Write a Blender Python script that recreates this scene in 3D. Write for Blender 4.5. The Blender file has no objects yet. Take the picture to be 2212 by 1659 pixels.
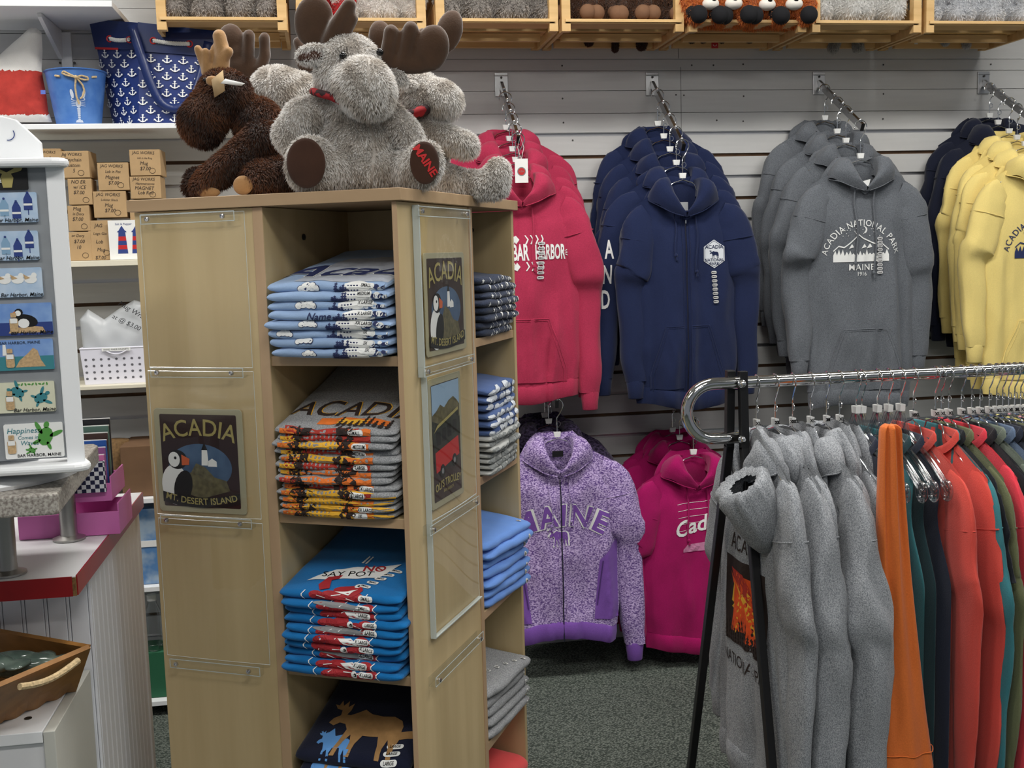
import bpy, bmesh, math, random
import numpy as np
from mathutils import Vector, Matrix, noise
pi = math.pi
D2 = bpy.data
SC = bpy.context.scene
COL = SC.collection
# ------------------------------------------------------------------ camera
FPX, YAW, PIT, ROL = 2407.8, 0.159356, -0.11729, -0.0281444
CAM = np.array([0.0, -3.86613, 1.42])
def cam_basis():
    f = np.array([math.sin(YAW)*math.cos(PIT), math.cos(YAW)*math.cos(PIT), math.sin(PIT)])
    r = np.array([math.cos(YAW), -math.sin(YAW), 0.0]); u = np.cross(r, f)
    c, s = math.cos(ROL), math.sin(ROL)
    return f, r*c+u*s, -r*s+u*c
CF, CR, CU = cam_basis()
cd = D2.cameras.new('camera'); cam = D2.objects.new('camera', cd); COL.objects.link(cam)
cd.sensor_width = 36.0; cd.sensor_fit = 'HORIZONTAL'; cd.lens = FPX/2212*36; cd.clip_start = .05
cam.matrix_world = Matrix(((CR[0], CU[0], -CF[0], CAM[0]), (CR[1], CU[1], -CF[1], CAM[1]), (CR[2], CU[2], -CF[2], CAM[2]), (0, 0, 0, 1)))
SC.camera = cam
def ray(x, y): return CF + CR*(x-1106)/FPX + CU*(829.5-y)/FPX
def at(x, y, Y):                       # point seen at a pixel, in the vertical plane parallel to the wall at depth Y
    v = ray(x, y); return CAM + v*((Y-CAM[1])/v[1])
def atz(x, y, Z):                      # same on a horizontal plane
    v = ray(x, y); return CAM + v*((Z-CAM[2])/v[2])
# ------------------------------------------------------------------ view, world, ceiling lights
SC.view_settings.view_transform = 'Standard'; SC.view_settings.look = 'None'
SC.view_settings.gamma = 1; SC.view_settings.use_curve_mapping = False
SC.view_settings.exposure = 0.12
wd = D2.worlds.new('world'); SC.world = wd; wd.use_nodes = True
wd.node_tree.nodes['Background'].inputs[0].default_value = (.80, .86, .95, 1)
wd.node_tree.nodes['Background'].inputs[1].default_value = .20
LIGHTS = [(-1.5, -1.15, 26), (.45, -1.5, 34), (2.3, -1.5, 26), (-1.5, -3.4, 24), (.4, -3.6, 30), (2.4, -3.5, 22), (.4, -5.6, 22)]
for i, (x, y, e) in enumerate(LIGHTS):
    ld = D2.lights.new('ceiling_lamp', 'AREA'); ld.shape = 'RECTANGLE'; ld.size = 1.2; ld.size_y = .30
    ld.energy = e; ld.color = (1, .975, .93)
    lo = D2.objects.new('ceiling_lamp', ld); COL.objects.link(lo); lo.location = (x, y, 2.985)

# ------------------------------------------------------------------ materials
MATS = {}
def mat(name, col, rough=.6, metal=0, var=0, vscale=8, bump=0, bscale=60, stretch=(1, 1, 1), col2=None, trans=0, sheen=0, emis=None, spec=.5, ior=1.45, contrast=None, detail=3, attr=None):
    if name in MATS: return MATS[name]
    m = D2.materials.new(name); m.use_nodes = True; nt = m.node_tree; N = nt.nodes; L = nt.links
    b = N['Principled BSDF']; b.inputs['Base Color'].default_value = (*col, 1); b.inputs['Roughness'].default_value = rough
    b.inputs['Metallic'].default_value = metal; b.inputs['Specular IOR Level'].default_value = spec; b.inputs['IOR'].default_value = ior
    if trans: b.inputs['Transmission Weight'].default_value = trans
    if sheen:
        b.inputs['Sheen Weight'].default_value = sheen; b.inputs['Sheen Roughness'].default_value = .5
    if emis: b.inputs['Emission Color'].default_value = (*col, 1); b.inputs['Emission Strength'].default_value = emis
    if attr:
        a = N.new('ShaderNodeAttribute'); a.attribute_name = attr; L.new(a.outputs['Color'], b.inputs['Base Color'])
    if var or bump or col2:
        tc = N.new('ShaderNodeTexCoord'); mp = N.new('ShaderNodeMapping'); mp.inputs['Scale'].default_value = stretch
        L.new(tc.outputs['Object'], mp.inputs['Vector'])
        if var or col2:
            n = N.new('ShaderNodeTexNoise'); n.inputs['Scale'].default_value = vscale; n.inputs['Detail'].default_value = detail
            L.new(mp.outputs[0], n.inputs['Vector'])
            r = N.new('ShaderNodeValToRGB'); lo, hi = contrast or (.3, .7)
            r.color_ramp.elements[0].position = lo; r.color_ramp.elements[1].position = hi
            c1 = [c*(1-var) for c in col] if not col2 else col; c2 = [min(1, c*(1+var)) for c in col] if not col2 else col2
            r.color_ramp.elements[0].color = (*c1, 1); r.color_ramp.elements[1].color = (*c2, 1)
            L.new(n.outputs[0], r.inputs[0]); L.new(r.outputs[0], b.inputs['Base Color'])
        if bump:
            n2 = N.new('ShaderNodeTexNoise'); n2.inputs['Scale'].default_value = bscale; n2.inputs['Detail'].default_value = 2
            L.new(mp.outputs[0], n2.inputs['Vector'])
            bp = N.new('ShaderNodeBump'); bp.inputs['Strength'].default_value = min(1, bump); bp.inputs['Distance'].default_value = .002*max(1, bump)
            L.new(n2.outputs[0], bp.inputs['Height']); L.new(bp.outputs[0], b.inputs['Normal'])
    MATS[name] = m
    return m
def srgb(r, g, b):
    f = lambda c: (c/255)/12.92 if c <= 10 else (((c/255)+.055)/1.055)**2.4
    return (f(r), f(g), f(b))
def cloth(name, rgb, heather=0, rgb2=None, contrast=(.35, .65), vscale=330, stretch=(1, 1, 1.6)):
    c = srgb(*rgb)
    if rgb2: return mat(name, c, .92, vscale=vscale, col2=srgb(*rgb2), bump=.35, bscale=420, contrast=contrast, sheen=.15, spec=.15, stretch=stretch)
    return mat(name, c, .92, var=heather or .06, vscale=vscale if heather else 14, bump=.3, bscale=420, sheen=.15, spec=.15)
# ------------------------------------------------------------------ mesh builder
class MB:
    def __init__(s): s.v = []; s.f = []; s.m = []; s.n = 0; s.attr = []
    def raw(s, v, f, mi=0, col=None):
        v = np.asarray(v, float).reshape(-1, 3); s.v.append(v)
        o = s.n; s.f += [tuple(int(i)+o for i in q) for q in f]; s.m += [mi]*len(f); s.n += len(v)
        if col is not None: s.attr.append((o, len(v), np.asarray(col, float)))
        return s
    def box(s, c, d, rz=0, mi=0, M=None):
        x, y, z = d[0]/2, d[1]/2, d[2]/2
        v = np.array([(a*x, b*y, e*z) for e in (-1, 1) for b in (-1, 1) for a in (-1, 1)])
        if rz: v = v @ np.array([[math.cos(rz), math.sin(rz), 0], [-math.sin(rz), math.cos(rz), 0], [0, 0, 1]])
        if M is not None: v = v @ np.array(M.to_3x3()).T
        return s.raw(v+np.array(c), [(0, 2, 3, 1), (4, 5, 7, 6), (0, 1, 5, 4), (2, 6, 7, 3), (0, 4, 6, 2), (1, 3, 7, 5)], mi)
    def bb(s, x0, x1, y0, y1, z0, z1, mi=0): return s.box(((x0+x1)/2, (y0+y1)/2, (z0+z1)/2), (abs(x1-x0), abs(y1-y0), abs(z1-z0)), 0, mi)
    def tube(s, path, r, seg=8, mi=0, closed=False, cap=True, flat=1.0, up=None):
        P = np.asarray(path, float); n = len(P); R = np.broadcast_to(np.asarray(r, float), (n,))
        if closed: T = np.roll(P, -1, 0)-np.roll(P, 1, 0)
        else:
            T = np.gradient(P, axis=0)
        T /= np.maximum(np.linalg.norm(T, axis=1, keepdims=True), 1e-9)
        u0 = np.array(up if up is not None else ((0, 0, 1) if abs(T[0][2]) < .9 else (1, 0, 0)), float)
        V = []
        for i in range(n):
            u0 = u0-T[i]*(u0@T[i]); u0 /= max(np.linalg.norm(u0), 1e-9); w = np.cross(T[i], u0)
            for k in range(seg):
                a = 2*pi*k/seg; V.append(P[i]+R[i]*(math.cos(a)*w+math.sin(a)*u0*flat))
        F = []
        for i in range(n if closed else n-1):
            j = (i+1) % n
            for k in range(seg): F.append((i*seg+k, i*seg+(k+1) % seg, j*seg+(k+1) % seg, j*seg+k))
        if cap and not closed: F.append(tuple(range(seg-1, -1, -1))); F.append(tuple(range((n-1)*seg, n*seg)))
        return s.raw(V, F, mi)
    def lathe(s, prof, seg=24, c=(0, 0, 0), M=None, mi=0, sx=1, sy=1):
        V = [(r*math.cos(2*pi*k/seg)*sx, r*math.sin(2*pi*k/seg)*sy, z) for r, z in prof for k in range(seg)]
        V = np.array(V)
        if M is not None: V = V @ np.array(M.to_3x3()).T
        F = [(i*seg+k, i*seg+(k+1) % seg, (i+1)*seg+(k+1) % seg, (i+1)*seg+k) for i in range(len(prof)-1) for k in range(seg)]
        if prof[0][0] > 1e-6: F.append(tuple(range(seg-1, -1, -1)))
        if prof[-1][0] > 1e-6: F.append(tuple(range((len(prof)-1)*seg, len(prof)*seg)))
        return s.raw(V+np.array(c), F, mi)
    def prism(s, poly, fn, t, mi=0):        # polygon in 2D, fn(x, y, d) -> 3D, thickness t
        n = len(poly); V = [fn(x, y, 0) for x, y in poly]+[fn(x, y, t) for x, y in poly]
        F = [tuple(range(n)), tuple(range(2*n-1, n-1, -1))]+[(i, i+n, (i+1) % n+n, (i+1) % n) for i in range(n)]
        return s.raw(V, F, mi)
    def grid(s, V, mi=0, cu=False, cv=False):    # V[nv][nu] array
        V = np.asarray(V, float); a, b = V.shape[:2]
        F = [(i*b+j, i*b+(j+1) % b, ((i+1) % a)*b+(j+1) % b, ((i+1) % a)*b+j) for i in range(a if cv else a-1) for j in range(b if cu else b-1)]
        return s.raw(V.reshape(-1, 3), F, mi)
    def ell(s, c, r, M=None, seg=20, ring=12, mi=0):
        r = (r, r, r) if not hasattr(r, '__len__') else r
        th = np.linspace(0, pi, ring+1)
        V = [(0, 0, r[2])]+[(r[0]*math.sin(t)*math.cos(2*pi*k/seg), r[1]*math.sin(t)*math.sin(2*pi*k/seg), r[2]*math.cos(t)) for t in th[1:-1] for k in range(seg)]+[(0, 0, -r[2])]
        V = np.array(V)
        if M is not None: V = V @ np.array(M.to_3x3()).T
        F = [(0, 1+k, 1+(k+1) % seg) for k in range(seg)]
        for i in range(ring-2): F += [(1+i*seg+k, 1+(i+1)*seg+k, 1+(i+1)*seg+(k+1) % seg, 1+i*seg+(k+1) % seg) for k in range(seg)]
        e = len(V)-1; F += [(e, 1+(ring-2)*seg+(k+1) % seg, 1+(ring-2)*seg+k) for k in range(seg)]
        return s.raw(V+np.array(c), F, mi)
    def build(s, name, mats, parent=None, smooth=True, ang=40, bevel=0, loc=None, solid=0, sub=0):
        me = D2.meshes.new(name)
        V = np.concatenate(s.v) if s.v else np.zeros((0, 3))
        me.from_pydata(V.tolist(), [], s.f)
        if not isinstance(mats, (list, tuple)): mats = [mats]
        for m in mats: me.materials.append(m)
        me.polygons.foreach_set('material_index', s.m)
        if smooth:
            me.polygons.foreach_set('use_smooth', [True]*len(s.f))
            if ang < 180: me.set_sharp_from_angle(angle=math.radians(ang))
        if s.attr:
            ca = me.color_attributes.new('tint', 'FLOAT_COLOR', 'POINT'); A = np.ones((len(V), 4)); 
            for o, n, c in s.attr: A[o:o+n, :3] = c
            ca.data.foreach_set('color', A.ravel())
        me.update()
        o = D2.objects.new(name, me); COL.objects.link(o)
        if parent is not None: o.parent = parent
        if loc is not None: o.location = loc
        if solid:
            q = o.modifiers.new('solid', 'SOLIDIFY'); q.thickness = solid; q.offset = 0
        if bevel:
            q = o.modifiers.new('bevel', 'BEVEL'); q.width = bevel; q.segments = 2; q.limit_method = 'ANGLE'; q.angle_limit = math.radians(35)
        return o
def tag(o, label=None, cat=None, group=None, kind=None):
    if label: o['label'] = label
    if cat: o['category'] = cat
    if group: o['group'] = group
    if kind: o['kind'] = kind
    return o
def thing(name, label, cat, loc=(0, 0, 0), rz=0, group=None):
    o = D2.objects.new(name, None); COL.objects.link(o); o.empty_display_size = .05
    o.location = loc; o.rotation_euler = (0, 0, rz)
    return tag(o, label, cat, group)
def copy_tree(o, parent=None):
    c = o.copy(); COL.objects.link(c)
    if parent is not None: c.parent = parent
    for ch in list(o.children): copy_tree(ch, c)
    return c
def dup(root, loc, rz=None, label=None, group=None, rot=None):
    r = copy_tree(root); r.location = loc
    if rz is not None: r.rotation_euler = (0, 0, rz)
    if rot is not None: r.rotation_euler = rot
    if label: r['label'] = label
    if group: r['group'] = group
    return r
# ------------------------------------------------------------------ flat shapes mapped onto surfaces
def refine(V2, F, L):
    bm = bmesh.new(); vs = [bm.verts.new((x, y, 0)) for x, y in V2]
    for f in F:
        try: bm.faces.new([vs[i] for i in f])
        except ValueError: pass
    bmesh.ops.triangulate(bm, faces=bm.faces[:])
    for _ in range(5):
        es = [e for e in bm.edges if e.calc_length() > L]
        if not es: break
        bmesh.ops.subdivide_edges(bm, edges=es, cuts=1); bmesh.ops.triangulate(bm, faces=bm.faces[:])
    bm.verts.index_update()
    V = np.array([(v.co.x, v.co.y) for v in bm.verts]); FF = [tuple(v.index for v in f.verts) for f in bm.faces]; bm.free()
    return V, FF
TC = {}
def text2(s, size, bold=0, shear=0, space=1, align='CENTER', narrow=1, outline=0):
    k = (s, bold, shear, space, align)
    if k not in TC:
        cu = D2.curves.new('t', 'FONT'); cu.body = s; cu.size = 1; cu.offset = bold; cu.shear = shear; cu.space_character = space
        cu.align_x = align; cu.align_y = 'CENTER'; cu.resolution_u = 3
        ob = D2.objects.new('t', cu); COL.objects.link(ob)
        me = ob.to_mesh(); V = np.array([(v.co.x, v.co.y) for v in me.vertices]).reshape(-1, 2); F = [tuple(p.vertices) for p in me.polygons]
        ob.to_mesh_clear(); D2.objects.remove(ob); D2.curves.remove(cu); TC[k] = (V, F)
    V, F = TC[k]
    return V*np.array([size*narrow, size]), F
def decal(mb, V2, F, fn, L=.02, mi=0):
    if len(F) == 0: return
    V, FF = refine(V2, F, L) if L else (np.asarray(V2), F)
    P = [fn(x, y) for x, y in V]; mb.raw(P, FF, mi)
def dpoly(mb, pts, fn, L=.02, mi=0, off=(0, 0), sc=1, rot=0):
    c, s = math.cos(rot), math.sin(rot)
    P = [((x*c-y*s)*sc+off[0], (x*s+y*c)*sc+off[1]) for x, y in pts]
    decal(mb, P, [tuple(range(len(P)))], fn, L, mi)
def dtext(mb, s, size, off, fn, L=.02, mi=0, arc=None, rot=0, **k):
    V, F = text2(s, size, **k)
    if len(V) == 0: return
    if arc: a = V[:, 0]/arc; rr = arc+V[:, 1]; V = np.stack([rr*np.sin(a), rr*np.cos(a)-arc], 1)
    c, sn = math.cos(rot), math.sin(rot); V = np.stack([V[:, 0]*c-V[:, 1]*sn+off[0], V[:, 0]*sn+V[:, 1]*c+off[1]], 1)
    decal(mb, V, F, fn, L, mi)
def circ(n=20, r=1, ry=None, a0=0, a1=2*pi): 
    ry = r if ry is None else ry
    return [(r*math.cos(a0+(a1-a0)*i/n), ry*math.sin(a0+(a1-a0)*i/n)) for i in range(n)]
def rrect(w, h, r, n=4):
    P = []
    for cx, cy, a in ((w/2-r, h/2-r, 0), (-w/2+r, h/2-r, pi/2), (-w/2+r, -h/2+r, pi), (w/2-r, -h/2+r, 1.5*pi)):
        P += [(cx+r*math.cos(a+pi/2*i/n), cy+r*math.sin(a+pi/2*i/n)) for i in range(n+1)]
    return P
def plane(o, ux, uy, eps=0):                 # mapping (x, y) -> o + ux x + uy y (+ eps along the normal)
    o = np.array(o, float); ux = np.array(ux, float); uy = np.array(uy, float); n = np.cross(ux, uy); n /= np.linalg.norm(n)
    return lambda x, y, e=0: o+ux*x+uy*y+n*(eps+e)
def nz(x, y, z=0, s=1): return noise.noise(Vector((x*s, y*s, z*s)))
MOOSE = [(-.50, .02), (-.47, .10), (-.40, .16), (-.42, .25), (-.50, .27), (-.56, .34), (-.50, .33), (-.49, .42), (-.44, .33), (-.40, .43), (-.37, .32), (-.32, .40), (-.31, .27), (-.33, .19), (-.28, .19), (-.20, .24), (-.12, .31), (0, .25), (.15, .22), (.30, .22), (.42, .17), (.47, .08), (.48, -.04), (.50, -.14), (.48, -.28), (.50, -.46), (.44, -.46), (.41, -.28), (.36, -.16), (.34, -.30), (.36, -.46), (.30, -.46), (.27, -.28), (.22, -.12), (.02, -.12), (-.02, -.26), (-.02, -.46), (-.08, -.46), (-.09, -.26), (-.13, -.14), (-.18, -.26), (-.22, -.46), (-.28, -.46), (-.24, -.26), (-.22, -.06), (-.28, .03), (-.36, .04), (-.42, -.02)]
white_paint = lambda: mat('white_paint', srgb(236, 238, 240), .45, var=.02, vscale=3)
chrome = lambda: mat('chrome', (.78, .79, .80), .12, 1)
steel = lambda: mat('brushed_steel', (.50, .50, .50), .35, 1)
black_metal = lambda: mat('black_metal', srgb(22, 22, 24), .38)
# ================================================================== the room
S = .0762; Z0 = 1.8273
XL, XR = -3.2, 4.6
wallm = mat('slat_paint', srgb(196, 196, 195), .38, var=.035, vscale=5, stretch=(1, 1, 14), bump=.06, bscale=30)
brown = mat('groove_brown', srgb(92, 68, 48), .8, var=.2, vscale=30)
alum = mat('groove_aluminium', srgb(190, 190, 192), .3, .8)
mb = MB()
tops = [Z0]
zs = [Z0+.066, Z0+.143, Z0+.210, Z0+.250, Z0+.330, Z0+.41, Z0+.49, Z0+.6, Z0+.72, Z0+.84, Z0+.96, 3.0]
lo = Z0
for z in zs:                                   # close-jointed planks above the grooves
    mb.bb(XL, XR, 0, .018, lo+.0012, z-.0005); lo = z
n = 0
z = Z0
while z > .05:
    a, b = z-.012, z-S
    mb.bb(XL, XR, 0, .018, b, a)
    if n % 2: mb.bb(XL, XR, .010, .018, a, z, 1)
    else:
        mb.bb(XL, XR, .0085, .018, a, z, 2); mb.bb(XL, XR, .0, .018, a, a+.0012, 2); mb.bb(XL, XR, .0, .018, z-.0012, z, 2)
    z -= S; n += 1
mb.bb(XL, XR, 0, .018, 0, z)
mb.bb(XL, XR, .016, .1, 0, 3.0, 3)
dark = mat('seam_dark', srgb(88, 86, 84), .8)
w = mb.build('wall_back', [wallm, brown, alum, dark], bevel=0, smooth=False); tag(w, kind='structure')
# vertical joints and screws sit on the wall
mb = MB()
for x, z0_, z1_ in ((1.245, 2.08, 2.5), (1.252, 1.835, 2.05), (.16, 1.3, 1.75)): mb.bb(x, x+.0015, -.0006, .002, z0_, z1_)
o = mb.build('trim_1', dark, smooth=False); tag(o, kind='structure')
mb = MB()
screw = mat('screw_head', srgb(70, 68, 66), .5, .3)
for px, py in ((1214, 142), (1215, 213), (1217, 265), (1494, 141), (1541, 141), (1605, 139), (1606, 208), (1605, 262), (1908, 140), (1908, 203), (1907, 257), (2140, 139), (2140, 201), (2140, 254), (1477, 206), (1548, 260), (1237, 303), (2199, 257), (1460, 205)):
    p = at(px, py, 0); mb.lathe([(.0001, 0), (.0028, 0), (.0032, .001)][::-1], 10, (p[0], -.0006, p[2]), Matrix.Rotation(pi/2, 4, 'X'))
o = mb.build('wall_screws', screw); o.name = 'trim_2'; tag(o, kind='structure')
carpet = mat('carpet', srgb(78, 86, 80), .95)
def carpet_nodes(m):
    nt = m.node_tree; N = nt.nodes; L = nt.links; b = N['Principled BSDF']
    tc = N.new('ShaderNodeTexCoord'); mp = N.new('ShaderNodeMapping'); mp.inputs['Scale'].default_value = (95, 180, 1); mp.inputs['Rotation'].default_value = (0, 0, .3)
    vo = N.new('ShaderNodeTexVoronoi'); vo.inputs['Scale'].default_value = 1.6; L.new(tc.outputs['Object'], mp.inputs[0]); L.new(mp.outputs[0], vo.inputs['Vector'])
    r = N.new('ShaderNodeValToRGB'); r.color_ramp.elements[0].position = .1; r.color_ramp.elements[1].position = .62
    r.color_ramp.elements[0].color = (*srgb(146, 154, 144), 1); r.color_ramp.elements[1].color = (*srgb(54, 62, 56), 1)
    L.new(vo.outputs['Distance'], r.inputs[0]); L.new(r.outputs[0], b.inputs['Base Color'])
    bp = N.new('ShaderNodeBump'); bp.invert = True; bp.inputs['Distance'].default_value = .004; L.new(vo.outputs['Distance'], bp.inputs['Height']); L.new(bp.outputs[0], b.inputs['Normal'])
carpet_nodes(carpet)
o = MB().bb(XL, XR, -8, .1, -.1, 0).build('floor', carpet, smooth=False); tag(o, kind='structure')
ceilm = mat('ceiling_tile', srgb(225, 225, 220), .9, bump=.3, bscale=200)
o = MB().bb(XL, XR, -8, .1, 3.0, 3.1).build('ceiling', ceilm, smooth=False); tag(o, kind='structure')
fr = mat('fixture_white', srgb(235, 235, 235), .5)
for i, (x, y, e) in enumerate(LIGHTS):
    pos = ['at the wall end of the left aisle', 'in the middle right above the wall rack arms', 'at the wall end on the right', 'behind the viewer on the left', 'straight above the viewer', 'behind the viewer on the right', 'furthest back from the slat wall']
    t = thing('ceiling_light', 'white framed ceiling light trough '+pos[i], 'ceiling light', (x, y, 2.999), 0, 'ceiling light troughs')
    m = MB()
    for sx in (-1, 1): m.bb(sx*.62-.02, sx*.62+.02, -.19, .19, -.03, 0)
    for sy in (-1, 1): m.bb(-.64, .64, sy*.17-.015, sy*.17+.015, -.03, 0)
    m.build('frame', fr, t, smooth=False)
# ------------------------------------------------------------------ wall shelves on the left
wp = white_paint()
cream = mat('cream_edge', srgb(226, 220, 200), .5)
def shelf(px, py, Y, x0, x1, label, th=.014, mats=None, brx=()):
    z = at(px, py, Y)[2]
    t = thing('wall_shelf', label, 'shelf', (x0, 0, z), 0, 'white shelves on the slat wall')
    MB().bb(0, x1-x0, Y, -.001, -th, 0).build('shelf_board', mats or wp, t, bevel=.0015)
    for bx in brx:
        m = MB(); m.prism([(-.002, -th-.001), (Y*.75, -th-.001), (Y*.75, -th-.012), (-.022, -.11), (-.002, -.11)], lambda a, b, d: (bx+d, a, b), .012)
        m.build('bracket', wp, t, smooth=False)
    return z
ZU = shelf(243, 1, -.35, -1.6, -.590, 'white shelf at the top left corner above the bucket', .018, brx=(.78,))
ZM = shelf(200, 267, -.3, -1.6, -.18, 'white shelf carrying the anchor bag and the blue bucket', .016)
ZB = shelf(200, 563, -.3, -1.6, -.18, 'white shelf holding the cardboard mug boxes', .018, cream)
ZK = shelf(200, 834, -.3, -1.6, -.18, 'lowest wall shelf, under the perforated white basket', .012, cream)
t = thing('shelf_standard', 'white vertical bracket strip on the wall behind the blue bucket', 'bracket strip', (-.797, 0, 1.86))
m = MB(); m.bb(-.016, .016, -.011, -.001, 0, .30); m.build('strip', wp, t, smooth=False)
for dx in (-.010, .010):
    m = MB(); m.lathe([(.004, -.003), (.0035, .0)], 10, (dx*2.2, -.012, .205), Matrix.Rotation(pi/2, 4, 'X')); m.build('screw', screw, t)
# ================================================================== maple pinwheel tower
TA = -.475087; TC_ = Vector((.13, -1.884, 0))
R_T = Matrix.Translation(TC_) @ Matrix.Rotation(TA, 4, 'Z')
def tw(x, y, z): return np.array(R_T @ Vector((x, y, z)))
def maple(name, a, b, ax):
    st = {'z': (9, 9, .7), 'x': (.7, 9, 9), 'y': (9, .7, 9)}[ax]
    return mat(name, srgb(*a), .38, col2=srgb(*b), vscale=2.2, stretch=st, contrast=(.25, .75), bump=.03, bscale=40, detail=6)
mapz = maple('maple_laminate', (188, 165, 122), (208, 186, 143), 'z')
mapx = maple('maple_laminate_lengthwise', (188, 165, 122), (208, 186, 143), 'x')
edge = maple('maple_edge_band', (174, 144, 112), (194, 164, 130), 'z')
edgex = maple('maple_edge_band_lengthwise', (166, 138, 106), (186, 158, 124), 'x')
W_, Dp = .568, .680
t = tower = thing('display_tower', 'tall maple laminate display tower with shirt cubbies and clear sign pockets', 'display tower', tuple(TC_), TA)
m = MB(); m.bb(-W_, .0, 0, Dp, 1.517, 1.539); m.build('top_board', edgex, t, bevel=.001)
x0, x1, xs0, xs1, xc1 = -.560, -.302, -.281, -.022, -.012
def board(name, x0, x1, y0, y1, z0, z1, mm=None, par=None): return MB().bb(x0, x1, y0, y1, z0, z1).build(name, mm or mapz, par or t, bevel=.0008, smooth=False)
board('front_panel', x0, x1-.0005, .012, .030, .0, 1.516)
board('divider', x1, xs0, .011, .375, .0, 1.516)
board('edge_band', x1, xs0, .0095, .0108, .0, 1.516, edge)
board('divider', xs1, xc1-.0005, .011, .375, .0, 1.516)
board('edge_band', xs1, xc1, .0095, .0108, .0, 1.516, edge)
board('back_panel', xs0, xs1, .360, .374, .0, 1.516)
board('left_panel', x0, x0+.018, .031, Dp-.01, .0, 1.516)
# right side: panel continues to .375, then a cubby opening to the right
board('side_stile', xc1-.30, xc1-.002, .376, .394, .0, 1.516)
board('edge_band', xc1-.002, xc1+.0012, .375, .395, .0, 1.516, edge)
board('end_panel', xc1-.30, xc1, .664, .680, .0, 1.516)
board('back_panel', xc1-.318, xc1-.301, .395, .663, .0, 1.516)
for z in (1.240, .940, .640, .340):
    s = board('shelf', xs0, xs1, .0155, .359, z-.018, z, mapx); board('edge_band', xs0, xs1, .0140, .0152, z-.018, z, edgex, s)
    s = board('shelf', xc1-.30, xc1-.004, .395, .663, z-.018, z, mapx); board('edge_band', xc1-.0035, xc1-.002, .395, .663, z-.018, z, edge, s)
capm = mat('cap_screw', srgb(60, 56, 50), .4, .5)
def bolt(x, y, z, ax):
    m = MB(); M = Matrix.Rotation(pi/2, 4, 'Y' if ax == 'x' else 'X')
    m.lathe([(.0062, 0), (.0062, .0022), (.0035, .0028), (.003, .001), (.0001, .001)], 14, (x, y, z), M); m.build('cap_screw', capm, t)
bolt(xs0+.001, .16, 1.462, 'x'); bolt(-.105, .3595, 1.455, 'y'); bolt(-.11, .663, 1.475, 'y')
# acrylic
acr = mat('clear_acrylic', (.97, .985, .98), .02, trans=1, ior=1.33, spec=.3)
def acr_fix(m):
    nt = m.node_tree; N = nt.nodes; L = nt.links
    tr = N.new('ShaderNodeBsdfTransparent'); gl = N.new('ShaderNodeBsdfGlossy'); gl.inputs['Roughness'].default_value = .03
    lw = N.new('ShaderNodeLayerWeight'); lw.inputs[0].default_value = .5
    pw = N.new('ShaderNodeMath'); pw.operation = 'POWER'; pw.inputs[1].default_value = 4; L.new(lw.outputs['Facing'], pw.inputs[0])
    fz = N.new('ShaderNodeMath'); fz.operation = 'MULTIPLY_ADD'; fz.inputs[1].default_value = .8; fz.inputs[2].default_value = .035; L.new(pw.outputs[0], fz.inputs[0]); mx = N.new('ShaderNodeMixShader'); tr.inputs[0].default_value = (.99, .995, .99, 1)
    L.new(fz.outputs[0], mx.inputs[0]); L.new(tr.outputs[0], mx.inputs[1]); L.new(gl.outputs[0], mx.inputs[2]); L.new(mx.outputs[0], N['Material Output'].inputs[0])
acr_fix(acr)
acre = mat('acrylic_edge', srgb(222, 232, 232), .25, trans=.35)
bolm = mat('clip_bolt', (.6, .6, .62), .25, 1)
def clip(face, a0, a1, z, tilt=0):
    """acrylic retaining strip with two bolts; face 'f' front, 's' side"""
    m = MB(); h = .019
    if face == 'f': m.bb(a0, a1, -.003, .0117, z-h/2, z+h/2)
    else: m.bb(xc1+.0005, xc1+.015, a0, a1, z-h/2, z+h/2)
    s = m.build('acrylic_strip', acr, t, smooth=False, bevel=.001)
    e = MB()
    for zz in (z-h/2, z+h/2-.0014):
        if face == 'f': e.bb(a0, a1, -.0036, -.003, zz, zz+.0014)
        else: e.bb(xc1+.015, xc1+.0156, a0, a1, zz, zz+.0014)
    for aa in (a0, a1-.0014):
        if face == 'f': e.bb(aa, aa+.0014, -.0036, -.003, z-h/2, z+h/2)
        else: e.bb(xc1+.015, xc1+.0156, aa, aa+.0014, z-h/2, z+h/2)
    e.build('strip_edge', acre, s, smooth=False)
    for aa in (a0+.016, a1-.024):
        b = MB()
        if face == 'f': b.lathe([(.0045, 0), (.0045, .004), (.002, .005), (.002, .003), (.0001, .003)], 12, (aa, -.0036, z), Matrix.Rotation(pi/2, 4, 'X'))
        else: b.lathe([(.0045, 0), (.0045, .004), (.002, .005), (.002, .003), (.0001, .003)], 12, (xc1+.0156, aa, z), Matrix.Rotation(pi/2, 4, 'Y'))
        b.build('strip_bolt', bolm, s)
for z in (1.502, 1.210, .920, .628): clip('f', -.536, -.332, z)
for z in (1.500, 1.205, .905, .610): clip('s', .070, .345, z)
def sheet(face, a0, a1, z0, z1, bow=.002, off=.004):
    m = MB(); n = 14; V = []
    for zz in (z0, z1):
        V.append([])
        for i in range(n+1):
            a = a0+(a1-a0)*i/n; d = off+bow*math.sin(pi*i/n)
            V[-1].append((a, .0117-d, zz) if face == 'f' else (xc1+d, a, zz))
    m.grid(V); o = m.build('acrylic_sheet', acr, t, ang=180)
    e = MB(); w = .0011
    for k in (0, 1):
        pth = [np.array(v) for v in V[k]]; e.tube(pth, w/2, 4)
    e.tube([V[0][0], V[1][0]], w/2, 4); e.tube([V[0][-1], V[1][-1]], w/2, 4)
    e.build('sheet_edge', acre, o)
sheet('f', -.545, -.318, 1.219, 1.510); sheet('f', -.548, -.316, .929, 1.212, .004, .006)
sheet('f', -.548, -.316, .640, .92, .002, .004)
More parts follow.
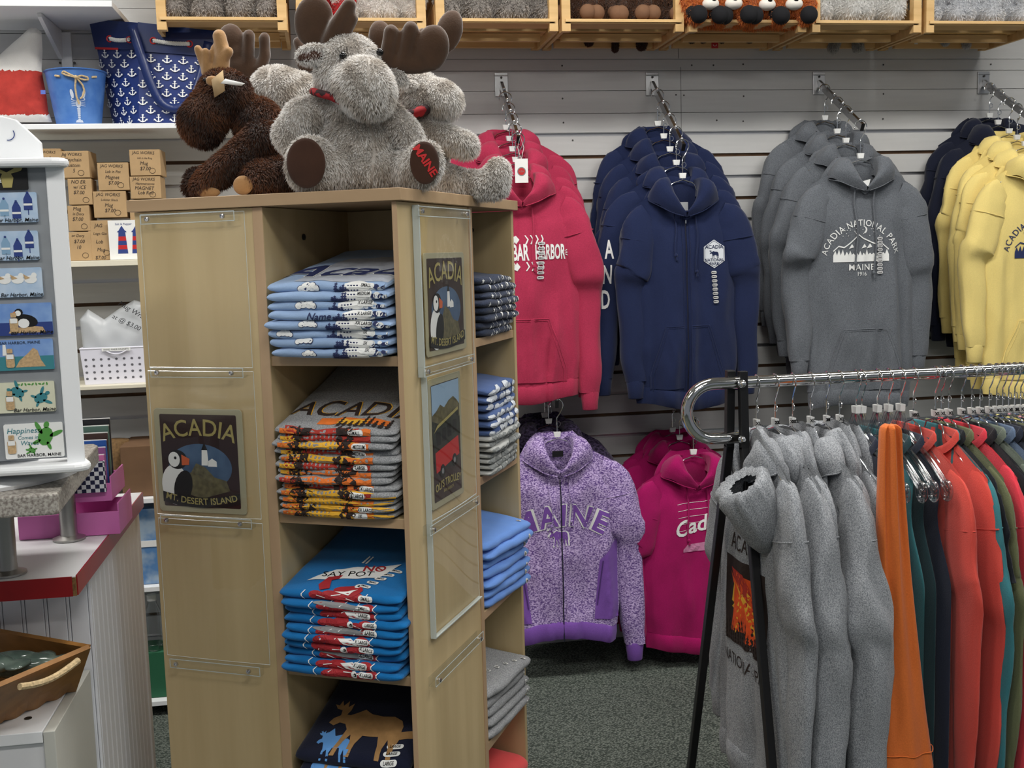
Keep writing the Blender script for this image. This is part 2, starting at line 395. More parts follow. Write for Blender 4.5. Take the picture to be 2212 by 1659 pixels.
sheet('s', .080, .352, 1.213, 1.508, .002, .012); sheet('s', .090, .352, .690, .915, .003, .006)
sheet('s', .092, .350, .918, 1.200, .004, .008)
# thick acrylic block edge of the upper right pocket
e = MB(); e.bb(xc1+.001, xc1+.014, .076, .080, 1.195, 1.511); e.build('pocket_side', acre, t, smooth=False)
e = MB(); e.bb(xc1+.001, xc1+.012, .088, .091, .690, 1.195); e.build('pocket_side', acre, t, smooth=False)
e = MB(); e.bb(xc1+.001, xc1+.010, .091, .36, .6885, .6905); e.build('pocket_side', acre, t, smooth=False)

# ------------------------------------------------------------------ tin signs
cr = mat('sign_cream', srgb(170, 165, 138), .35); dk = mat('sign_maroon', srgb(48, 30, 30), .3); blk = mat('ink_black', srgb(18, 18, 20), .5)
sky = mat('sign_sea_blue', srgb(90, 118, 150), .35, col2=srgb(40, 62, 96), vscale=12); wht = mat('ink_white', srgb(235, 236, 234), .5)
gold = mat('sign_gold', srgb(168, 156, 96), .4); grn = mat('sign_rock', srgb(98, 92, 66), .4, var=.4, vscale=90); org = mat('puffin_orange', srgb(205, 96, 52), .4)
red = mat('ink_red', srgb(190, 36, 38), .5); gdark = mat('sign_dark_green', srgb(34, 40, 34), .4, var=.3, vscale=80); gry = mat('ink_grey', srgb(130, 132, 134), .5)
ltb = mat('sign_pale_sky', srgb(150, 178, 205), .4)
def tin_sign(loc, rz, w, h, label, group, tilt=0):
    t2 = thing('tin_sign', label, 'sign', loc, rz, group)
    fn = lambda x, y, e=0: np.array((x, -.0022-e, y))
    m = MB(); m.prism(rrect(w, h, .008), lambda x, y, d: (x, d, y), -.002); m.build('plate', cr, t2, bevel=.0006)
    m = MB(); k = lambda e: (lambda x, y: fn(x, y, e))
    dpoly(m, rrect(w*.87, h*.89, .003), k(.0002), 9, 0)
    dpoly(m, circ(36, w*.36, h*.225), k(.0004), 9, 1, (.0, -.012))
    rock = [(-.055, -.055), (-.05, -.03), (-.02, -.022), (-.008, -.004), (.012, -.012), (.03, -.03), (.055, -.036), (.062, -.055), (.0, -.072)]
    dpoly(m, [(x*w/.19, y*w/.19) for x, y in rock], k(.0006), 9, 2)
    dpoly(m, [(-.008, 0), (.008, 0), (.006, .03), (-.006, .03)], k(.0008), 9, 3, (.012, -.008), 1); dpoly(m, [(-.007, .03), (.007, .03), (0, .045)], k(.0008), 9, 4, (.012, -.008))
    dpoly(m, [(0, 0), (.02, 0), (.02, .01), (.01, .016), (0, .01)], k(.0008), 9, 3, (.018, -.010))
    # puffin: white breast, black back, head and beak
    dpoly(m, circ(24, .030, .040), k(.0010), 9, 3, (-.058, -.048)); dpoly(m, circ(20, .020, .034), k(.0012), 9, 4, (-.040, -.052), 1, -.3)
    dpoly(m, circ(20, .022, .019), k(.0012), 9, 4, (-.050, .002)); dpoly(m, circ(18, .013, .015), k(.0014), 9, 3, (-.057, .002))
    dpoly(m, [(0, .012), (.018, .004), (.016, -.008), (0, -.009)], k(.0014), 9, 6, (-.040, .000))
    dpoly(m, circ(10, .003), k(.0016), 9, 4, (-.054, .005))
    dtext(m, 'ACADIA', w*.235, (0, h*.315), k(.0008), 0, 5, arc=w*1.3, bold=.01, narrow=1.0)
    ban = [(w*.44*x, -h*.30-h*.05*(1-x*x)) for x in np.linspace(-1, 1, 14)]+[(w*.44*x, -h*.40-h*.05*(1-x*x)) for x in np.linspace(1, -1, 14)]
    dpoly(m, ban, k(.0018), 9, 4)
    dtext(m, 'MT. DESERT ISLAND', w*.092, (0, -h*.392), k(.0022), 0, 5, arc=-w*1.6, bold=.012)
    m.build('print', [dk, sky, grn, wht, blk, gold, org], t2, smooth=False)
    return t2
SGN = 'tin signs in the clear pockets of the tower'
p = tw(-.445, .0095, 1.037); tin_sign(tuple(p), TA, .196, .204, 'square puffin and lighthouse tin sign on the left panel of the tower', SGN)
p = tw(xc1+.0035, .218, 1.326); tin_sign(tuple(p), TA+pi/2, .216, .196, 'puffin tin sign in the upper pocket on the right face of the tower', SGN)
def trolley(loc, rz):
    t2 = thing('tin_sign', 'tall tin sign of a red trolley under green hills', 'sign', loc, rz, SGN)
    w, h = .172, .252; k = lambda e: (lambda x, y: np.array((x, -.0022-e, y)))
    MB().prism(rrect(w, h, .006), lambda x, y, d: (x, d, y), -.002).build('plate', cr, t2, bevel=.0006)
    m = MB(); dpoly(m, rrect(w*.86, h*.90, .003), k(.0002), 9, 0)
    dpoly(m, [(-.073, .03), (.073, .03), (.073, .112), (-.073, .112)], k(.0004), 9, 1)
    dpoly(m, [(-.073, .02), (-.073, .055), (-.05, .062), (-.03, .072), (-.01, .064), (.015, .075), (.04, .08), (.06, .07), (.073, .06), (.073, .02)], k(.0006), 9, 2)
    dpoly(m, [(-.073, .0), (-.073, .045), (-.04, .035), (.0, .03), (.073, .036), (.073, 0)], k(.0008), 9, 3)
    dpoly(m, [(-.07, -.05), (-.07, .015), (-.05, .03), (.06, .052), (.066, .045), (.066, -.02), (.05, -.06)], k(.0010), 9, 3)
    dpoly(m, [(-.062, -.058), (-.064, -.018), (.06, -.002), (.064, -.04)], k(.0012), 9, 4)
    for i in range(4): dpoly(m, rrect(.022, .026, .002), k(.0012), 9, 5, (-.045+i*.029, .008+i*.004))
    dpoly(m, [(-.07, .02), (-.05, .034), (.062, .056), (.062, .050), (-.05, .028)], k(.0014), 9, 6)
    for x, y in ((-.03, -.058), (.035, -.048)): dpoly(m, circ(16, .013), k(.0016), 9, 5, (x, y)); dpoly(m, circ(12, .006), k(.0018), 9, 7, (x, y))
    dtext(m, "OLI'S TROLLEY", .021, (0, -.083), k(.0010), 0, 6, bold=.02, arc=.4); dtext(m, 'BAR HARBOR', .009, (0, -.099), k(.0010), 0, 6, arc=-.4)
    m.build('print', [dk, ltb, grn, gdark, red, blk, gold, gry], t2, smooth=False)
p = tw(xc1+.0035, .196, 1.060); trolley(tuple(p), TA+pi/2)
# ================================================================== folded shirts
def folded(name, label, cat, group, loc, rz, w, dep, zf, hf, zb, hb, fab, seed, skew=0, puff=1.0, front=0.0):
    """one folded garment: z at front zf..zf+hf, at back zb..zb+hb (local), fold towards -y. returns thing, surface map"""
    rs = random.Random(seed); t = thing(name, label, cat, loc, rz, group)
    ph = rs.uniform(0, 50); amp = .0022*puff
    xo = rs.uniform(-.004, .004); 
    def wob(x, y): return amp*(nz(x*14+ph, y*9, ph)+.6*nz(x*35, y*12+ph, 3))
    def fwob(x, a): return front+.006*nz(x*9+ph, ph, 1)+skew*x+.0025*nz(x*30, ph, a)
    def half(x): 
        s = min(1, abs((x-xo)/(w/2))); return (1-s**7)**.5
    def prof(x, u):            # u in -1..1 : bottom back -> front -> top back ; |u|<.25 is the round of the fold
        h = half(x)
        if abs(u) <= .25:
            a = u/.25*pi/2; y = (1-math.cos(a))*hf*.55; q = math.sin(a)
        else:
            y = hf*.55+(abs(u)-.25)/.75*(dep-hf*.55); q = math.copysign(1, u)
        k = min(1, y/dep); zc = (zf+hf/2)*(1-k)+(zb+hb/2)*k; hh = (hf/2)*(1-k)+(hb/2)*k
        z = zc+q*hh*(.25+.75*h)+wob(x, y)*(1 if q > 0 else .4)
        yy = y+fwob(x, q*.5)+(1-h)*.012
        return np.array((x, yy, z))
    xs = xo+w/2*np.sin(np.linspace(-pi/2, pi/2, 30)); us = list(np.linspace(-1, -.25, 9))[:-1]+list(np.linspace(-.25, .25, 9))+list(np.linspace(.25, 1, 12))[1:]
    m = MB(); V = [[prof(x, u) for u in us] for x in xs]; m.grid(V)
    nu = len(us); 
    for i, row in ((0, V[0]), (len(xs)-1, V[-1])):
        f = list(range(i*nu, (i+1)*nu)); m.f.append(tuple(f if i == 0 else f[::-1])); m.m.append(0)
    m.f += [(i*nu, (i+1)*nu, (i+1)*nu+nu-1, i*nu+nu-1) for i in range(len(xs)-1)]; m.m += [0]*(len(xs)-1)
    m.build('folded_cloth', fab, t, ang=70)
    arc = hf*.9
    def fn(x, v, e=0.0008):         # v metres upwards along the surface from the middle of the fold
        u = v/arc*.25 if abs(v) <= arc else math.copysign(.25+.75*(abs(v)-arc)/(dep-hf*.55), v)
        u = max(-1, min(1, u)); x = max(xo-w*.495, min(xo+w*.495, x))
        p = prof(x, u); a = max(-1, min(1, u/.25))*pi/2
        return p+np.array((0, -math.cos(a), math.sin(a)))*e
    return t, fn, arc
def size_tag(t, fn, x, v, s, w=.034, h=.011, rot=0, ov=True):
    m = MB(); f = lambda e: (lambda a, b: fn(a, b, e))
    dpoly(m, rrect(w, h, h*.49), f(.0016), .01, 0, (x, v), 1, rot); dtext(m, s, h*.72, (x, v), f(.0022), .01, 1, bold=.02, rot=rot, narrow=.85)
    m.build('size_sticker', [wht, blk], t, smooth=False)
ord_ = ['top', 'second', 'third', 'fourth', 'fifth', 'sixth', 'seventh', 'eighth', 'ninth', 'tenth', 'eleventh', 'twelfth', 'thirteenth', 'fourteenth']
def stack(n, base, x0, x1, dep, htot, back, loc_y, fab, desc, group, seed, deco, face='f', puff=1.0, skew=0, name='folded_shirt', order0=0, top_h=1.0, push=()):
    """n garments from bottom to top; front height htot, back height back"""
    hs = [htot/n]*n; z = base; zb = base; w = x1-x0
    for i in range(n):
        k = n-1-i; h = hs[i]; hb = back/n
        rs = random.Random(seed*31+i)
        if face == 'f': loc = tw((x0+x1)/2+rs.uniform(-.004, .004), loc_y+rs.uniform(-.007, .007), 0); rz = TA
        else: loc = tw(xc1+loc_y+.012+rs.uniform(-.008, .008), (x0+x1)/2+rs.uniform(-.004, .004), 0); rz = TA+pi/2
        lab = f'{desc}, {ord_[k+order0]} in its pile' if k+order0 else f'{desc}, on top of its pile'
        t, fn, arc = folded(name, lab, 'shirt', group, tuple(loc), rz+rs.uniform(-.012, .012), w*rs.uniform(.95, 1.02), dep, z, h*1.02, zb, hb*1.02, fab, seed*17+i, skew, puff)
        if deco: deco(t, fn, arc, k, w, h, rs)
        z += h; zb += hb
f_ = lambda fn, e: (lambda a, b: fn(a, b, e))
# --- pile 1: light blue scenic shirts
lb = cloth('light_blue_jersey', (150, 176, 212)); navyp = mat('print_navy', srgb(38, 48, 92), .7); lgp = mat('print_grey', srgb(178, 184, 196), .8, var=.1, vscale=60)
def trees(m, fn, x, v, w, h, mi, rs, n=7, e=.0012):
    for i in range(n):
        tx = x+w*(i+.5)/n; th = h*rs.uniform(.5, 1.2); P = []
        for k in range(5): P.append((tx-.005*(1-k/5)-.002, v+th*k/5)); P.append((tx-.002*(1-k/5), v+th*(k+.4)/5))
        P.append((tx, v+th)); P += [(2*tx-a, b) for a, b in P[-2::-1]]
        dpoly(m, P, f_(fn, e+.0001*i), .008, mi)
def cloud(m, fn, x, v, s):
    for dx, dy, r in ((-.014, 0, .006), (-.005, .004, .0085), (.006, .002, .0075), (.014, -.001, .005)): dpoly(m, circ(12, r*s+.0012), f_(fn, .0010), .01, 0, (x+dx*s, v+dy*s)); dpoly(m, circ(12, r*s), f_(fn, .0014), .01, 1, (x+dx*s, v+dy*s))
def d1(t, fn, arc, k, w, h, rs):
    m = MB(); cl = -w*.22+rs.uniform(-.03, .03)
    if k % 2 == 0 or k > 3: cloud(m, fn, cl, rs.uniform(-.003, .006), rs.uniform(.7, 1.1))
    bx = w*.12+rs.uniform(-.01, .01)
    trees(m, fn, bx-.02, -arc*.9, .03, arc*1.5, 0, rs, 6)
    dpoly(m, [(bx, -.014), (bx+.05, -.014), (bx+.05, .008), (bx+.025, .016), (bx, .008)], f_(fn, .0013), .01, 1)
    for q in range(4): dpoly(m, rrect(.0035, .012, .0005), f_(fn, .0018), .02, 0, (bx+.008+q*.006, -.001))
    for q in range(9): dpoly(m, circ(9, rs.uniform(.004, .008)), f_(fn, .0014+.0001*q), .02, 0 if q % 2 else 1, (bx+.055+q*.0075, rs.uniform(-.008, .004)))
    if k == 3: dtext(m, 'Name', .02, (-.01, -.002), f_(fn, .0013), .01, 0, shear=.4, bold=.01)
    if k == 0:
        dpoly(m, [(-.07, .02), (-.06, .23), (.12, .23), (.12, .02), (.06, .012)], f_(fn, .0008), .03, 2)
        dtext(m, 'Acadia', .125, (.030, .098), f_(fn, .0016), .012, 1, shear=.35, bold=.035); dtext(m, 'Acadia', .125, (.030, .098), f_(fn, .0021), .012, 0, shear=.35, bold=.016)
    m.build('print', [navyp, wht, lgp], t, smooth=False)
    if k in (0, 1, 2, 3, 4, 5, 6, 7): size_tag(t, fn, w*.12+.052, .004, ['SMALL', 'MEDIUM', 'X LARGE', 'X LARGE', 'XX LARGE', '3X', '3X', '3X'][k], .032, .011, -.06)
def pile_f(px0, px1, z0, ztop_px): pass
stack(8, 1.2405, -.272, -.026, .30, .135, .192, -.022, lb, 'folded light blue scenic Acadia t-shirt in the top front cubby', 'light blue t-shirts in the top front cubby', 11, d1, puff=1.6)
# --- pile 2: sunset
hg = cloth('heather_grey_jersey', (168, 170, 172), 0, (120, 122, 126), vscale=420)
s_or = mat('print_orange', srgb(224, 116, 44), .75, var=.15, vscale=50); s_re = mat('print_brick', srgb(170, 48, 36), .75, var=.15, vscale=60); s_ye = mat('print_yellow', srgb(232, 176, 52), .75, var=.12, vscale=50); s_dk = mat('print_dark', srgb(44, 32, 28), .8)
def blotch(m, fn, x0, x1, v0, v1, mi, rs, e, n=9):
    T = [(x0+(x1-x0)*i/n, v1+rs.uniform(-1, .3)*(v1-v0)*.25) for i in range(n+1)]; B = [(x1-(x1-x0)*i/n, v0+rs.uniform(-.3, 1)*(v1-v0)*.15) for i in range(n+1)]
    dpoly(m, T+B, f_(fn, e), .012, mi)
def d2(t, fn, arc, k, w, h, rs):
    m = MB(); seq = [1, 1, 2, 1, 2, 1, 0, 0, 1, 2, 2, 2, 2][k]; al = [0, 2, 0, 2, 0, 2, 2, 1, 0, 0, 0, 0, 0][k]
    blotch(m, fn, -w*.40, w*.22, -arc*.95, arc*.95, seq, rs, .0008); blotch(m, fn, -w*.44, -w*.25, -arc*.4, arc*.5, al, rs, .0012, 5); blotch(m, fn, w*.08, w*.32, -arc*.6, arc*.6, [0, 1, 0, 0][k % 4], rs, .0012, 5)
    if k > 8: 
        for q in range(5): dpoly(m, [(0, 0), (.03, .003), (.05, .0), (.028, -.002)], f_(fn, .0013), .02, 2, (-w*.1+q*.03, rs.uniform(-.006, .006)))
    for q in range(16):
        tx = (-.27*w if q < 9 else .10*w)+rs.gauss(0, .010); P = [(tx+rs.uniform(-.009, .009), rs.uniform(-arc, arc)) for _ in range(6)]; c = np.mean(P, 0); P.sort(key=lambda p: math.atan2(p[1]-c[1], p[0]-c[0])); dpoly(m, P, f_(fn, .0016+.00005*q), .02, 3)
    dpoly(m, [(-.27*w-.002, -arc), (-.27*w+.002, -arc), (-.27*w+.002, arc), (-.27*w-.002, arc)], f_(fn, .0027), .01, 3)
    if k == 0:
        dtext(m, 'ACADIA', .072, (.015, .082), f_(fn, .0012), .02, 3, shear=.15, bold=.01, narrow=1.0); dtext(m, 'ACADIA', .072, (.0165, .083), f_(fn, .0010), .02, 2, shear=.15, bold=.014)
        blotch(m, fn, -.04, .10, .024, .050, 0, rs, .0010); blotch(m, fn, .0, .06, .02, .045, 2, rs, .0012, 6)
        trees(m, fn, .0, .014, .11, .04, 3, rs, 9, .0015)
    m.build('print', [s_or, s_re, s_ye, s_dk], t, smooth=False)
    if k in (0, 2, 3, 5, 8, 9, 11, 12): size_tag(t, fn, w*.22+rs.uniform(-.012, .012), .0, {0: 'SMALL', 2: 'MEDIUM', 3: 'MEDIUM', 5: 'LARGE', 8: 'X LARGE', 9: 'X LARGE', 11: 'XX LARGE', 12: '3X'}[k], .030, .0105, -.05)
stack(13, .9405, -.275, -.028, .31, .168, .270, -.010, hg, 'folded grey t-shirt with a fiery sunset and pine print', 'grey sunset t-shirts in the second front cubby', 12, d2, puff=1.8)
# --- pile 3: lobster
bl = cloth('royal_blue_jersey', (22, 108, 172)); lob = mat('print_lobster_red', srgb(164, 36, 44), .7, var=.1, vscale=40)
def d3(t, fn, arc, k, w, h, rs):
    m = MB(); o = rs.uniform(-.012, .012)
    for x, y, a, b in ((-.03, 0, .022, .010), (-.005, .002, .020, .012), (.025, -.003, .022, .008), (.05, .002, .016, .009)): dpoly(m, circ(14, a, b*1.0), f_(fn, .0012), .01, 1, (x+o, y), 1, rs.uniform(-.3, .3))
    if k % 3 == 1: dpoly(m, circ(16, .060, .0055), f_(fn, .0016), .01, 3, (.0+o, .004), 1, -.08)
    if k % 3 == 2: dpoly(m, [(-.02, .006), (.005, .008), (.03, -.008), (.01, -.009), (-.008, -.004)], f_(fn, .0016), .01, 2, (.02+o, 0))
    if k % 3 == 0 and k: dpoly(m, circ(12, .0065), f_(fn, .0018), .01, 2, (.018+o, .0)); dpoly(m, circ(8, .003), f_(fn, .002), .01, 0, (.02+o, .0))
    for q in (-1, 1): 
        pts = [(q*.065+o+.003*math.sin(i*1.3), -arc*.8+i*arc*.26) for i in range(7)]; dpoly(m, pts+[(x+.0022, y) for x, y in pts[::-1]], f_(fn, .0013), .01, 2)
    for q in range(3): dpoly(m, [(0, 0), (.018, .003), (.018, .0042), (0, .0015)], f_(fn, .0022), .02, 2, (-.035+q*.03+o, rs.uniform(-.006, .004)), 1, rs.uniform(-1, 1))
    if k == 0:
        dpoly(m, [(-.085, .045), (.055, .070), (.078, .125), (-.045, .092)], f_(fn, .0016), .015, 2)
        dtext(m, 'NO', .030, (.030, .102), f_(fn, .0022), .015, 1, rot=.15, bold=.02); dtext(m, 'POT', .026, (.012, .078), f_(fn, .0022), .015, 0, rot=.17); dtext(m, 'SAY', .026, (-.042, .072), f_(fn, .0022), .015, 0, rot=.2)
        dpoly(m, rrect(.022, .003, .001), f_(fn, .0026), .015, 1, (.040, .104), 1, -.5)
        dpoly(m, [(-.04, .012), (-.052, .03), (-.046, .062), (-.020, .07), (-.022, .056), (-.034, .05), (-.024, .02)], f_(fn, .0020), .01, 1)
        dpoly(m, circ(16, .03, .016), f_(fn, .0016), .01, 1, (.015, .018)); dpoly(m, [(-.01, .012), (.02, .006), (.034, .02), (.015, .014)], f_(fn, .0020), .01, 2)
        dpoly(m, circ(10, .007), f_(fn, .0020), .01, 2, (.028, .032)); dpoly(m, circ(8, .003), f_(fn, .0024), .01, 0, (.030, .031))
        for q in (0, 1): dpoly(m, [(0, 0), (.004, 0), (.006, .028), (.003, .03)], f_(fn, .0018), .01, 2, (-.006+q*.007, .118))
        for q in range(5): size_tag(t, fn, .078-q*.009, .098-q*.016, 'SMALL', .026, .010, -.1)
    m.build('print', [blk, lob, wht, gry], t, smooth=False)
    size_tag(t, fn, w*.20+rs.uniform(-.01, .012), .002, ['SMALL', 'SMALL', 'LARGE', 'LARGE', 'LARGE', 'X LARGE', 'X LARGE', 'X LARGE', 'X LARGE', 'X LARGE'][k], .030, .0105, -.05)
stack(10, .6405, -.272, -.024, .31, .160, .225, -.022, bl, 'folded bright blue t-shirt with a red lobster cartoon', 'blue lobster t-shirts in the third front cubby', 13, d3, puff=1.8)
# --- pile 4: navy moose
nv = cloth('navy_jersey', (24, 28, 48)); tan = mat('print_tan', srgb(160, 122, 76), .8, var=.12, vscale=60); pbl = mat('print_bright_blue', srgb(92, 150, 214), .8)
def d4(t, fn, arc, k, w, h, rs):
    m = MB()
    if k == 0:
        dpoly(m, MOOSE, f_(fn, .0016), .02, 0, (.0, .085), .16); dpoly(m, MOOSE, f_(fn, .0012), .02, 1, (-.045, .035), .075)
        dpoly(m, [(-.06, .0), (-.07, .03), (-.085, .05), (-.07, .045), (-.06, .06), (-.05, .04), (-.03, .05), (-.04, .02)], f_(fn, .0012), .02, 1, (.0, .015))
    else:
        dpoly(m, rrect(.15, arc*1.6, .006), f_(fn, .0012), .01, 1, (-.01, 0))
        for q in range(4): dpoly(m, [(0, -arc*.8), (.006, -arc*.8), (.010, arc*.8), (.003, arc*.8)], f_(fn, .0016), .01, 0, (-.06+q*.03, 0))
    m.build('print', [tan, pbl], t, smooth=False)
    if k == 0:
        for q in range(3): size_tag(t, fn, w*.33, .010+q*.018, 'LARGE', .034, .012, .05)
        g = MB(); dpoly(g, rrect(.04, .02, .001), f_(fn, .0012), .01, 0, (w*.36, .075), 1, .2); g.build('striped_label', tan, t, smooth=False)
    else: size_tag(t, fn, w*.33, .0, 'LARGE', .034, .012)
stack(5, .3405, -.268, -.028, .31, .135, .235, -.004, nv, 'folded navy t-shirt with a tan moose above a blue moose', 'navy moose t-shirts in the lowest visible front cubby', 14, d4, puff=1.6)
# --- right side piles
dn = cloth('dark_denim_jersey', (52, 60, 80), .35)
def dstar(t, fn, arc, k, w, h, rs):
    m = MB()
    st = [(.007*(1 if i % 2 == 0 else .42)*math.sin(i*pi/5), .007*(1 if i % 2 == 0 else .42)*math.cos(i*pi/5)) for i in range(10)]
    for q in range(3): dpoly(m, st, f_(fn, .0014), .01, 0, (-w*.32+q*.055+rs.uniform(-.02, .02), rs.uniform(-.006, .006)))
    for q in range(5): a = rs.uniform(-.5, .9); dpoly(m, [(0, -.009), (.0016, -.009), (.0016+.004*a, .009), (.004*a, .009)], f_(fn, .0014), .01, 0, (-w*.2+q*.035+rs.uniform(-.008, .008), 0))
    for q in range(3): dpoly(m, circ(8, .003, .005), f_(fn, .0014), .01, 0, (w*.28+q*.012, rs.uniform(-.004, .004)))
    m.build('print', [wht], t, smooth=False)
stack(8, 1.2405, .415, .650, .22, .128, .150, .004, dn, 'folded dark denim blue shirt with white stars and strokes', 'starry dark blue shirts in the top right cubby', 21, dstar, 's', 1.8, name='folded_shirt')
cb = cloth('camo_blue_jersey', (78, 100, 148)); cw = mat('print_cloud_white', srgb(208, 214, 222), .85); cg = cloth('pale_grey_camo_jersey', (182, 184, 182)); cgd = mat('print_camo_grey', srgb(140, 144, 144), .85)
def dcam(mm):
    def f(t, fn, arc, k, w, h, rs):
        m = MB()
        for q in range(6): P = [(rs.uniform(.7, 1.3)*.020*math.cos(a), rs.uniform(.6, 1.3)*.009*math.sin(a)) for a in np.linspace(0, 2*pi, 9)[:-1]]; dpoly(m, P, f_(fn, .0012+.0001*q), .01, 0, (-w*.42+q*w*.15+rs.uniform(-.01, .01), rs.uniform(-.006, .006)))
        m.build('print', [mm, blk], t, smooth=False)
        if rs.random() < .6: size_tag(t, fn, w*.36, 0, 'L', .013, .011)
    return f
stack(7, .9405, .410, .655, .22, .085, .10, .006, cg, 'folded pale grey camouflage shirt under the blue ones', 'pale grey camouflage shirts in the second right cubby', 22, dcam(cgd), 's', 1.8, skew=.06)
stack(6, 1.0255, .410, .655, .22, .105, .13, .006, cb, 'folded blue and white camouflage shirt above the grey ones', 'blue camouflage shirts in the second right cubby', 23, dcam(cw), 's', 1.8, skew=.06)
sb = cloth('periwinkle_jersey', (108, 150, 222))
def dper(t, fn, arc, k, w, h, rs):
    if k == 0:
        m = MB()
        for q in range(5): dpoly(m, circ(10, .010, .006), f_(fn, .0012), .01, q % 2, (-w*.35+q*.024, .10+q*.004))
        dpoly(m, [(-.10, .13), (.0, .14), (.02, .125), (-.09, .115)], f_(fn, .0010), .02, 0); m.build('print', [blk, wht], t, smooth=False)
    size_tag(t, fn, w*.36-(.01 if k else 0), .0+(.03 if k == 0 else 0), 'M', .013, .012)
stack(7, .6405, .408, .660, .24, .15, .19, .012, sb, 'folded periwinkle blue shirt in the third right cubby', 'periwinkle shirts in the third right cubby', 24, dper, 's', 2.2, skew=-.12)
def dgs(t, fn, arc, k, w, h, rs):
    for q in range(5 if k == 0 else 1): size_tag(t, fn, w*.36-q*.028, .02+q*.010 if k == 0 else 0, 'XL', .012, .012)
stack(5, .3405, .405, .655, .22, .115, .15, .004, hg, 'folded heather grey sweatshirt in the fourth right cubby', 'grey sweatshirts in the fourth right cubby', 25, dgs, 's', 2.2, skew=-.08, name='folded_sweatshirt')
co = cloth('coral_jersey', (228, 84, 84))
stack(3, .0405, .405, .655, .22, .17, .20, .002, co, 'folded coral shirt in the bottom right cubby', 'coral shirts in the bottom right cubby', 26, None, 's', 2)
for z in (.040,): 
    board('shelf', xc1-.30, xc1-.004, .395, .663, z-.018, z, mapx, tower); board('shelf', xs0, xs1, .0155, .359, z-.018, z, mapx, tower)
# ================================================================== plush animals
def evald(o):
    dg = bpy.context.evaluated_depsgraph_get(); me = D2.meshes.new_from_object(o.evaluated_get(dg)); return me
def blob(parts, vox, smooth=6):
    """union of ellipsoids and tapered limbs as one smooth skin; parts in metres"""
    m = MB()
    for p in parts:
        if p[0] == 'e':
            _, c, r, rot = p; m.ell(c, r, Matrix.Rotation(rot, 3, 'Y') if not isinstance(rot, Matrix) else rot, 18, 12)
        else:
            P = p[1]
            for (a, b) in zip(P[:-1], P[1:]):
                a = np.array(a); b = np.array(b); L = np.linalg.norm(b[:3]-a[:3]); n = max(2, int(L/(.35*min(a[3], b[3])))+1)
                for i in range(n+1): q = a+(b-a)*i/n; m.ell(q[:3], q[3], None, 12, 8)
    o = m.build('tmp', [white_paint()])
    r = o.modifiers.new('r', 'REMESH'); r.mode = 'VOXEL'; r.voxel_size = vox
    s = o.modifiers.new('s', 'SMOOTH'); s.iterations = smooth; s.factor = .5
    me = evald(o)
    nv, nf = len(me.vertices), len(me.polygons)
    V = np.empty(nv*3); me.vertices.foreach_get('co', V); V = V.reshape(-1, 3)
    N = np.empty(nv*3); me.vertices.foreach_get('normal', N); N = N.reshape(-1, 3)
    F = [tuple(p.vertices) for p in me.polygons]
    D2.objects.remove(o); D2.meshes.remove(me)
    return V, N, F
def fur(V, N, F, n, ln, wd, base, tip, seed, flow=(0, 0, -1), keep=None, tipvar=.15, mixpatch=None):
    rs = np.random.RandomState(seed); Q = np.array([f if len(f) == 4 else (*f, f[-1]) for f in F])
    A = V[Q[:, 0]]; B = V[Q[:, 1]]; Cc = V[Q[:, 2]]; area = np.linalg.norm(np.cross(B-A, Cc-A), axis=1)
    idx = rs.choice(len(Q), n, p=area/area.sum()); u, v = rs.rand(n, 1), rs.rand(n, 1)
    P = (V[Q[idx, 0]]*(1-u)+V[Q[idx, 1]]*u)*(1-v)+(V[Q[idx, 3]]*(1-u)+V[Q[idx, 2]]*u)*v
    Nn = N[Q[idx, 0]]
    if keep is not None:
        k = keep(P); P = P[k]; Nn = Nn[k]; n = len(P)
    fl = np.array(flow, float); T = fl-Nn*(Nn@fl)[:, None]
    cl = np.stack([np.sin(P[:, 0]*90+P[:, 2]*70), np.sin(P[:, 2]*110+P[:, 1]*60), np.sin(P[:, 1]*100+P[:, 0]*50)], 1)
    D = Nn*1.0+T*.7+cl*.35+rs.randn(n, 3)*.28; D /= np.linalg.norm(D, axis=1, keepdims=True)
    L = ln*(.65+.6*rs.rand(n, 1)); W = np.cross(D, rs.randn(n, 3)); W /= np.linalg.norm(W, axis=1, keepdims=True); W *= wd
    mid = P+D*L*.55+fl*L*.05; end = P+D*L+fl*L*.28
    X = np.stack([P-W-D*L*.1, P+W-D*L*.1, mid-W*.8, mid+W*.8, end], 1).reshape(-1, 3)
    i = np.arange(n)*5; Fa = [(a, a+1, a+3, a+2) for a in i]+[(a+2, a+3, a+4) for a in i]
    base = np.array(base); tip = np.array(tip)
    tv = 1+tipvar*rs.randn(n, 1)
    if mixpatch is not None:
        k = mixpatch(P)[:, None]; tcol = (tip*(1-k)+base*k)*tv
    else: tcol = tip*tv
    tcol = np.clip(tcol, 0, 1)
    C = np.stack([base+0*tcol, base+0*tcol, tcol*.75+base*.25, tcol*.75+base*.25, tcol], 1).reshape(-1, 3)
    return X, Fa, C
furm = mat('plush_fur', (.5, .5, .5), .85, attr='tint', sheen=.45, spec=.12)
def fur_nodes(m):
    nt = m.node_tree; N = nt.nodes; L = nt.links; tr = N.new('ShaderNodeBsdfTranslucent'); mx = N.new('ShaderNodeMixShader'); mx.inputs[0].default_value = .38
    a = [n for n in N if n.type == 'ATTRIBUTE'][0]; L.new(a.outputs['Color'], tr.inputs[0]); L.new(N['Principled BSDF'].outputs[0], mx.inputs[1]); L.new(tr.outputs[0], mx.inputs[2]); L.new(mx.outputs[0], N['Material Output'].inputs[0])
fur_nodes(furm)
velvet = mat('antler_velvet', srgb(72, 52, 38), .9, var=.22, vscale=18, sheen=.5, spec=.1, bump=.2, bscale=300)
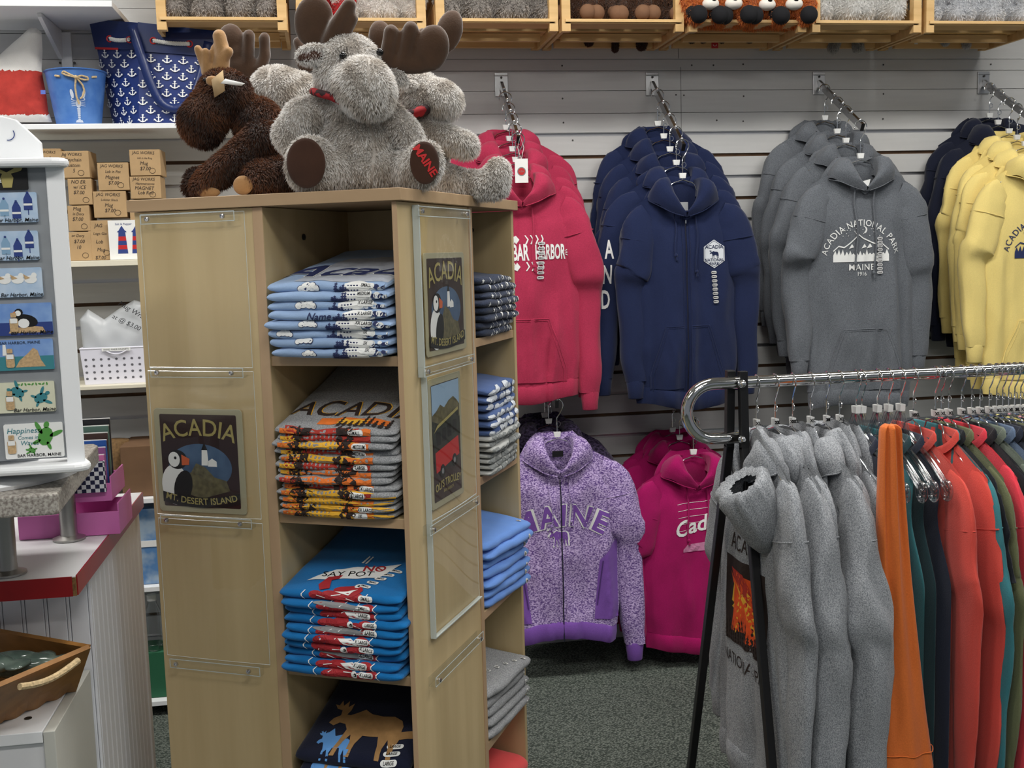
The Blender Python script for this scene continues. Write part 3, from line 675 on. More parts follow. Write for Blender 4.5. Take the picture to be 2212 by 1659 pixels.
velv2 = mat('foot_pad_velvet', srgb(62, 40, 30), .9, var=.2, vscale=22, sheen=.4, spec=.1)
tanv = mat('tan_plush', srgb(158, 122, 82), .9, var=.1, vscale=30, sheen=.4, spec=.1, bump=.3, bscale=300)
eye = mat('plush_eye', srgb(14, 12, 12), .12); stitch = mat('red_stitching', srgb(196, 36, 38), .7)
plaid = mat('buffalo_plaid', srgb(150, 22, 30), .8, col2=srgb(40, 16, 20), vscale=40, contrast=(.48, .52))
def frame_at(px, py, depth, z=None, yaw=0):
    p = CAM+ray(px, py)*depth
    if z is not None: p[2] = z
    return p
class Pic:                          # local frame facing the viewer; picture units scaled to the animal's real size
    def __init__(s, px, py, depth): s.px, s.py, s.k = px, py, depth/FPX; s.rz = -YAW
    def p(s, x, y, d=0): return ((x-s.px)*s.k, d*s.k, (s.py-y)*s.k)
    def e(s, x, y, d, rx, ry, rd, rot=0): return ('e', s.p(x, y, d), (rx*s.k, rd*s.k, ry*s.k), rot)
    def c(s, *P): return ('c', [(*s.p(x, y, d), r*s.k) for x, y, d, r in P])
def skin(name, parent, parts, vox, n, ln, wd, base, tip, seed, **k):
    V, N, F = blob(parts, vox)
    m = MB(); m.raw(V, F, 0, np.tile(np.array(base)*.6+np.array(tip)*.4, (len(V), 1)))
    if n: X, Fa, C = fur(V, N, F, n, ln, wd, base, tip, seed, **k); m.raw(X, Fa, 0, C)
    return m.build(name, furm, parent, ang=180)
def soft(name, parent, parts, vox, mm):
    V, N, F = blob(parts, vox, 4); return MB().raw(V, F).build(name, mm, parent, ang=180)
def pad(name, parent, P, x, y, d, rx, ry, nx, mm, dome=6, ny=0, txt=None):
    """flat sole of a foot, facing the viewer, turned by nx"""
    m = MB(); R = Matrix.Rotation(nx, 3, 'Z') @ Matrix.Rotation(ny, 3, 'X'); c = np.array(P.p(x, y, d))
    f = lambda a, b, e=0: c+np.array(R @ Vector((a*P.k, -(dome*max(0, 1-(a/rx)**2-(b/ry)**2)**.5+e)*P.k, b*P.k)))
    V = [[f(rx*r*math.cos(t), ry*r*math.sin(t)) for t in np.linspace(0, 2*pi, 33)[:-1]] for r in (1, .95, .85, .6, .3, .01)]
    m.grid(V, cu=True); o = m.build(name, mm, parent, ang=180)
    if txt:
        q = MB(); dtext(q, txt, 24, (0, 4), lambda a, b: f(a, b, 1.2), 4, rot=-1.0, bold=.03); q.build('stitched_word', stitch, o, smooth=False)
    return o
G_B = srgb(158, 146, 132); G_T = srgb(255, 253, 250)
def grey_patch(P): return np.clip(.0+.62*np.maximum(0, np.sin(P[:, 0]*75+2*np.sin(P[:, 2]*38))*np.sin(P[:, 2]*64+1.7*np.sin(P[:, 0]*45)+1)), 0, 1)
PL = 'plush moose on top of the tower'
TOPZ = 1.5395
# --- big grey moose
P = Pic(790, 414, 2.10); loc = frame_at(790, 414, 2.10, TOPZ)
t = thing('plush_moose', 'large frosted grey plush moose sitting in front with MAINE stitched on its foot', 'stuffed animal', tuple(loc), P.rz, PL)
seamA = lambda Pp: ~((np.abs(Pp[:, 0]-(12*P.k+.012*np.sin(Pp[:, 2]*22))) < .0026) & (Pp[:, 2] < (414-262)*P.k) & (Pp[:, 1] < 0)) & ~((np.abs(Pp[:, 0]-(30*P.k)) < .0022) & (Pp[:, 2] > (414-200)*P.k) & (Pp[:, 2] < (414-145)*P.k) & (Pp[:, 1] < -.03))
skin('body', t, [P.e(775, 322, 30, 92, 96, 78), P.e(790, 366, 25, 104, 50, 84), P.e(765, 240, 20, 70, 48, 56),
     P.e(766, 150, 10, 68, 70, 64), P.e(738, 170, 0, 45, 48, 50), P.c((782, 190, -30, 56), (806, 200, -62, 60), (815, 212, -70, 56)),
     P.c((705, 235, 15, 34), (660, 250, 0, 38), (634, 285, -8, 36), (656, 318, -18, 30)), P.c((848, 255, 15, 34), (882, 292, 0, 34), (903, 325, -10, 26)),
     P.c((765, 366, 10, 44), (700, 362, -60, 46)), P.e(687, 357, -82, 52, 60, 18, .12), P.c((855, 372, 20, 40), (905, 368, -40, 40)), P.e(922, 362, -60, 40, 50, 20, .25)],
     .0048, 60000, .0085, .0007, G_B, G_T, 1, keep=seamA, mixpatch=grey_patch)
pad('foot_pad', t, P, 684, 357, -113, 40, 51, 0, velv2, 5); pad('foot_pad', t, P, 926, 361, -88, 31, 44, .25, velv2, 5, txt='MAINE')
soft('antler', t, [P.e(694, 50, 8, 44, 56, 15, .15), P.e(735, 84, 8, 30, 24, 15, .3), P.c((726, 95, 0, 18), (745, 62, -8, 17), (774, 24, -12, 16)), P.c((778, 50, -5, 13), (760, 80, 0, 14), (745, 98, 10, 16))], .0042, velvet)
soft('antler', t, [P.e(902, 143, 15, 62, 22, 16), P.c((846, 132, 12, 17), (858, 78, 6, 17)), P.c((882, 138, 12, 17), (900, 72, 6, 17)), P.e(944, 112, 8, 38, 50, 17, .2)], .0042, velvet)
skin('ear', t, [P.e(692, 124, -25, 36, 21, 10, -.12)], .004, 2600, .007, .0007, G_B, G_T, 2)
soft('inner_ear', t, [P.e(690, 130, -34, 30, 12, 5, -.12)], .003, velv2)
skin('ear', t, [P.e(868, 172, 5, 26, 14, 9, .5)], .004, 1600, .007, .0007, G_B, G_T, 3)
m = MB(); m.ell(P.p(762, 135, -58), 8*P.k); m.build('eye', eye, t)
m = MB(); m.ell(P.p(838, 128, -48), 8*P.k); m.build('eye', eye, t)
m = MB()
for q in range(5): m.tube([P.p(752+q*5, 131, -64), P.p(748+q*6, 124-q, -70)], .0006, 4)
m.build('eyelashes', eye, t)
soft('collar', t, [P.c((690, 200, -20, 9), (705, 207, -40, 9), (735, 217, -56, 9), (775, 240, -58, 9), (805, 262, -50, 8))], .0032, plaid)
# --- grey moose behind left
P = Pic(600, 405, 2.40); loc = frame_at(600, 405, 2.40, TOPZ)
t = thing('plush_moose', 'frosted grey plush moose half hidden behind, between the brown moose and the big one', 'stuffed animal', tuple(loc), P.rz, PL)
skin('body', t, [P.e(620, 320, 30, 62, 80, 50), P.e(625, 372, 30, 64, 36, 50), P.e(612, 180, -15, 60, 62, 58), P.c((655, 175, 20, 48), (625, 178, 0, 56)), P.c((612, 240, 10, 44), (625, 300, 20, 50))],
     .0055, 30000, .009, .0008, G_B, G_T, 4, mixpatch=grey_patch, keep=lambda Pp: ~((np.abs(Pp[:, 0]-.006) < .0026) & (Pp[:, 1] < 0)))
skin('ear', t, [P.e(545, 158, 10, 26, 13, 9, .3)], .004, 1500, .007, .0008, G_B, G_T, 5)
soft('antler', t, [P.e(512, 54, 20, 29, 34, 14), P.e(536, 112, 20, 42, 24, 14, .4), P.e(520, 85, 20, 22, 30, 13), P.c((546, 105, 18, 14), (553, 48, 12, 13)), P.c((572, 118, 18, 14), (584, 92, 16, 13), (586, 54, 12, 12))], .0045, velvet)
soft('antler', t, [P.e(668, 96, 40, 26, 30, 13), P.c((668, 105, 40, 14), (652, 60, 40, 12))], .0045, velvet)
soft('collar', t, [P.c((600, 238, -35, 9), (630, 246, -38, 9), (662, 240, -30, 9))], .0035, plaid)
# --- grey moose behind right
P = Pic(930, 410, 2.34); loc = frame_at(930, 410, 2.34, TOPZ)
t = thing('plush_moose', 'frosted grey plush moose on the right, its leg stretched out sideways', 'stuffed animal', tuple(loc), P.rz, PL)
skin('body', t, [P.e(905, 310, 20, 66, 80, 52), P.e(915, 372, 20, 66, 34, 54), P.e(905, 190, 20, 55, 52, 50), P.c((915, 200, 5, 42), (955, 204, -5, 42), (968, 210, -10, 38)),
     P.c((900, 258, 0, 30), (955, 280, -15, 28), (1010, 304, -25, 27)), P.c((930, 368, 0, 38), (1000, 384, -15, 30), (1050, 388, -25, 28)), P.e(1072, 374, -25, 30, 44, 28, .3), P.c((1040, 390, -25, 26), (1075, 388, -25, 26))],
     .005, 42000, .009, .0008, G_B, G_T, 6, mixpatch=grey_patch)
skin('ear', t, [P.e(890, 178, -36, 24, 9, 8, -.1)], .004, 1400, .007, .0008, G_B, G_T, 7)
soft('antler', t, [P.e(980, 58, 25, 30, 48, 14, .32), P.e(938, 92, 28, 34, 26, 13, -.5), P.c((925, 95, 28, 14), (922, 60, 28, 12))], .0045, velvet)
soft('antler', t, [P.e(830, 60, 40, 26, 34, 13)], .0045, velvet)
soft('collar', t, [P.c((872, 242, -35, 13), (900, 240, -45, 14), (928, 230, -42, 12))], .0035, plaid)
# --- brown moose
B_B = srgb(48, 28, 20); B_T = srgb(126, 80, 52)
P = Pic(520, 417, 2.22); loc = frame_at(520, 417, 2.22, TOPZ)
t = thing('plush_moose', 'chocolate brown plush moose with tan antlers, seen from its side', 'stuffed animal', tuple(loc), P.rz, PL)
skin('body', t, [P.e(578, 318, 25, 62, 88, 55, -.35), P.e(600, 372, 20, 66, 42, 60), P.e(560, 250, 20, 52, 50, 46), P.e(498, 192, 5, 56, 50, 50, .3), P.c((480, 210, 0, 46), (446, 250, -8, 47), (450, 258, -8, 44)),
     P.c((575, 290, -25, 36), (525, 335, -40, 32), (470, 372, -50, 28), (452, 390, -52, 24)), P.c((520, 330, 40, 26), (440, 372, 20, 26), (420, 385, 10, 24)), P.c((620, 372, -10, 44), (575, 378, -55, 38)), P.c((425, 372, 10, 25), (432, 392, 10, 22))],
     .0048, 52000, .010, .0009, B_B, B_T, 8, mixpatch=lambda P_: np.clip(.45+.4*np.sin(P_[:, 0]*60+2*np.sin(P_[:, 2]*40)), 0, 1))
soft('antler', t, [P.c((458, 140, 5, 9), (446, 98, 0, 9)), P.c((462, 150, 0, 10), (463, 105, -4, 9)), P.c((492, 140, 5, 18), (498, 105, 5, 16), (492, 72, 5, 15)), P.c((497, 122, 0, 12), (512, 106, -5, 11)), P.c((460, 145, 5, 12), (492, 142, 5, 16)), P.c((478, 135, 10, 9), (478, 95, 10, 8))], .0032, tanv)
soft('ear', t, [P.e(484, 172, -44, 15, 12, 7, .2)], .003, tanv)
pad('foot_pad', t, P, 546, 392, -88, 22, 20, -.2, tanv, 6); pad('foot_pad', t, P, 470, 404, -72, 24, 11, 0, tanv, 6)
m = MB(); m.ell(P.p(468, 168, -38), 5*P.k); m.build('eye', eye, t)
kraft = mat('kraft_paper', srgb(176, 150, 112), .8)
m = MB(); m.raw([P.p(486, 172, -60), P.p(512, 153, -62), P.p(513, 195, -60), P.p(490, 208, -58)], [(0, 1, 2, 3)]); o = m.build('hang_tag', kraft, t, solid=.0006)
m = MB(); m.raw([P.p(505, 180, -62), P.p(516, 171, -64), P.p(556, 181, -60), P.p(548, 186, -60)], [(0, 1, 2, 3)]); m.build('hang_tag', wht, t, solid=.0005)
# ================================================================== garments and hangers
def sm(x, a, b): 
    k = max(0, min(1, (x-a)/(b-a))); return k*k*(3-2*k)
def garment(name, label, cat, group, loc, rz, fab, kind='hoodie', W=.19, L=.74, seed=1, hood=1.0, sl=(1, 1), slen=.60, bd=.040, fold=1.0, detail=2, inner=None, rib=None, zip_=False, strings=True, pocket=True, shr=None, sl_fab=None, tiltx=0, dip=None, drop=.085, strl=None, vd=None, hoodside=(1, 1), sleeves=True, flare=0.0, rot=None, neckw=.088, slw=(1, 1), slx=(1, 1)):
    rs = random.Random(seed); t = thing(name, label, cat, loc, rz, group)
    if rot is not None: t.rotation_euler = rot
    ph = rs.uniform(0, 90); inner = inner or fab; rib = rib or fab; sl_fab = sl_fab or fab; vd = vd or (.100 if zip_ else .085); dip = dip or (vd*.93 if kind == 'hoodie' else .05)
    Ls = drop; shW = shr or W*.98
    K = []
    for i in range(7): K.append((rs.uniform(-.95, .95), rs.uniform(-.35, .35), rs.uniform(.05, .14), rs.uniform(.007, .018)*fold*rs.choice((-1, 1, 1))))
    def half(tt): 
        a = shW*(1-sm(tt, 0, .25))+W*sm(tt, 0, .25); a *= (1+flare*tt)
        if kind in ('hoodie', 'crew'): a *= 1-.05*sm(tt, .86, 1)
        if kind == 'tank': a *= 1-.20*math.sin(min(1, tt/.32)*pi)**2*(tt < .32)
        return a
    def ztop(x, front):
        ax = abs(x); z = -Ls*(ax/shW)**1.45
        if front and ax < neckw: z -= dip*(1-(ax/neckw)**2)
        return z
    def dep_(tt): return .010+bd*sm(tt, 0, .22)*(1+.15*math.sin(tt*5+ph))
    def P(s, tt, front):
        x = half(tt)*s; z0 = ztop(x, front); z = z0+(-L-z0+.012*math.sin(s*3+ph)*tt)*tt
        e = max(0, 1-abs(s)**2.6)**.5; y = dep_(tt)*e
        if front and abs(x) < neckw*1.3: y += .02*(1-sm(abs(x), 0, neckw*1.3))*(1-sm(tt, 0, .2))
        fo = 0
        for c, sl_, w, A in K: d = (s-(c+sl_*tt))/w; fo += A*math.exp(-d*d)*sm(tt, .05, .7)
        fo += .012*fold*nz(s*2.6+ph, tt*3.0+s, ph)+.0035*fold*nz(s*8+tt*3, tt*9+ph, 2)+.010*fold*((1-abs(nz(s*1.6+ph, tt*2.2-s*1.2, 7))*2.2)-.5)*sm(tt, .15, .6)
        y = max(.004*e, y+fo*e**.6)
        bow = -.016*(abs(s)**2)*0
        return np.array((x, -y+bow if front else y*.8, z))
    nS, nT = (44, 46) if detail > 1 else (30, 30)
    S_ = np.sin(np.linspace(-pi/2, pi/2, nS)); T_ = np.linspace(0, 1, nT)**1.15
    m = MB(); m.grid([[P(s, tt, True) for s in S_] for tt in T_]); m.grid([[P(s, tt, False) for s in S_[::-1]] for tt in T_])
    m.build('body', fab, t, ang=180)
    def front(x, z, e=.0012):
        tt = .5
        for _ in range(6):
            s = max(-.97, min(.97, x/half(tt))); z0 = ztop(half(tt)*s, True); tt = max(0, min(1, (z-z0)/(-L-z0)))
        p = P(s, tt, True); return np.array((x, p[1]-e, z))
    # hem
    if kind in ('hoodie', 'crew') and detail > 0:
        m = MB(); R = []
        for k, dz in enumerate((.004, -.006, -.030, -.052, -.056)):
            row = []; nn = 96
            for i in range(nn):
                a = 2*pi*i/nn; sx = math.cos(a); s = max(-1, min(1, sx)); f = math.sin(a) < 0
                q = P(s, 1, f); rr = 1.0 if k in (0, 4) else 1.04; rb = (1+.020*(i % 2)) if k in (1, 2, 3) else .985
                row.append((q[0]*(.985-.02*(k > 2)), q[1]*rr*rb*(1.08 if k in (1, 2) else 1), q[2]+dz))
            R.append(row)
        m.grid(R, cu=True); m.build('hem_band', rib, t, ang=180)
    # sleeves
    if sleeves:
        for si, sd in enumerate((-1, 1)):
            k = sl[si]
            if not k: continue
            r2 = random.Random(seed*7+si); sw = slen*(k if k > .3 else 1)
            out = r2.uniform(.0, .03); yb = r2.uniform(-.02, .02); kn = r2.uniform(.36, .48); kink = r2.uniform(.2, 1)
            C = [(shW*.66, .0, -Ls-.022, .044, .024), (shW*.80, -.002, -Ls-.038, .054, .032), (shW*.90, -.004, -Ls-.070, .058, .037), (shW*.95+out*.3, -.008, -Ls-.14, .058, .042), (shW*.99+out*.7, -.012, -Ls-.20, .058, .042), (shW*1.02+out, -.010+yb*.4, -Ls-sw*kn, .058, .040),
                 (shW*1.07+out-.012*kink, -.002+.022*kink, -Ls-sw*(kn+.07), .049, .035), (shW*1.06+out-.016*kink, .012*kink, -Ls-sw*.68, .046, .035), (shW*1.05+out*.8, -.004+yb*.6, -Ls-sw*.88, .041, .032), (shW*1.05+out*.7, -.006+yb*.6, -Ls-sw, .034, .026)]
            if kind == 'tee': C = C[:4]+[(shW*1.10, -.006, -Ls-.21, .062, .040)]
            C = np.array(C); n = 34; u = np.linspace(0, len(C)-1, n); Q = np.stack([np.interp(u, range(len(C)), C[:, j]) for j in range(5)], 1)
            for _ in range(1): Q[1:-1] = (Q[:-2]+2*Q[1:-1]+Q[2:])/4
            Tn = np.gradient(Q[:, :3], axis=0); Tn /= np.linalg.norm(Tn, axis=1, keepdims=True); seg = 22; V = []
            for i in range(n):
                A = np.cross(Tn[i], (0, 1, 0)); A /= np.linalg.norm(A); B = np.array((0, 1, 0)); row = []
                for j in range(seg):
                    a = 2*pi*j/seg; f = 1+.16*fold*nz(math.cos(a)*1.6+ph+si*9, i*.20, math.sin(a)*1.6)+.045*fold*math.sin(i*.9+math.cos(a)*1.5+ph)*sm(i/n, .4, .7)+.07*fold*(abs(nz(math.cos(a)*2.2+i*.10+ph, i*.28-math.sin(a)*1.5, si*4+ph))*2-.5)
                    ca, sa = math.cos(a), math.sin(a)
                    row.append(Q[i, :3]+A*Q[i, 3]*f*math.copysign(abs(ca)**.8, ca)+B*Q[i, 4]*(1+(slw[si]-1)*sm(i/n, .15, .55)*(1-.5*sm(i/n, .8, 1)))*f*math.copysign(abs(sa)**.8, sa))
                V.append(row)
            V = np.array(V); V[:, :, 0] *= sd; V[:, :, 0] += sd*(slx[si]-1)*shW*np.linspace(0, 1, n)[:, None]**.6*1.6
            m = MB(); m.grid(V if sd > 0 else V[:, ::-1], cu=True); s_ = m.build('sleeve', sl_fab, t, ang=180)
            if kind != 'tee' and detail > 0:
                e = Q[-1].copy(); V = []
                for k2, (dz, f) in enumerate(((.006, .97), (-.002, 1.04), (-.03, .92), (-.055, .86), (-.058, .78), (-.05, .7))):
                    V.append([((e[0]+(slx[si]-1)*shW*1.6)*sd+(.86*e[3]*math.cos(a)*f*(1+.03*(j % 2)))*sd, e[1]+e[4]*math.sin(a)*f*(1+.03*(j % 2)), e[2]+dz) for j, a in enumerate(np.linspace(0, 2*pi, 41)[:-1])])
                m = MB(); m.grid(np.array(V) if sd > 0 else np.array(V)[:, ::-1], cu=True); m.build('cuff', rib, s_, ang=180)
            if detail > 0 and kind != 'tee':        # dropped shoulder seam
                m = MB(); i0 = 9; m.tube([tuple(v) for v in V_ring(np.array([(Q[i0, 0]+(slx[si]-1)*shW*1.6*(i0/(n-1))**.6)*sd, Q[i0, 1], Q[i0, 2]]), Q[i0], Tn[i0]*np.array((sd, 1, 1)), seg)], .0017, 5, closed=True); m.build('shoulder_seam', sl_fab, s_)
    # hood or collar
    if kind == 'hoodie':
        def hcurve(sd, hs):
            k = [0, .2, .42, .62, .8, 1]
            I = [(0, -.062, -vd), (.020, -.066, -vd*.74), (.040, -.064, -vd*.40), (.052, -.040, -.004+.016*hs), (.046, .026, .012*hs), (0, .050, -.012)]
            O = [(0, -.058, -vd-.014), (.052, -.060, -vd*.98), (.092, -.046, -vd*.74), (.122, -.012, -.056), (.105, .035, -.036), (0, .062, -.036)]
            n = 26; u = np.linspace(0, 1, n)
            f = lambda A: np.stack([np.interp(u, k, [p[j] for p in A]) for j in range(3)], 1)
            I, O = f(I), f(O)
            for A in (I, O):
                for _ in range(3): A[1:-1] = (A[:-2]+2*A[1:-1]+A[2:])/4
                A[:, 0] *= sd
            return u, I, O
        m = MB()
        for sd in (-1, 1):
            hs = (hoodside[0] if sd < 0 else hoodside[1])*hood; u, I, O = hcurve(sd, hs); V = []
            for j, w in enumerate((-1, -.6, -.25, 0, .12, .3, .5, .68, .84, 1)):
                row = []
                for i in range(len(u)):
                    v = u[i]
                    if w < 0: p = I[i]+np.array((-I[i][0]*.10, .018+.01*v, .050*w*(.5+v)))*(-w)**.5*np.array((1, 1, 1))
                    else: p = I[i]*(1-w)+O[i]*w
                    bul = (.009+.020*math.sin(pi*min(1, v*1.05))**.8*hs)*(math.sin(pi*w)**.7 if w > 0 else 0)
                    wr = .007*nz(v*5+ph, w*2.5+sd*5, ph)+.004*math.sin(v*16+w*4+ph+sd)*(.3+.7*math.sin(pi*v))
                    d = np.array((sd*.35, -.55 if v < .62 else .1, .76))
                    row.append(p+d*(bul+(wr if w > -.9 else 0)))
                V.append(row)
            V = np.array(V); m.grid(V if sd < 0 else V[:, ::-1])
        m.build('hood', fab, t, ang=180)
        # the bag of the hood hanging down the back
        m = MB(); V = []
        for i in range(14):
            v = i/13; row = []
            for j in range(24):
                a = 2*pi*j/24; rx = .125*math.sin(pi*(.12+.80*v))**.7*(1+.05*nz(i*.3, j*.3, ph)); ry = .034*math.sin(pi*(.08+.86*v))**.6
                row.append((rx*math.cos(a), .058+ry*math.sin(a)+.01*v, .020*hood-.215*v*hood+.006*nz(j*.5, i*.4, ph)))
            V.append(row)
        m.grid(V, cu=True); m.build('hood_bag', fab, t, ang=180)
        for sd in (-1, 1):
            u, I, O = hcurve(sd, 1); m = MB(); m.tube([o+np.array((0, -.002, -.001)) for o in O[1:17]], .0016, 5); m.build('hood_seam', fab, t)
    else:
        m = MB(); V = []
        for k, (rf, dz) in enumerate(((1.10, -.004), (1.08, .008), (1.0, .014), (.93, .010), (.92, -.004))):
            V.append([(math.sin(a)*neckw*rf, -math.cos(a)*.034*rf-.003, dz-.008-(dip*.95)*max(0, math.cos(a))**1.5) for a in np.linspace(0, 2*pi, 37)[:-1]])
        m.grid(V, cu=True); m.build('collar', rib, t, ang=180)
    if kind == 'hoodie' and strings and detail > 1:
        for sd in (-1, 1):
            ln = strl or rs.uniform(.17, .25); ln *= 1+.06*sd; x = sd*.034; m = MB(); pts = []
            for i in range(16): z = -vd*.72-ln*i/15; q = front(x+.004*math.sin(i*.5+ph), min(z, -vd)); pts.append((q[0], q[1]-.006-.018*max(0, 1-i/4), z))
            m.tube(pts, .0028, 6); e = pts[-1]; m.ell((e[0], e[1], e[2]), (.0055, .005, .007), None, 8, 6); m.tube([(e[0], e[1], e[2]), (e[0]+.003, e[1], e[2]-.016)], [.0028, .004], 6)
            m.build('drawstring', fab, t)
            g = MB(); g.lathe([(.005, 0), (.006, .001), (.004, .0015), (.0025, .0)], 12, (x, pts[0][1]-.001, pts[0][2]+.002), Matrix.Rotation(pi/2, 3, 'X')); g.build('eyelet', chrome(), t)
    if pocket and detail > 1:
        zb = -L+.004; w1, w2, hh = W*.68, W*.40, .205
        outs = [[(-w1, zb), (-w1, zb+.045), (-w2, zb+hh), (w2, zb+hh), (w1, zb+.045), (w1, zb)]]
        if zip_: outs = [[(-w1, zb), (-w1, zb+.045), (-w2, zb+hh), (-.012, zb+hh), (-.012, zb)], [(.012, zb), (.012, zb+hh), (w2, zb+hh), (w1, zb+.045), (w1, zb)]]
        for o in outs:
            m = MB(); dpoly(m, o, lambda x, z: front(x, z, .005), .012)
            for i in range(len(o)):
                a, b = np.array(o[i]), np.array(o[(i+1) % len(o)])
                if abs(a[1]-b[1]) < 1e-6 and a[1] < zb+.01: continue
                m.tube([front(*(a+(b-a)*k/10), .0045) for k in range(11)], .0022, 5); c = (a+b)/2; 
                m.tube([front(*((a+(b-a)*k/10)*np.array((.93, 1))+np.array((0, -.006))), .0058) for k in range(11)], .0008, 4)
            m.build('pocket', fab, t, ang=60)
    if zip_:
        m = MB(); zz = np.linspace(-vd, -L-.05, 40)
        for z in zz[:-1]: pass
        m.tube([front(0, z, .003) if z > -L else front(0, -L, .004)+np.array((0, 0, z+L)) for z in zz], .004, 5, flat=.5); m.build('zip', mat('zip_tape', srgb(30, 32, 48) if not isinstance(zip_, tuple) else srgb(*zip_), .6), t)
        m = MB(); q = front(0, -vd-.006, .010); m.box(q, (.007, .004, .012)); m.box(q+np.array((0, -.002, -.018)), (.004, .002, .022)); m.build('zip_pull', chrome(), t)
        for sd in (-1, 1):
            m = MB(); m.tube([front(sd*.012, z, .002) for z in np.linspace(-.09, -L, 30)], .0012, 4); m.build('zip_seam', fab, t)
    return t, front
def V_ring(c, q, T, seg):
    A = np.cross(T, (0, 1, 0)); A /= np.linalg.norm(A); R = []
    for j in range(seg):
        a = 2*pi*j/seg; ca, sa = math.cos(a), math.sin(a); R.append(c+A*q[3]*1.015*math.copysign(abs(ca)**.8, ca)+np.array((0, 1, 0))*q[4]*1.015*math.copysign(abs(sa)**.8, sa))
    return R
# ------------------------------------------------------------------ hangers (origin at the hook's contact point)
HN = .150                      # hook to neck
def make_hanger(label, group, size=None):
    t = thing('coat_hanger', label, 'hanger', (0, 0, 0), 0, group)
    m = MB(); a = np.linspace(-2.0, pi*.5+1.45, 22); r = .019
    pts = [(r*math.sin(x)*1.0, 0, -r+r*math.cos(x)-.0) for x in np.linspace(-1.7, 2.2, 20)]
    pts = [(p[0]*1.12, 0, p[2]*1.12) for p in pts]+[(.010, 0, -.048), (0, 0, -.062), (0, 0, -.080)]
    m.tube(pts, .0017, 6); m.ell(pts[0], .0032, None, 8, 6)
    m.tube([(.007*math.cos(x)+.005, 0, -.082+.008*math.sin(x)) for x in np.linspace(0, 2*pi, 14)[:-1]], .0013, 5, closed=True)
    m.tube([(0, 0, -.080), (0, 0, -.128)], .0015, 6); m.build('hook', chrome(), t)
    m = MB(); m.prism([(-.012, -.108), (.012, -.108), (.009, -.125), (-.009, -.125)], lambda x, z, d: (x, d-.005, z), .010); s = m.build('size_clip', wht, t, bevel=.0006, smooth=False)
    if size: q = MB(); dtext(q, size, .0105, (0, -.1165), plane((0, -.0055, 0), (1, 0, 0), (0, 0, 1)), 0, bold=.02); q.build('size_letters', blk, s, smooth=False)
    for sd in (-1, 1):
        m = MB(); m.tube([(0, -.002, -.130), (sd*.030, -.002, -.139), (sd*.038, -.002, -.144), (sd*.050, -.002, -.172), (sd*.070, -.002, -.180), (sd*.155, -.002, -.226), (sd*.160, -.001, -.234), (sd*.150, 0, -.237)], .0018, 6)
        m.build('shoulder_wire', chrome(), t)
    m = MB(); m.tube([(-.150, 0, -.237), (.150, 0, -.237)], .0015, 6); m.build('trouser_bar', chrome(), t)
    return t
hang0 = None
def hanger(loc, rz, label, group, roll=0):
    global hang0
    if hang0 is None: hang0 = make_hanger(label, group); h = hang0; h.location = loc
    else: h = dup(hang0, loc, None, label, group)
    h.rotation_euler = (0, roll, rz); return h
# ------------------------------------------------------------------ waterfall arms
def arm(x0, z0, yl, zl, label, balls):
    t = thing('waterfall_rack', label, 'wall rack arm', (x0, 0, z0), 0, 'chrome waterfall arms on the slat wall')
    m = MB(); m.bb(-.023, .023, -.0055, -.0012, -.058, .022); m.bb(-.023, .023, -.009, -.0055, .010, .013); m.build('wall_plate', steel(), t, bevel=.0012, smooth=False)
    P0, P1 = np.array((0, -.005, -.018)), np.array((0, yl, zl-z0)); d = (P1-P0); L = np.linalg.norm(d); ang = math.atan2(d[2], -d[1])
    M = Matrix.Rotation(-ang, 3, 'X'); m = MB(); m.box((P0+P1)/2, (.0105, L, .024), M=M); m.build('sloping_bar', mat('bar_dark_chrome', (.45, .45, .46), .22, 1), t, bevel=.001, smooth=False)
    m = MB(); m.box(P1+d/L*.001, (.0115, .003, .025), M=M); m.build('end_cap', blk, t, smooth=False)
    up = np.array(M @ Vector((0, 0, 1))); 
    for k in balls:
        m = MB(); q = P0+d*k+up*.014; m.ell(q, .0055, None, 10, 8); m.build('stop_ball', chrome(), t)
    m = MB(); m.lathe([(.004, 0), (.003, .002)], 10, (0, -.009, .005), Matrix.Rotation(pi/2, 3, 'X')); m.build('screw', screw, t)
    return lambda k: np.array((x0, 0, z0))+P0+d*k+up*.0145
OK_ = ['front', 'second from the front', 'third from the front', 'fourth from the front', 'fifth from the front', 'rearmost']
def row(armf, ks, desc, fab, what, seed, place, grp, **kw):
    """garments from rear to front along an arm; returns the front one"""
    n = len(ks); out = None
    for i, k in enumerate(ks):
        r = n-1-i; p = armf(k); pos = OK_[r] if r < n-1 or n == 1 else 'rearmost'
        rq = random.Random(seed+i*3); rzv = rq.uniform(-.10, .10)*(1 if r else .3)+kw.get('rzo', 0)
        a = {q: v for q, v in kw.items() if q not in ('rzo', 'front_kw', 'back_kw', 'second_kw')}
        if r: a['hood'] = rq.uniform(.5, 1.1); a['hoodside'] = (rq.uniform(.6, 1.2), rq.uniform(.6, 1.2)); a['L'] = a['L']*rq.uniform(.97, 1.02)
        a.update(kw.get('front_kw', {}) if r == 0 else kw.get('back_kw', {}))
        if r == 1: a.update(kw.get('second_kw', {}))
        hanger(tuple(p), rzv, f'wire hanger holding the {pos} {what} {place}', 'chrome hangers on the wall arms')
        out = garment('hoodie', f'{desc}, {pos} {place}', 'hoodie', grp, (p[0], p[1], p[2]-HN+.014), rzv, fab, seed=seed+i, detail=2 if r == 0 else 1, **a)
        out[0].scale = (1, .85 if r == 0 else .66, 1)
    if kw.get('shift2'): pass
    return out
pink = cloth('rose_pink_fleece', (172, 50, 80), .12); pinkd = pink
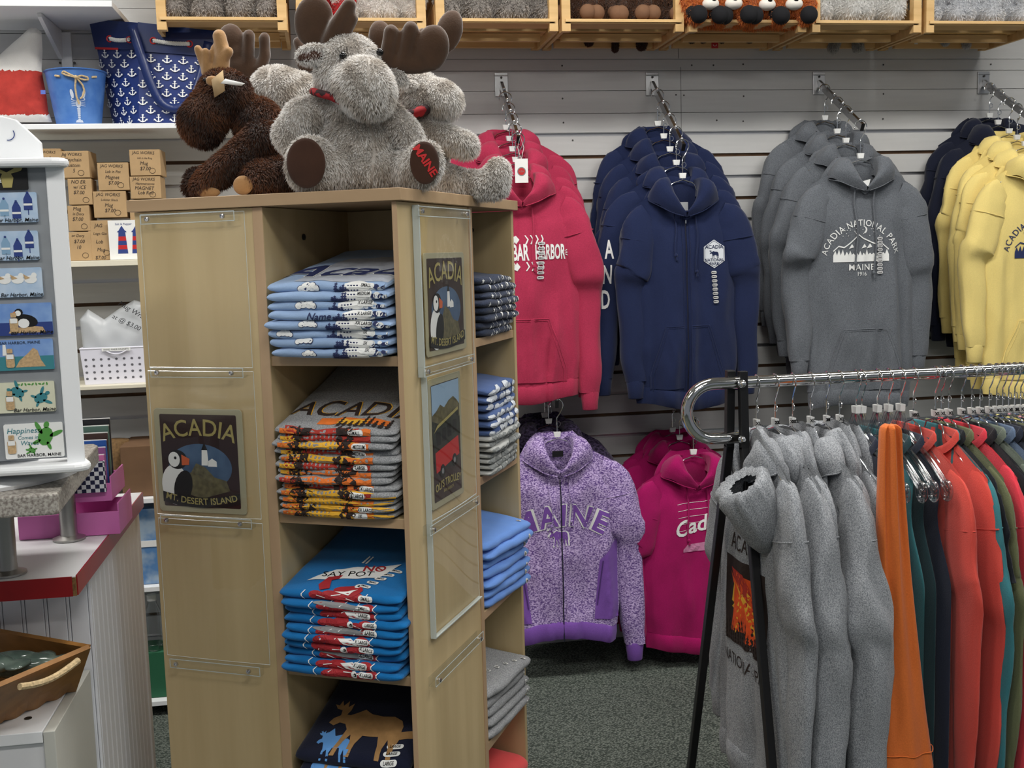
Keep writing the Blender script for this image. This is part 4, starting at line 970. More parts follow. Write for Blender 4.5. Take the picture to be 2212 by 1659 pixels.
navyf = cloth('navy_fleece', (31, 40, 72), .08); greyf = cloth('graphite_heather_fleece', (112, 116, 122), 0, (84, 88, 94), vscale=360)
inkf = cloth('ink_blue_fleece', (26, 30, 46), .08); yelf = cloth('pale_yellow_fleece', (232, 210, 132), .04)
# --- pink
a1 = arm(.613, 2.010, -.315, 1.775, 'chrome sloping arm carrying the rose pink hoodies', (.15, .35, .55, .75, .93))
t, fr_ = row(a1, (.22, .42, .60, .78, .95), 'rose pink Bar Harbor hoodie', pink, 'rose pink hoodie', 100, 'on the leftmost upper arm', 'rose pink hoodies on the wall', W=.195, L=.665, bd=.036, slen=.62)
def lobster_print(t, fn, ox, oz, s):
    m = MB(); f = lambda x, z: fn(x, z, .0022)
    q = lambda P: [(ox+a*s, oz+b*s) for a, b in P]
    dtext(m, 'BAR', .098*s, (ox-.083*s, oz), f, .012, bold=.03, narrow=.40); dtext(m, 'HARBOR', .090*s, (ox+.050*s, oz), f, .012, bold=.03, narrow=.38)
    for sd in (-1, 1):
        dpoly(m, q([(-.135+.03*math.cos(a), sd*.055+.022*math.sin(a)) for a in np.linspace(0, 2*pi, 14)[:-1]]), f, .012); dpoly(m, q([(-.10, sd*.04), (-.085, sd*.06), (-.10, sd*.078), (-.118, sd*.07)]), f, .012)
        for k in range(4): dpoly(m, q([(-.06+k*.022, sd*.040), (-.05+k*.022, sd*.060), (-.062+k*.024, sd*.078), (-.057+k*.024, sd*.079), (-.044+k*.022, sd*.060), (-.054+k*.022, sd*.038)]), f, .012)
    for k in range(3): a = -.45+k*.45; dpoly(m, q([(.115, -.006+k*.006), (.165*math.cos(0)+.005, .04*math.sin(a)*1.6-.012), (.168, .04*math.sin(a)*1.6+.012)]), f, .012)
    dtext(m, 'ME', .030*s, (ox+.152*s, oz), f, .01, rot=pi/2, mi=0)
    return m.build('lobster_print', wht, t, smooth=False)
lobster_print(t, fr_, .052, -.245, .72)
def stickers(t, fn, x, z0, n, s='SMALL', dz=.0155, dx=-.001, w=.024):
    for i in range(n):
        m = MB(); dpoly(m, rrect(w, .0095, .0046), lambda a, b: fn(a, b, .0065), .01, 0, (x+dx*i, z0-dz*i)); dtext(m, s, .006, (x+dx*i, z0-dz*i), lambda a, b: fn(a, b, .0072), 0, 1, bold=.02)
        m.build('size_sticker', [mat('sticker_clear_white', srgb(208, 208, 208), .3), blk], t, smooth=False)
stickers(t, fr_, .060, -.215, 8)
p = a1(.99); tg = thing('hang_tag', 'white swing tag looped on the front hanger of the pink hoodies', 'tag', (p[0]+.004, p[1]-.016, p[2]-.075))
MB().bb(-.021, .021, -.0005, .0005, -.075, 0).build('card', wht, tg, smooth=False)
m = MB(); dpoly(m, circ(24, .014), plane((0, -.0008, -.040), (1, 0, 0), (0, 0, 1)), 9, 0); dpoly(m, circ(24, .011), plane((0, -.0010, -.040), (1, 0, 0), (0, 0, 1)), 9, 1); dtext(m, 'USA', .008, (0, 0), plane((0, -.0013, -.040), (1, 0, 0), (0, 0, 1)), 0, 0); m.build('print', [gry, red], tg, smooth=False)
m = MB(); m.tube([(0, 0, -.004), (-.010, .003, .035), (0, .006, .07), (.010, .003, .035), (0, 0, -.004)], .0008, 5); m.build('tag_string', wht, tg)
# --- navy
a2 = arm(1.1475, 2.010, -.345, 1.742, 'chrome sloping arm carrying the navy hoodies', (.15, .35, .55, .75, .93))
t, fr_ = row(a2, (.15, .35, .55, .75, .94), 'navy zip hoodie', navyf, 'navy hoodie', 200, 'on the second upper arm', 'navy hoodies on the wall', W=.185, L=.675, bd=.036, slen=.56, rzo=-.05, front_kw=dict(zip_=True, strings=True, slx=(.90, 1.10), W=.178), second_kw=dict(slx=(1.24, 1), slen=.60))
m = MB(); f = lambda e: (lambda x, z: fr_(x, z, e)); hx = [(.044*math.sin(a)*(.93), .046*math.cos(a)) for a in np.linspace(0, 2*pi, 7)[:-1]]
dpoly(m, hx, f(.002), .012, 0, (.093, -.235)); dpoly(m, [(a*.93, b*.93) for a, b in hx], f(.0024), .012, 1, (.093, -.235)); dpoly(m, [(a*.89, b*.89) for a, b in hx], f(.0028), .012, 0, (.093, -.235))
dtext(m, 'ACADIA', .0165, (.093, -.213), f(.0034), .01, 1, bold=.02); dtext(m, 'NATIONAL', .0135, (.093, -.255), f(.0034), .01, 1, bold=.02, narrow=.95); dtext(m, 'PARK', .0135, (.093, -.267), f(.0034), .01, 1, bold=.02)
dpoly(m, MOOSE, f(.0034), .01, 1, (.093, -.235), .030); m.build('badge_print', [mat('badge_white', srgb(214, 218, 224), .7), navyf], t, smooth=False)
stickers(t, fr_, .090, -.295, 8, dz=.0135, dx=.0006, w=.018)
m = MB(); m.bb(-.016, .016, -.006, -.004, -.095, -.065); m.build('neck_label', mat('label_silver', srgb(170, 172, 176), .5), t, smooth=False)
# collegiate letters down the sleeve of the navy hoodie behind the front one
from mathutils.bvhtree import BVHTree
def cast_fn(o, back=.0016):
    bv = BVHTree.FromPolygons([v.co for v in o.data.vertices], [p.vertices for p in o.data.polygons])
    def f(x, z):
        h = bv.ray_cast(Vector((x, -2, z)), Vector((0, 1, 0)))
        if h[0] is None: h = bv.find_nearest(Vector((x, -.05, z)))
        return np.array(h[0])+np.array((0, -back, 0))
    return f
nr = [o for o in COL.objects if o.get('group') == 'navy hoodies on the wall'][-2]
sl_ = [c for c in nr.children if c.name.startswith('sleeve')][0]; f = cast_fn(sl_); m = MB()
for k, ch in enumerate('AND'):
    dtext(m, ch, .085, (-.238-.006*k, -.262-.082*k), f, .008, bold=.02, narrow=.50)
m.build('sleeve_letters', wht, sl_, smooth=False)
# --- grey
a3 = arm(1.766, 2.010, -.340, 1.800, 'chrome sloping arm carrying the graphite hoodies', (.15, .35, .55, .75, .93))
t, fr_ = row(a3, (.12, .42, .62, .94), 'graphite grey Acadia National Park hoodie', greyf, 'graphite hoodie', 300, 'on the third upper arm', 'graphite hoodies on the wall', W=.195, L=.765, bd=.038, slen=.57, rzo=.02, front_kw=dict(strl=.29, hoodside=(.8, 1.2)))
def park_print(t, fn, ox, oz, s, mi_, stars=True):
    m = MB(); f = lambda x, z: fn(x, z, .0022)
    dtext(m, 'ACADIA NATIONAL PARK', .026*s, (ox, oz+.066*s), f, .01, arc=.112*s, bold=.006, space=1.12, narrow=.92)
    mt = [(-.085, -.012), (-.07, .002), (-.055, -.002), (-.035, .012), (-.010, .034), (.004, .024), (.03, .012), (.05, .004), (.065, .008), (.085, -.010), (.085, -.040), (-.085, -.040)]
    ridge = [(a, b) for a, b in mt[:10]]; 
    dpoly(m, [(ox+a*s, oz+b*s) for a, b in ridge]+[(ox+a*s, oz+(b-.004)*s) for a, b in ridge[::-1]], f, .012)
    rs = random.Random(5); top = []
    for i in range(33): x = -.085+.17*i/32; top.append((x, -.030+(.018 if i % 2 else .004)*rs.uniform(.4, 1.2)))
    dpoly(m, [(ox+a*s, oz+b*s) for a, b in top+[(.085, -.046), (-.085, -.046)]], f, .012)
    for k in range(7): x = rs.uniform(-.06, .06); dpoly(m, [(ox+(x-.006)*s, oz-.008*s), (ox+(x+.004)*s, oz+.006*s), (ox+(x+.010)*s, oz-.004*s)], f, .012)
    dpoly(m, [(ox+(.006+.011*math.cos(a))*s, oz+(.046+.011*math.sin(a))*s) for a in np.linspace(-1.3, 1.5, 8)]+[(ox+(.002+.010*math.cos(a))*s, oz+(.047+.009*math.sin(a))*s) for a in np.linspace(1.3, -1.1, 8)], f, .012)
    for k in range(26): dpoly(m, circ(5, .0014*s), f, 0, 0, (ox+rs.uniform(-.06, .06)*s, oz+rs.uniform(.028, .052)*s))
    dtext(m, 'MAINE', .025*s, (ox, oz-.063*s), f, .01, bold=.015, space=1.15); dtext(m, '1916', .016*s, (ox, oz-.082*s), f, .01, bold=.01)
    return m.build('park_print', mi_, t, smooth=False)
park_print(t, fr_, -.012, -.278, 1.14, wht)
stickers(t, fr_, .052, -.255, 10, 'Small', dz=.0125, dx=.0002, w=.021)
m = MB(); m.prism([(-.02, -.068), (.012, -.060), (.006, -.082), (-.014, -.084)], lambda x, z, d: (x, d-.058, z), .001); m.build('neck_label', wht, t, smooth=False)
# --- ink and yellow
a4 = arm(2.408, 2.010, -.345, 1.800, 'chrome sloping arm carrying the ink blue and yellow hoodies', (.15, .35, .55, .75, .93))
row(a4, (.10, .26), 'ink blue hoodie', inkf, 'ink blue hoodie', 400, 'on the rightmost upper arm', 'ink blue hoodies on the wall', W=.20, L=.72, bd=.030, slen=.62)
t, fr_ = row(a4, (.46, .60, .74, .93), 'pale yellow Acadia hoodie', yelf, 'yellow hoodie', 410, 'on the rightmost upper arm', 'yellow hoodies on the wall', W=.196, L=.76, bd=.032, slen=.55)
park_print(t, fr_, .0, -.285, 1.14, navyp)
# --- lower row
purp = cloth('purple_marl', (206, 184, 228), 0, (98, 70, 138), contrast=(.42, .58), vscale=170, stretch=(1, 1, 2.2)); pplain = cloth('purple_plain', (124, 82, 168), .06)
mag = cloth('magenta_fleece', (162, 20, 92), .08); fuzz = cloth('black_lilac_marl', (40, 34, 50), 0, (86, 74, 104), contrast=(.4, .6), vscale=110)
def lowarm(px, py, Y, label, balls=(.3, .6, .9)):
    p = at(px, py, Y); z = p[2]+HN; x = p[0]
    f = arm(x, z+.06, Y, z-.0145, label, balls); return f
a5 = lowarm(1205, 962, -.34, 'chrome sloping arm of the purple hoodies, below the pink ones')
row(a5, (.35, .55), 'black and lilac fuzzy hoodie', fuzz, 'fuzzy black hoodie', 500, 'on the lower left arm', 'fuzzy hoodies on the wall', W=.20, L=.60, bd=.036, slen=.5)
t, fr_ = row(a5, (.97,), 'purple marl zip hoodie lettered MAINE', purp, 'purple marl hoodie', 512, 'on the lower left arm', 'purple hoodies on the wall', W=.200, L=.615, bd=.040, slen=.62, front_kw=dict(zip_=(110, 76, 150), rib=pplain, pocket=False, slx=(1, 1.13)))
m = MB(); f = lambda e: (lambda x, z: fr_(x, z, e)); 
V, F = text2('MAINE', 1, bold=.05, space=1.05)
dtext(m, 'MAINE', .098, (0, -.245), f(.002), .01, 0, arc=.30, bold=.055, narrow=.98, space=1.12); dtext(m, 'MAINE', .098, (0, -.245), f(.0028), .01, 1, arc=.30, bold=.022, narrow=.98, space=1.17)
dpoly(m, MOOSE[:], f(.002), .01, 0, (-.01, -.31), .075); dpoly(m, MOOSE[:], f(.0028), .01, 1, (-.01, -.31), .064)
m.build('maine_print', [wht, pplain], t, smooth=False)
for sd in (-1, 1):
    m = MB(); o = [(sd*.19, -.33), (sd*.125, -.40), (sd*.105, -.60), (sd*.19, -.60)]; dpoly(m, o if sd < 0 else o[::-1], f(.003), .012); m.build('side_panel', pplain, t, ang=180)
    m = MB(); m.tube([f(.005)(sd*(.135-.02*k/8), -.40-.15*k/8) for k in range(9)], .002, 5); m.build('pocket_zip', mat('zip_purple', srgb(84, 56, 120), .5), t)
m = MB(); m.bb(-.018, .018, -.004, -.002, -.055, -.035); m.build('neck_label', blk, t, smooth=False)
a6 = lowarm(1500, 1000, -.33, 'chrome sloping arm of the magenta hoodies, behind the rack loop')
t, fr_ = row(a6, (.25, .50, .96), 'magenta pullover hoodie', mag, 'magenta hoodie', 600, 'on the lower right arm', 'magenta hoodies on the wall', W=.19, L=.60, bd=.038, slen=.52, front_kw=dict(pocket=False))
m = MB(); dtext(m, 'Cadillac', .070, (.020, -.215), lambda x, z: fr_(x, z, .002), .012, shear=.35, bold=.02, rot=.22)
for k in range(5): dpoly(m, [(-.07, -.150-k*.022), (.10, -.138-k*.022), (.10, -.1367-k*.022), (-.07, -.1487-k*.022)], lambda x, z: fr_(x, z, .0014), .02)
m.build('script_print', wht, t, smooth=False)
m = MB(); dpoly(m, [(-.055, -.30), (-.04, -.285), (.06, -.275), (.08, -.29), (.08, -.305), (-.055, -.31)], lambda x, z: fr_(x, z, .002), .02); m.build('car_print', mat('print_pink_grey', srgb(200, 130, 165), .8), t, smooth=False)
# ================================================================== rolling rack
YR = -1.68
pr_ = at(1640, 820, YR); ZR = pr_[2]-.004; XP = at(1592, 900, YR)[0]
rack = thing('clothes_rack', 'black and chrome rolling clothes rack crowded with sweatshirts and tops', 'clothes rack', (XP, YR, 0))
bm_ = black_metal(); m = MB(); rt = .0125
zb_ = at(1590, 945, YR)[2]; rl = (ZR-zb_)/2; xl = at(1541, 828, YR)[0]-XP
pts = [(1.45, 0, ZR), (1.0, 0, ZR), (.5, 0, ZR), (0, 0, ZR), (xl*.5, 0, ZR), (xl, 0, ZR)]+[(xl-rl*math.sin(a), 0, ZR-rl+rl*math.cos(a)) for a in np.linspace(.15, pi-.15, 18)]+[(xl, 0, zb_), (xl*.5, 0, zb_), (0.004, 0, zb_)]
m.tube(pts, rt, 18); m.build('rail', mat('rail_chrome', (.66, .66, .66), .09, 1), rack, ang=180)
for k, (dx, yf) in enumerate(((-.010, .34), (.008, -.245))):
    m = MB(); s_ = 1 if yf > 0 else -1
    top = np.array((dx, s_*.012, ZR+.022)); bot = np.array((dx, yf, .03)); mid = np.array((dx, s_*.020, zb_-.02))
    for a, b in ((top, mid), (mid, bot)):
        d = b-a; L = np.linalg.norm(d); M = Matrix.Rotation(math.atan2(d[1], -d[2]), 3, 'X'); m.box((a+b)/2, (.017, .018, L+.006), M=M)
    m.build('leg', bm_, rack, bevel=.0015, smooth=False)
    m = MB(); m.ell((dx, yf, .024), (.012, .022, .024), None, 14, 10); m.build('caster', bm_, rack)
for z in (ZR, zb_):
    m = MB(); m.lathe([(.0085, 0), (.0085, .004), (.0065, .006), (.0065, .010), (.004, .013), (.0001, .0135)], 14, (.002, -.022, z), Matrix.Rotation(pi/2, 3, 'X')); m.build('bolt', chrome(), rack)
m = MB(); m.bb(0, 1.45, .31, .34, .06, .085); m.bb(0, 1.45, -.24, -.21, .06, .085); m.build('base_rail', bm_, rack, smooth=False)
HS = .86
def rhang(px, label, size=None, y=0):
    h = make_hanger(label, 'chrome hangers on the rolling rack', None) if px == 'proto' else None
RH = None
def rack_hanger(X, label, size, rv):
    global RH
    if RH is None: RH = make_hanger(label, 'chrome hangers on the rolling rack'); h = RH
    else: h = dup(RH, (0, 0, 0), None, label, 'chrome hangers on the rolling rack')
    h.scale = (HS, HS, HS); h.location = (X, YR, ZR+rt+.0015); h.rotation_euler = (0, 0, -pi/2+rv)
    if size:
        cl = [c for c in h.children if c.name.startswith('size_clip')][0]
        q = MB(); dtext(q, size, .0115, (0, -.117), plane((.0125, 0, 0), (0, 1, 0), (0, 0, 1)), 0, bold=.03); q.build('size_letters', blk, cl, smooth=False)
    return h
clear = mat('clear_plastic', (.95, .97, .98), .05)
def clear_fix(m):
    nt = m.node_tree; N = nt.nodes; L = nt.links
    tr = N.new('ShaderNodeBsdfTransparent'); gl = N.new('ShaderNodeBsdfGlossy'); gl.inputs['Roughness'].default_value = .06
    lw = N.new('ShaderNodeLayerWeight'); lw.inputs[0].default_value = .35; mx = N.new('ShaderNodeMixShader'); tr.inputs[0].default_value = (.93, .94, .95, 1)
    L.new(lw.outputs['Facing'], mx.inputs[0]); L.new(tr.outputs[0], mx.inputs[1]); L.new(gl.outputs[0], mx.inputs[2]); L.new(mx.outputs[0], N['Material Output'].inputs[0])
clear_fix(clear)
PH = None
def plastic_hanger(X, label, rv):
    global PH
    if PH is None:
        t = PH = thing('plastic_hanger', label, 'hanger', (0, 0, 0), 0, 'clear plastic hangers on the rolling rack')
        m = MB(); r = .021; m.tube([(r*math.sin(x), 0, -r+r*math.cos(x)) for x in np.linspace(-1.7, 2.2, 20)]+[(.010, 0, -.048), (0, 0, -.062), (0, 0, -.085)], .0017, 6); m.build('hook', chrome(), t)
        m = MB(); m.prism([(-.012, -.080), (.012, -.080), (.010, -.096), (-.010, -.096)], lambda x, z, d: (x, d-.006, z), .012); m.build('size_clip', wht, t, smooth=False, bevel=.0006)
        m = MB()
        for sd in (-1, 1):
            for o, rr in ((0, .0042), (-.014, .0036)):
                m.tube([(0, 0, -.096+o*.3), (sd*.012, 0, -.104+o), (sd*.030, 0, -.135+o), (sd*.070, 0, -.158+o), (sd*.13, 0, -.185+o), (sd*.175, 0, -.214+o), (sd*.200, 0, -.236+o*.6)], rr, 8, flat=1.6)
            m.tube([(sd*(.192+.016*math.cos(a)), 0, -.238+.018*math.sin(a)) for a in np.linspace(0, 2*pi, 16)[:-1]], .0042, 8, closed=True, flat=1.5)
            m.tube([(sd*.150, 0, -.205), (sd*.148, 0, -.222), (sd*.156, 0, -.226)], .003, 6)
        m.tube([(0, 0, -.096), (0, 0, -.150)], .003, 6); m.tube([(-.03, 0, -.150), (.03, 0, -.150)], .003, 6)
        m.build('plastic_arms', clear, t, ang=180); h = t
    else: h = dup(PH, (0, 0, 0), None, label)
    h.scale = (.95,)*3; h.location = (X, YR, ZR+rt+.0015); h.rotation_euler = (0, 0, -pi/2+rv)
def hx(px): return at(px, 815, YR)[0]
rg = cloth('rack_grey_fleece', (164, 167, 171), 0, (104, 108, 114), vscale=300)
def rack_garment(px, fab, desc, kind, seed, hname='wire', size=None, **k):
    rs = random.Random(seed); X = hx(px); rv = rs.uniform(-.015, .015); ds = k.pop('ds', .28); off = k.pop('off', 0); rv = k.pop('rv', rv)
    if hname == 'wire': rack_hanger(X, f'wire hanger of {desc}', size, rv)
    else: plastic_hanger(X, f'clear hanger of the {desc}', rv)
    top = HN*HS if hname == 'wire' else .135
    kw = dict(W=.205, L=.66, bd=.020, slen=.56, fold=1.0, detail=1, pocket=False, strings=False, drop=.075); kw.update(k)
    nm = {'hoodie': 'hoodie', 'crew': 'long_sleeve_shirt', 'tank': 'tank_top', 'tee': 'shirt'}[kind]
    kw.pop('detail_', None)
    r_ = garment(nm, desc, {'hoodie': 'hoodie', 'tank': 'tank top'}.get(kind, 'shirt'), 'garments on the rolling rack', (X, YR-off, ZR+rt-top), -pi/2+rv, fab, kind=kind, seed=seed, **kw)
    r_[0].scale = (1, ds, 1); return r_
G = [(1634, 'XL', 'first grey hoodie by the rack post, with fiery print'), (1674, '2X', 'second grey hoodie from the rack post'), (1712, 'XXL', 'third grey hoodie from the rack post'), (1751, 'XL', 'fourth grey hoodie from the rack post'), (1786, 'M', 'fifth grey hoodie from the rack post'), (1814, 'XL', 'last grey hoodie before the orange top')]
for i, (px, sz, d) in enumerate(G):
    t, fr_ = rack_garment(px, rg, d, 'hoodie', 700+i, size=sz, rv=[0, .07, -.04, .05, -.05, .03][i], slw=[(1, 1), (1, 2.0), (1, .8), (1, 2.3), (1, 1), (1, .9)][i], off=[0, .0, -.012, .022, -.01, -.035][i], bd=.022 if i else .03, fold=1.5, ds=.60 if i == 0 else .48, W=.198, L=.70 if i != 3 else .72, slen=[.56, .60, .62, .66, .60, .62][i], hood=[.6, .8, 1.1, .7, 1.2, .9][i], detail=2 if i == 0 else 1)
    if i == 0:
        m = MB(); f = lambda e: (lambda x, z: fr_(x, z, e)); rs = random.Random(3)
        dpoly(m, [(-.10, -.46), (-.10, -.27), (.10, -.27), (.10, -.46)], f(.0016), .015, 3)
        for q in range(10): P_ = [(rs.uniform(-.03, .03)+rs.choice((-.05, 0, .05)), rs.uniform(-.45, -.29)) for _ in range(5)]; c = np.mean(P_, 0); P_.sort(key=lambda p: math.atan2(p[1]-c[1], p[0]-c[0])); dpoly(m, P_, f(.002+.0001*q), .015, q % 3)
        for q in range(7): trees(m, fr_, -.10+q*.03, -.46, .03, .06, 3, rs, 3, .0034)
        dtext(m, 'ACADIA', .05, (0, -.235), f(.002), .015, 3, narrow=.8); dtext(m, 'NATIONAL PARK', .038, (0, -.50), f(.002), .015, 3, narrow=.8)
        m.build('sunset_print', [mat('print_flame', srgb(226, 82, 30), .7, var=.2, vscale=40), s_re, s_ye, s_dk], t, smooth=False)
        # its hood flops forward over the front: gathered opening and drooping bag
        Rl = Matrix.Rotation(-t.rotation_euler[2], 3, 'Z'); t0 = Vector(t.location)
        lp = lambda px_, py_, Y: np.array(Rl @ (Vector(at(px_, py_, Y))-t0))*np.array((1, 1/.6, 1))
        cs = [(1606, 1046, .030, 1), (1597, 1040, .050, 0), (1603, 1052, .058, 1), (1618, 1078, .060, 1), (1634, 1112, .054, 1), (1648, 1150, .040, 1), (1656, 1180, .022, 1), (1660, 1192, .004, 1)]
        V = []; ax0 = lp(1580, 1010, YR-.10)-lp(1650, 1180, YR-.10); ax0 /= np.linalg.norm(ax0)
        A = np.cross(ax0, (1, 0, 0)); A /= np.linalg.norm(A); B = np.array((1.0, 0, 0))
        for k_, (px_, py_, r_, q) in enumerate(cs):
            c = lp(px_, py_, YR-.10); row = []
            for j in range(40): a = 2*pi*j/40; g = 1+(.10*math.sin(j*2.4)+.05*math.sin(j*1.1))*(1 if k_ < 3 else .25)+.08*nz(math.cos(a)*2, math.sin(a)*2, k_*.5); row.append(c+(A*r_*g*math.cos(a)*.95+B*r_*g*math.sin(a)*1.15)*np.array((1, 1/.6, 1)))
            V.append(row)
        m = MB(); m.grid(V, cu=True); m.build('drooping_hood', rg, t, ang=180)
        cs = [(1662, 1120, .030), (1672, 1050, .045), (1665, 1000, .046), (1650, 960, .036), (1638, 930, .014)]
        V = []
        for k_, (px_, py_, r_) in enumerate(cs):
            c = lp(px_, py_, YR-.05); V.append([c+np.array((r_*1.6*math.cos(a), r_*.9*math.sin(a)*(1+.2*math.sin(3*a+k_)), .006*math.sin(a*2+k_))) for a in np.linspace(0, 2*pi, 29)[:-1]])
        m = MB(); m.grid(V, cu=True); m.raw([V[-1][j] for j in range(28)], [tuple(range(28))]); m.build('hood_side', rg, t, ang=180)
C_ = dict(orange=cloth('orange_jersey', (206, 108, 50), .06), navy=cloth('rack_navy_jersey', (40, 46, 62), .08), teal=cloth('teal_jersey', (58, 118, 126), .06), dteal=cloth('deep_teal_jersey', (40, 66, 72), .08), coral=cloth('rack_coral_jersey', (206, 78, 68), .05),
          olive=cloth('olive_jersey', (104, 108, 78), .08), red_=cloth('poppy_jersey', (216, 62, 76), .05), black=cloth('black_jersey', (28, 30, 36), .08), sage=cloth('sage_jersey', (110, 120, 108), .08), slate=cloth('slate_blue_jersey', (96, 114, 140), .08), yel=cloth('butter_jersey', (220, 208, 120), .05), pinkj=cloth('pale_pink_jersey', (226, 150, 170), .05), blue=cloth('denim_blue_jersey', (62, 84, 124), .08))
T_ = dict(W=.205, L=.70, slen=.60, fold=1.1, bd=.03)
rack_garment(1850, C_['navy'], 'dark navy sleeveless top left of the orange top', 'tank', 720, 'plastic', sleeves=False, W=.18, L=.60, bd=.012)
plastic_hanger(hx(1862), 'clear hanger holding the gathered orange top', 0)
Yo = YR-.225; o0 = at(1925, 926, Yo); t = thing('draped_top', 'long orange top hanging gathered from a clear hanger, beside the grey hoodies', 'garment', tuple(o0), 0, 'garments on the rolling rack')
m = MB(); V = []
for y_, xl__, xr__ in ((924, 1906, 1942), (934, 1903, 1945), (990, 1900, 1948), (1100, 1897, 1954), (1250, 1894, 1966), (1400, 1890, 1982), (1540, 1886, 1998), (1640, 1884, 2011), (1655, 1884, 2013)):
    a_, b_ = at(xl__, y_, Yo)-o0, at(xr__, y_-4, Yo)-o0; c_ = (a_+b_)/2; hw_ = (b_-a_)[0]/2; n_ = 64; v_ = (y_-924)/731
    V.append([(c_[0]+hw_*math.cos(q), -(.018+.022*v_)*math.sin(q)*(1+.5*math.cos(q*7+v_*1.5)*max(.25, 1-v_*1.2))+.006*nz(math.cos(q)*3, v_*4, 2), c_[2]) for q in np.linspace(0, 2*pi, n_+1)[:-1]])
V = [V[0]]+V; V[0] = [tuple(np.array(V[1]).mean(0)*.3+np.array(p_)*.7+(0, 0, .004)) for p_ in V[1]]
VV = []
for i_ in range(len(V)-1):
    for k_ in (0, .33, .66): VV.append(np.array(V[i_])*(1-k_)+np.array(V[i_+1])*k_)
VV.append(np.array(V[-1])); m.grid(VV, cu=True); m.raw(VV[0], [tuple(range(64))]); m.build('body', C_['orange'], t, ang=180)
m = MB(); m.tube([np.array(V[-2][k_])+(0, -.001, .022) for k_ in range(64)], .0011, 4, closed=True); m.build('hem_seam', C_['orange'], t)
rack_garment(1896, C_['teal'], 'teal sleeveless top right of the orange one', 'tank', 722, 'plastic', sleeves=False, W=.20, L=.66, bd=.03, fold=1.4, shr=.15)
rack_garment(1920, C_['dteal'], 'deep teal sleeveless top on a clear hanger', 'tank', 723, 'plastic', sleeves=False, W=.20, L=.68, bd=.03, fold=1.4, shr=.155)
rack_garment(1946, C_['navy'], 'navy sleeveless top left of the coral shirts', 'tank', 724, 'plastic', sleeves=False, W=.205, L=.68, bd=.03, fold=1.4, shr=.16)
rack_garment(1974, C_['coral'], 'left one of the two coral long sleeve shirts', 'crew', 725, size='XXL', **{**T_, 'bd': .04})
rack_garment(2021, C_['coral'], 'right one of the two coral long sleeve shirts', 'crew', 726, size='XL', **{**T_, 'bd': .04})
rack_garment(2021, C_['teal'], 'teal long sleeve shirt behind the coral pair', 'crew', 727, size='XL', **T_)
rack_garment(2034, C_['black'], 'black shirt between teal and olive shirts', 'tee', 733, ds=.16, **T_)
rack_garment(2050, C_['olive'], 'olive green long sleeve shirt left of the poppy red one', 'crew', 728, size='XL', **T_)
rack_garment(2078, C_['red_'], 'poppy red long sleeve shirt', 'crew', 729, size='L', **{**T_, 'bd': .04})
rack_garment(2100, C_['black'], 'black shirt right of the poppy red one', 'crew', 730, **T_)
rack_garment(2118, C_['sage'], 'sage green shirt near the right edge', 'tee', 731, size='L', **T_)
rack_garment(2138, C_['slate'], 'slate blue shirt near the right edge', 'tee', 732, size='L', **T_)
order = ['navy', 'black', 'olive', 'blue', 'yel', 'navy', 'pinkj', 'slate', 'black', 'teal', 'navy', 'sage', 'yel', 'blue', 'black', 'navy']
nmz = dict(navy='navy', black='black', olive='olive', blue='denim blue', yel='butter yellow', pinkj='pale pink', slate='slate blue', teal='teal', sage='sage green')
cnt = {}; px = 2154; prev = 'slate blue'
for i, c in enumerate(order):
    cnt[c] = cnt.get(c, 0)+1; k = ['first', 'second', 'third', 'fourth'][cnt[c]-1]
    rack_garment(px, C_[c], f'{k} {nmz[c]} shirt at the right end, after the {prev} one', 'tee', 740+i, size=['L', None, 'S', 'M'][i % 4], ds=.16, **{**T_, 'fold': .7}); prev = nmz[c]; px += 13
# ================================================================== wooden crates and small plush toys
pine = mat('pine_wood', srgb(206, 166, 108), .55, col2=srgb(226, 190, 134), vscale=3, stretch=(1, 12, 12), contrast=(.3, .7), bump=.05, bscale=50)
ZC = at(1200, 44, -.35)[2]
cx_ = [(338, 622), (640, 922), (940, 1207), (1212, 1478), (1486, 1742), (1752, 1990), (1998, 2250)]
CR_ = []
for i, (pa, pb) in enumerate(cx_):
    xa, xb = at(pa, 60, -.35)[0], at(pb, 60, -.35)[0]; w = xb-xa
    who = ['grey rabbits, leftmost in the row', 'red and white toys, behind the moose antlers', 'grey and cream toys', 'small brown moose toys', 'orange foxes with black paws', 'white gull toy', 'white seals, at the right'][i]
    t = thing('wooden_crate', f'pine crate on the wall holding the {who}', 'crate', (xa, -.355, ZC), 0, 'pine crates along the top of the wall')
    d = .335
    for k, y in enumerate((0, .125, .235)): MB().bb(.014, w-.014, y, y+.085, -.010, 0).build('floor_slat', pine, t, smooth=False, bevel=.001)
    for x in (.002, w-.030):
        for y in (.0, d-.030): MB().bb(x, x+.028, y, y+.028, -.034, .30).build('corner_post', pine, t, smooth=False, bevel=.001)
    for x in (0, w-.012):
        for k, y in enumerate((.03, .14)): pass
        for k, z in enumerate((-.034, .09, .21)): MB().bb(x, x+.012, .029, d-.031, z, z+.085).build('end_slat', pine, t, smooth=False, bevel=.001)
    for k, z in enumerate((-.036, )):
        for y in (.15, .26): MB().bb(.031, w-.031, y, y+.02, z, z+.024).build('bottom_rail', pine, t, smooth=False)
    for z in (.09, .22): MB().bb(.014, w-.014, d-.002, d+.006, z, z+.08).build('back_slat', pine, t, smooth=False)
    MB().bb(.012, w-.012, -.006, 0, -.006, .003).build('front_lip', pine, t, smooth=False)
    CR_.append((xa, xb))
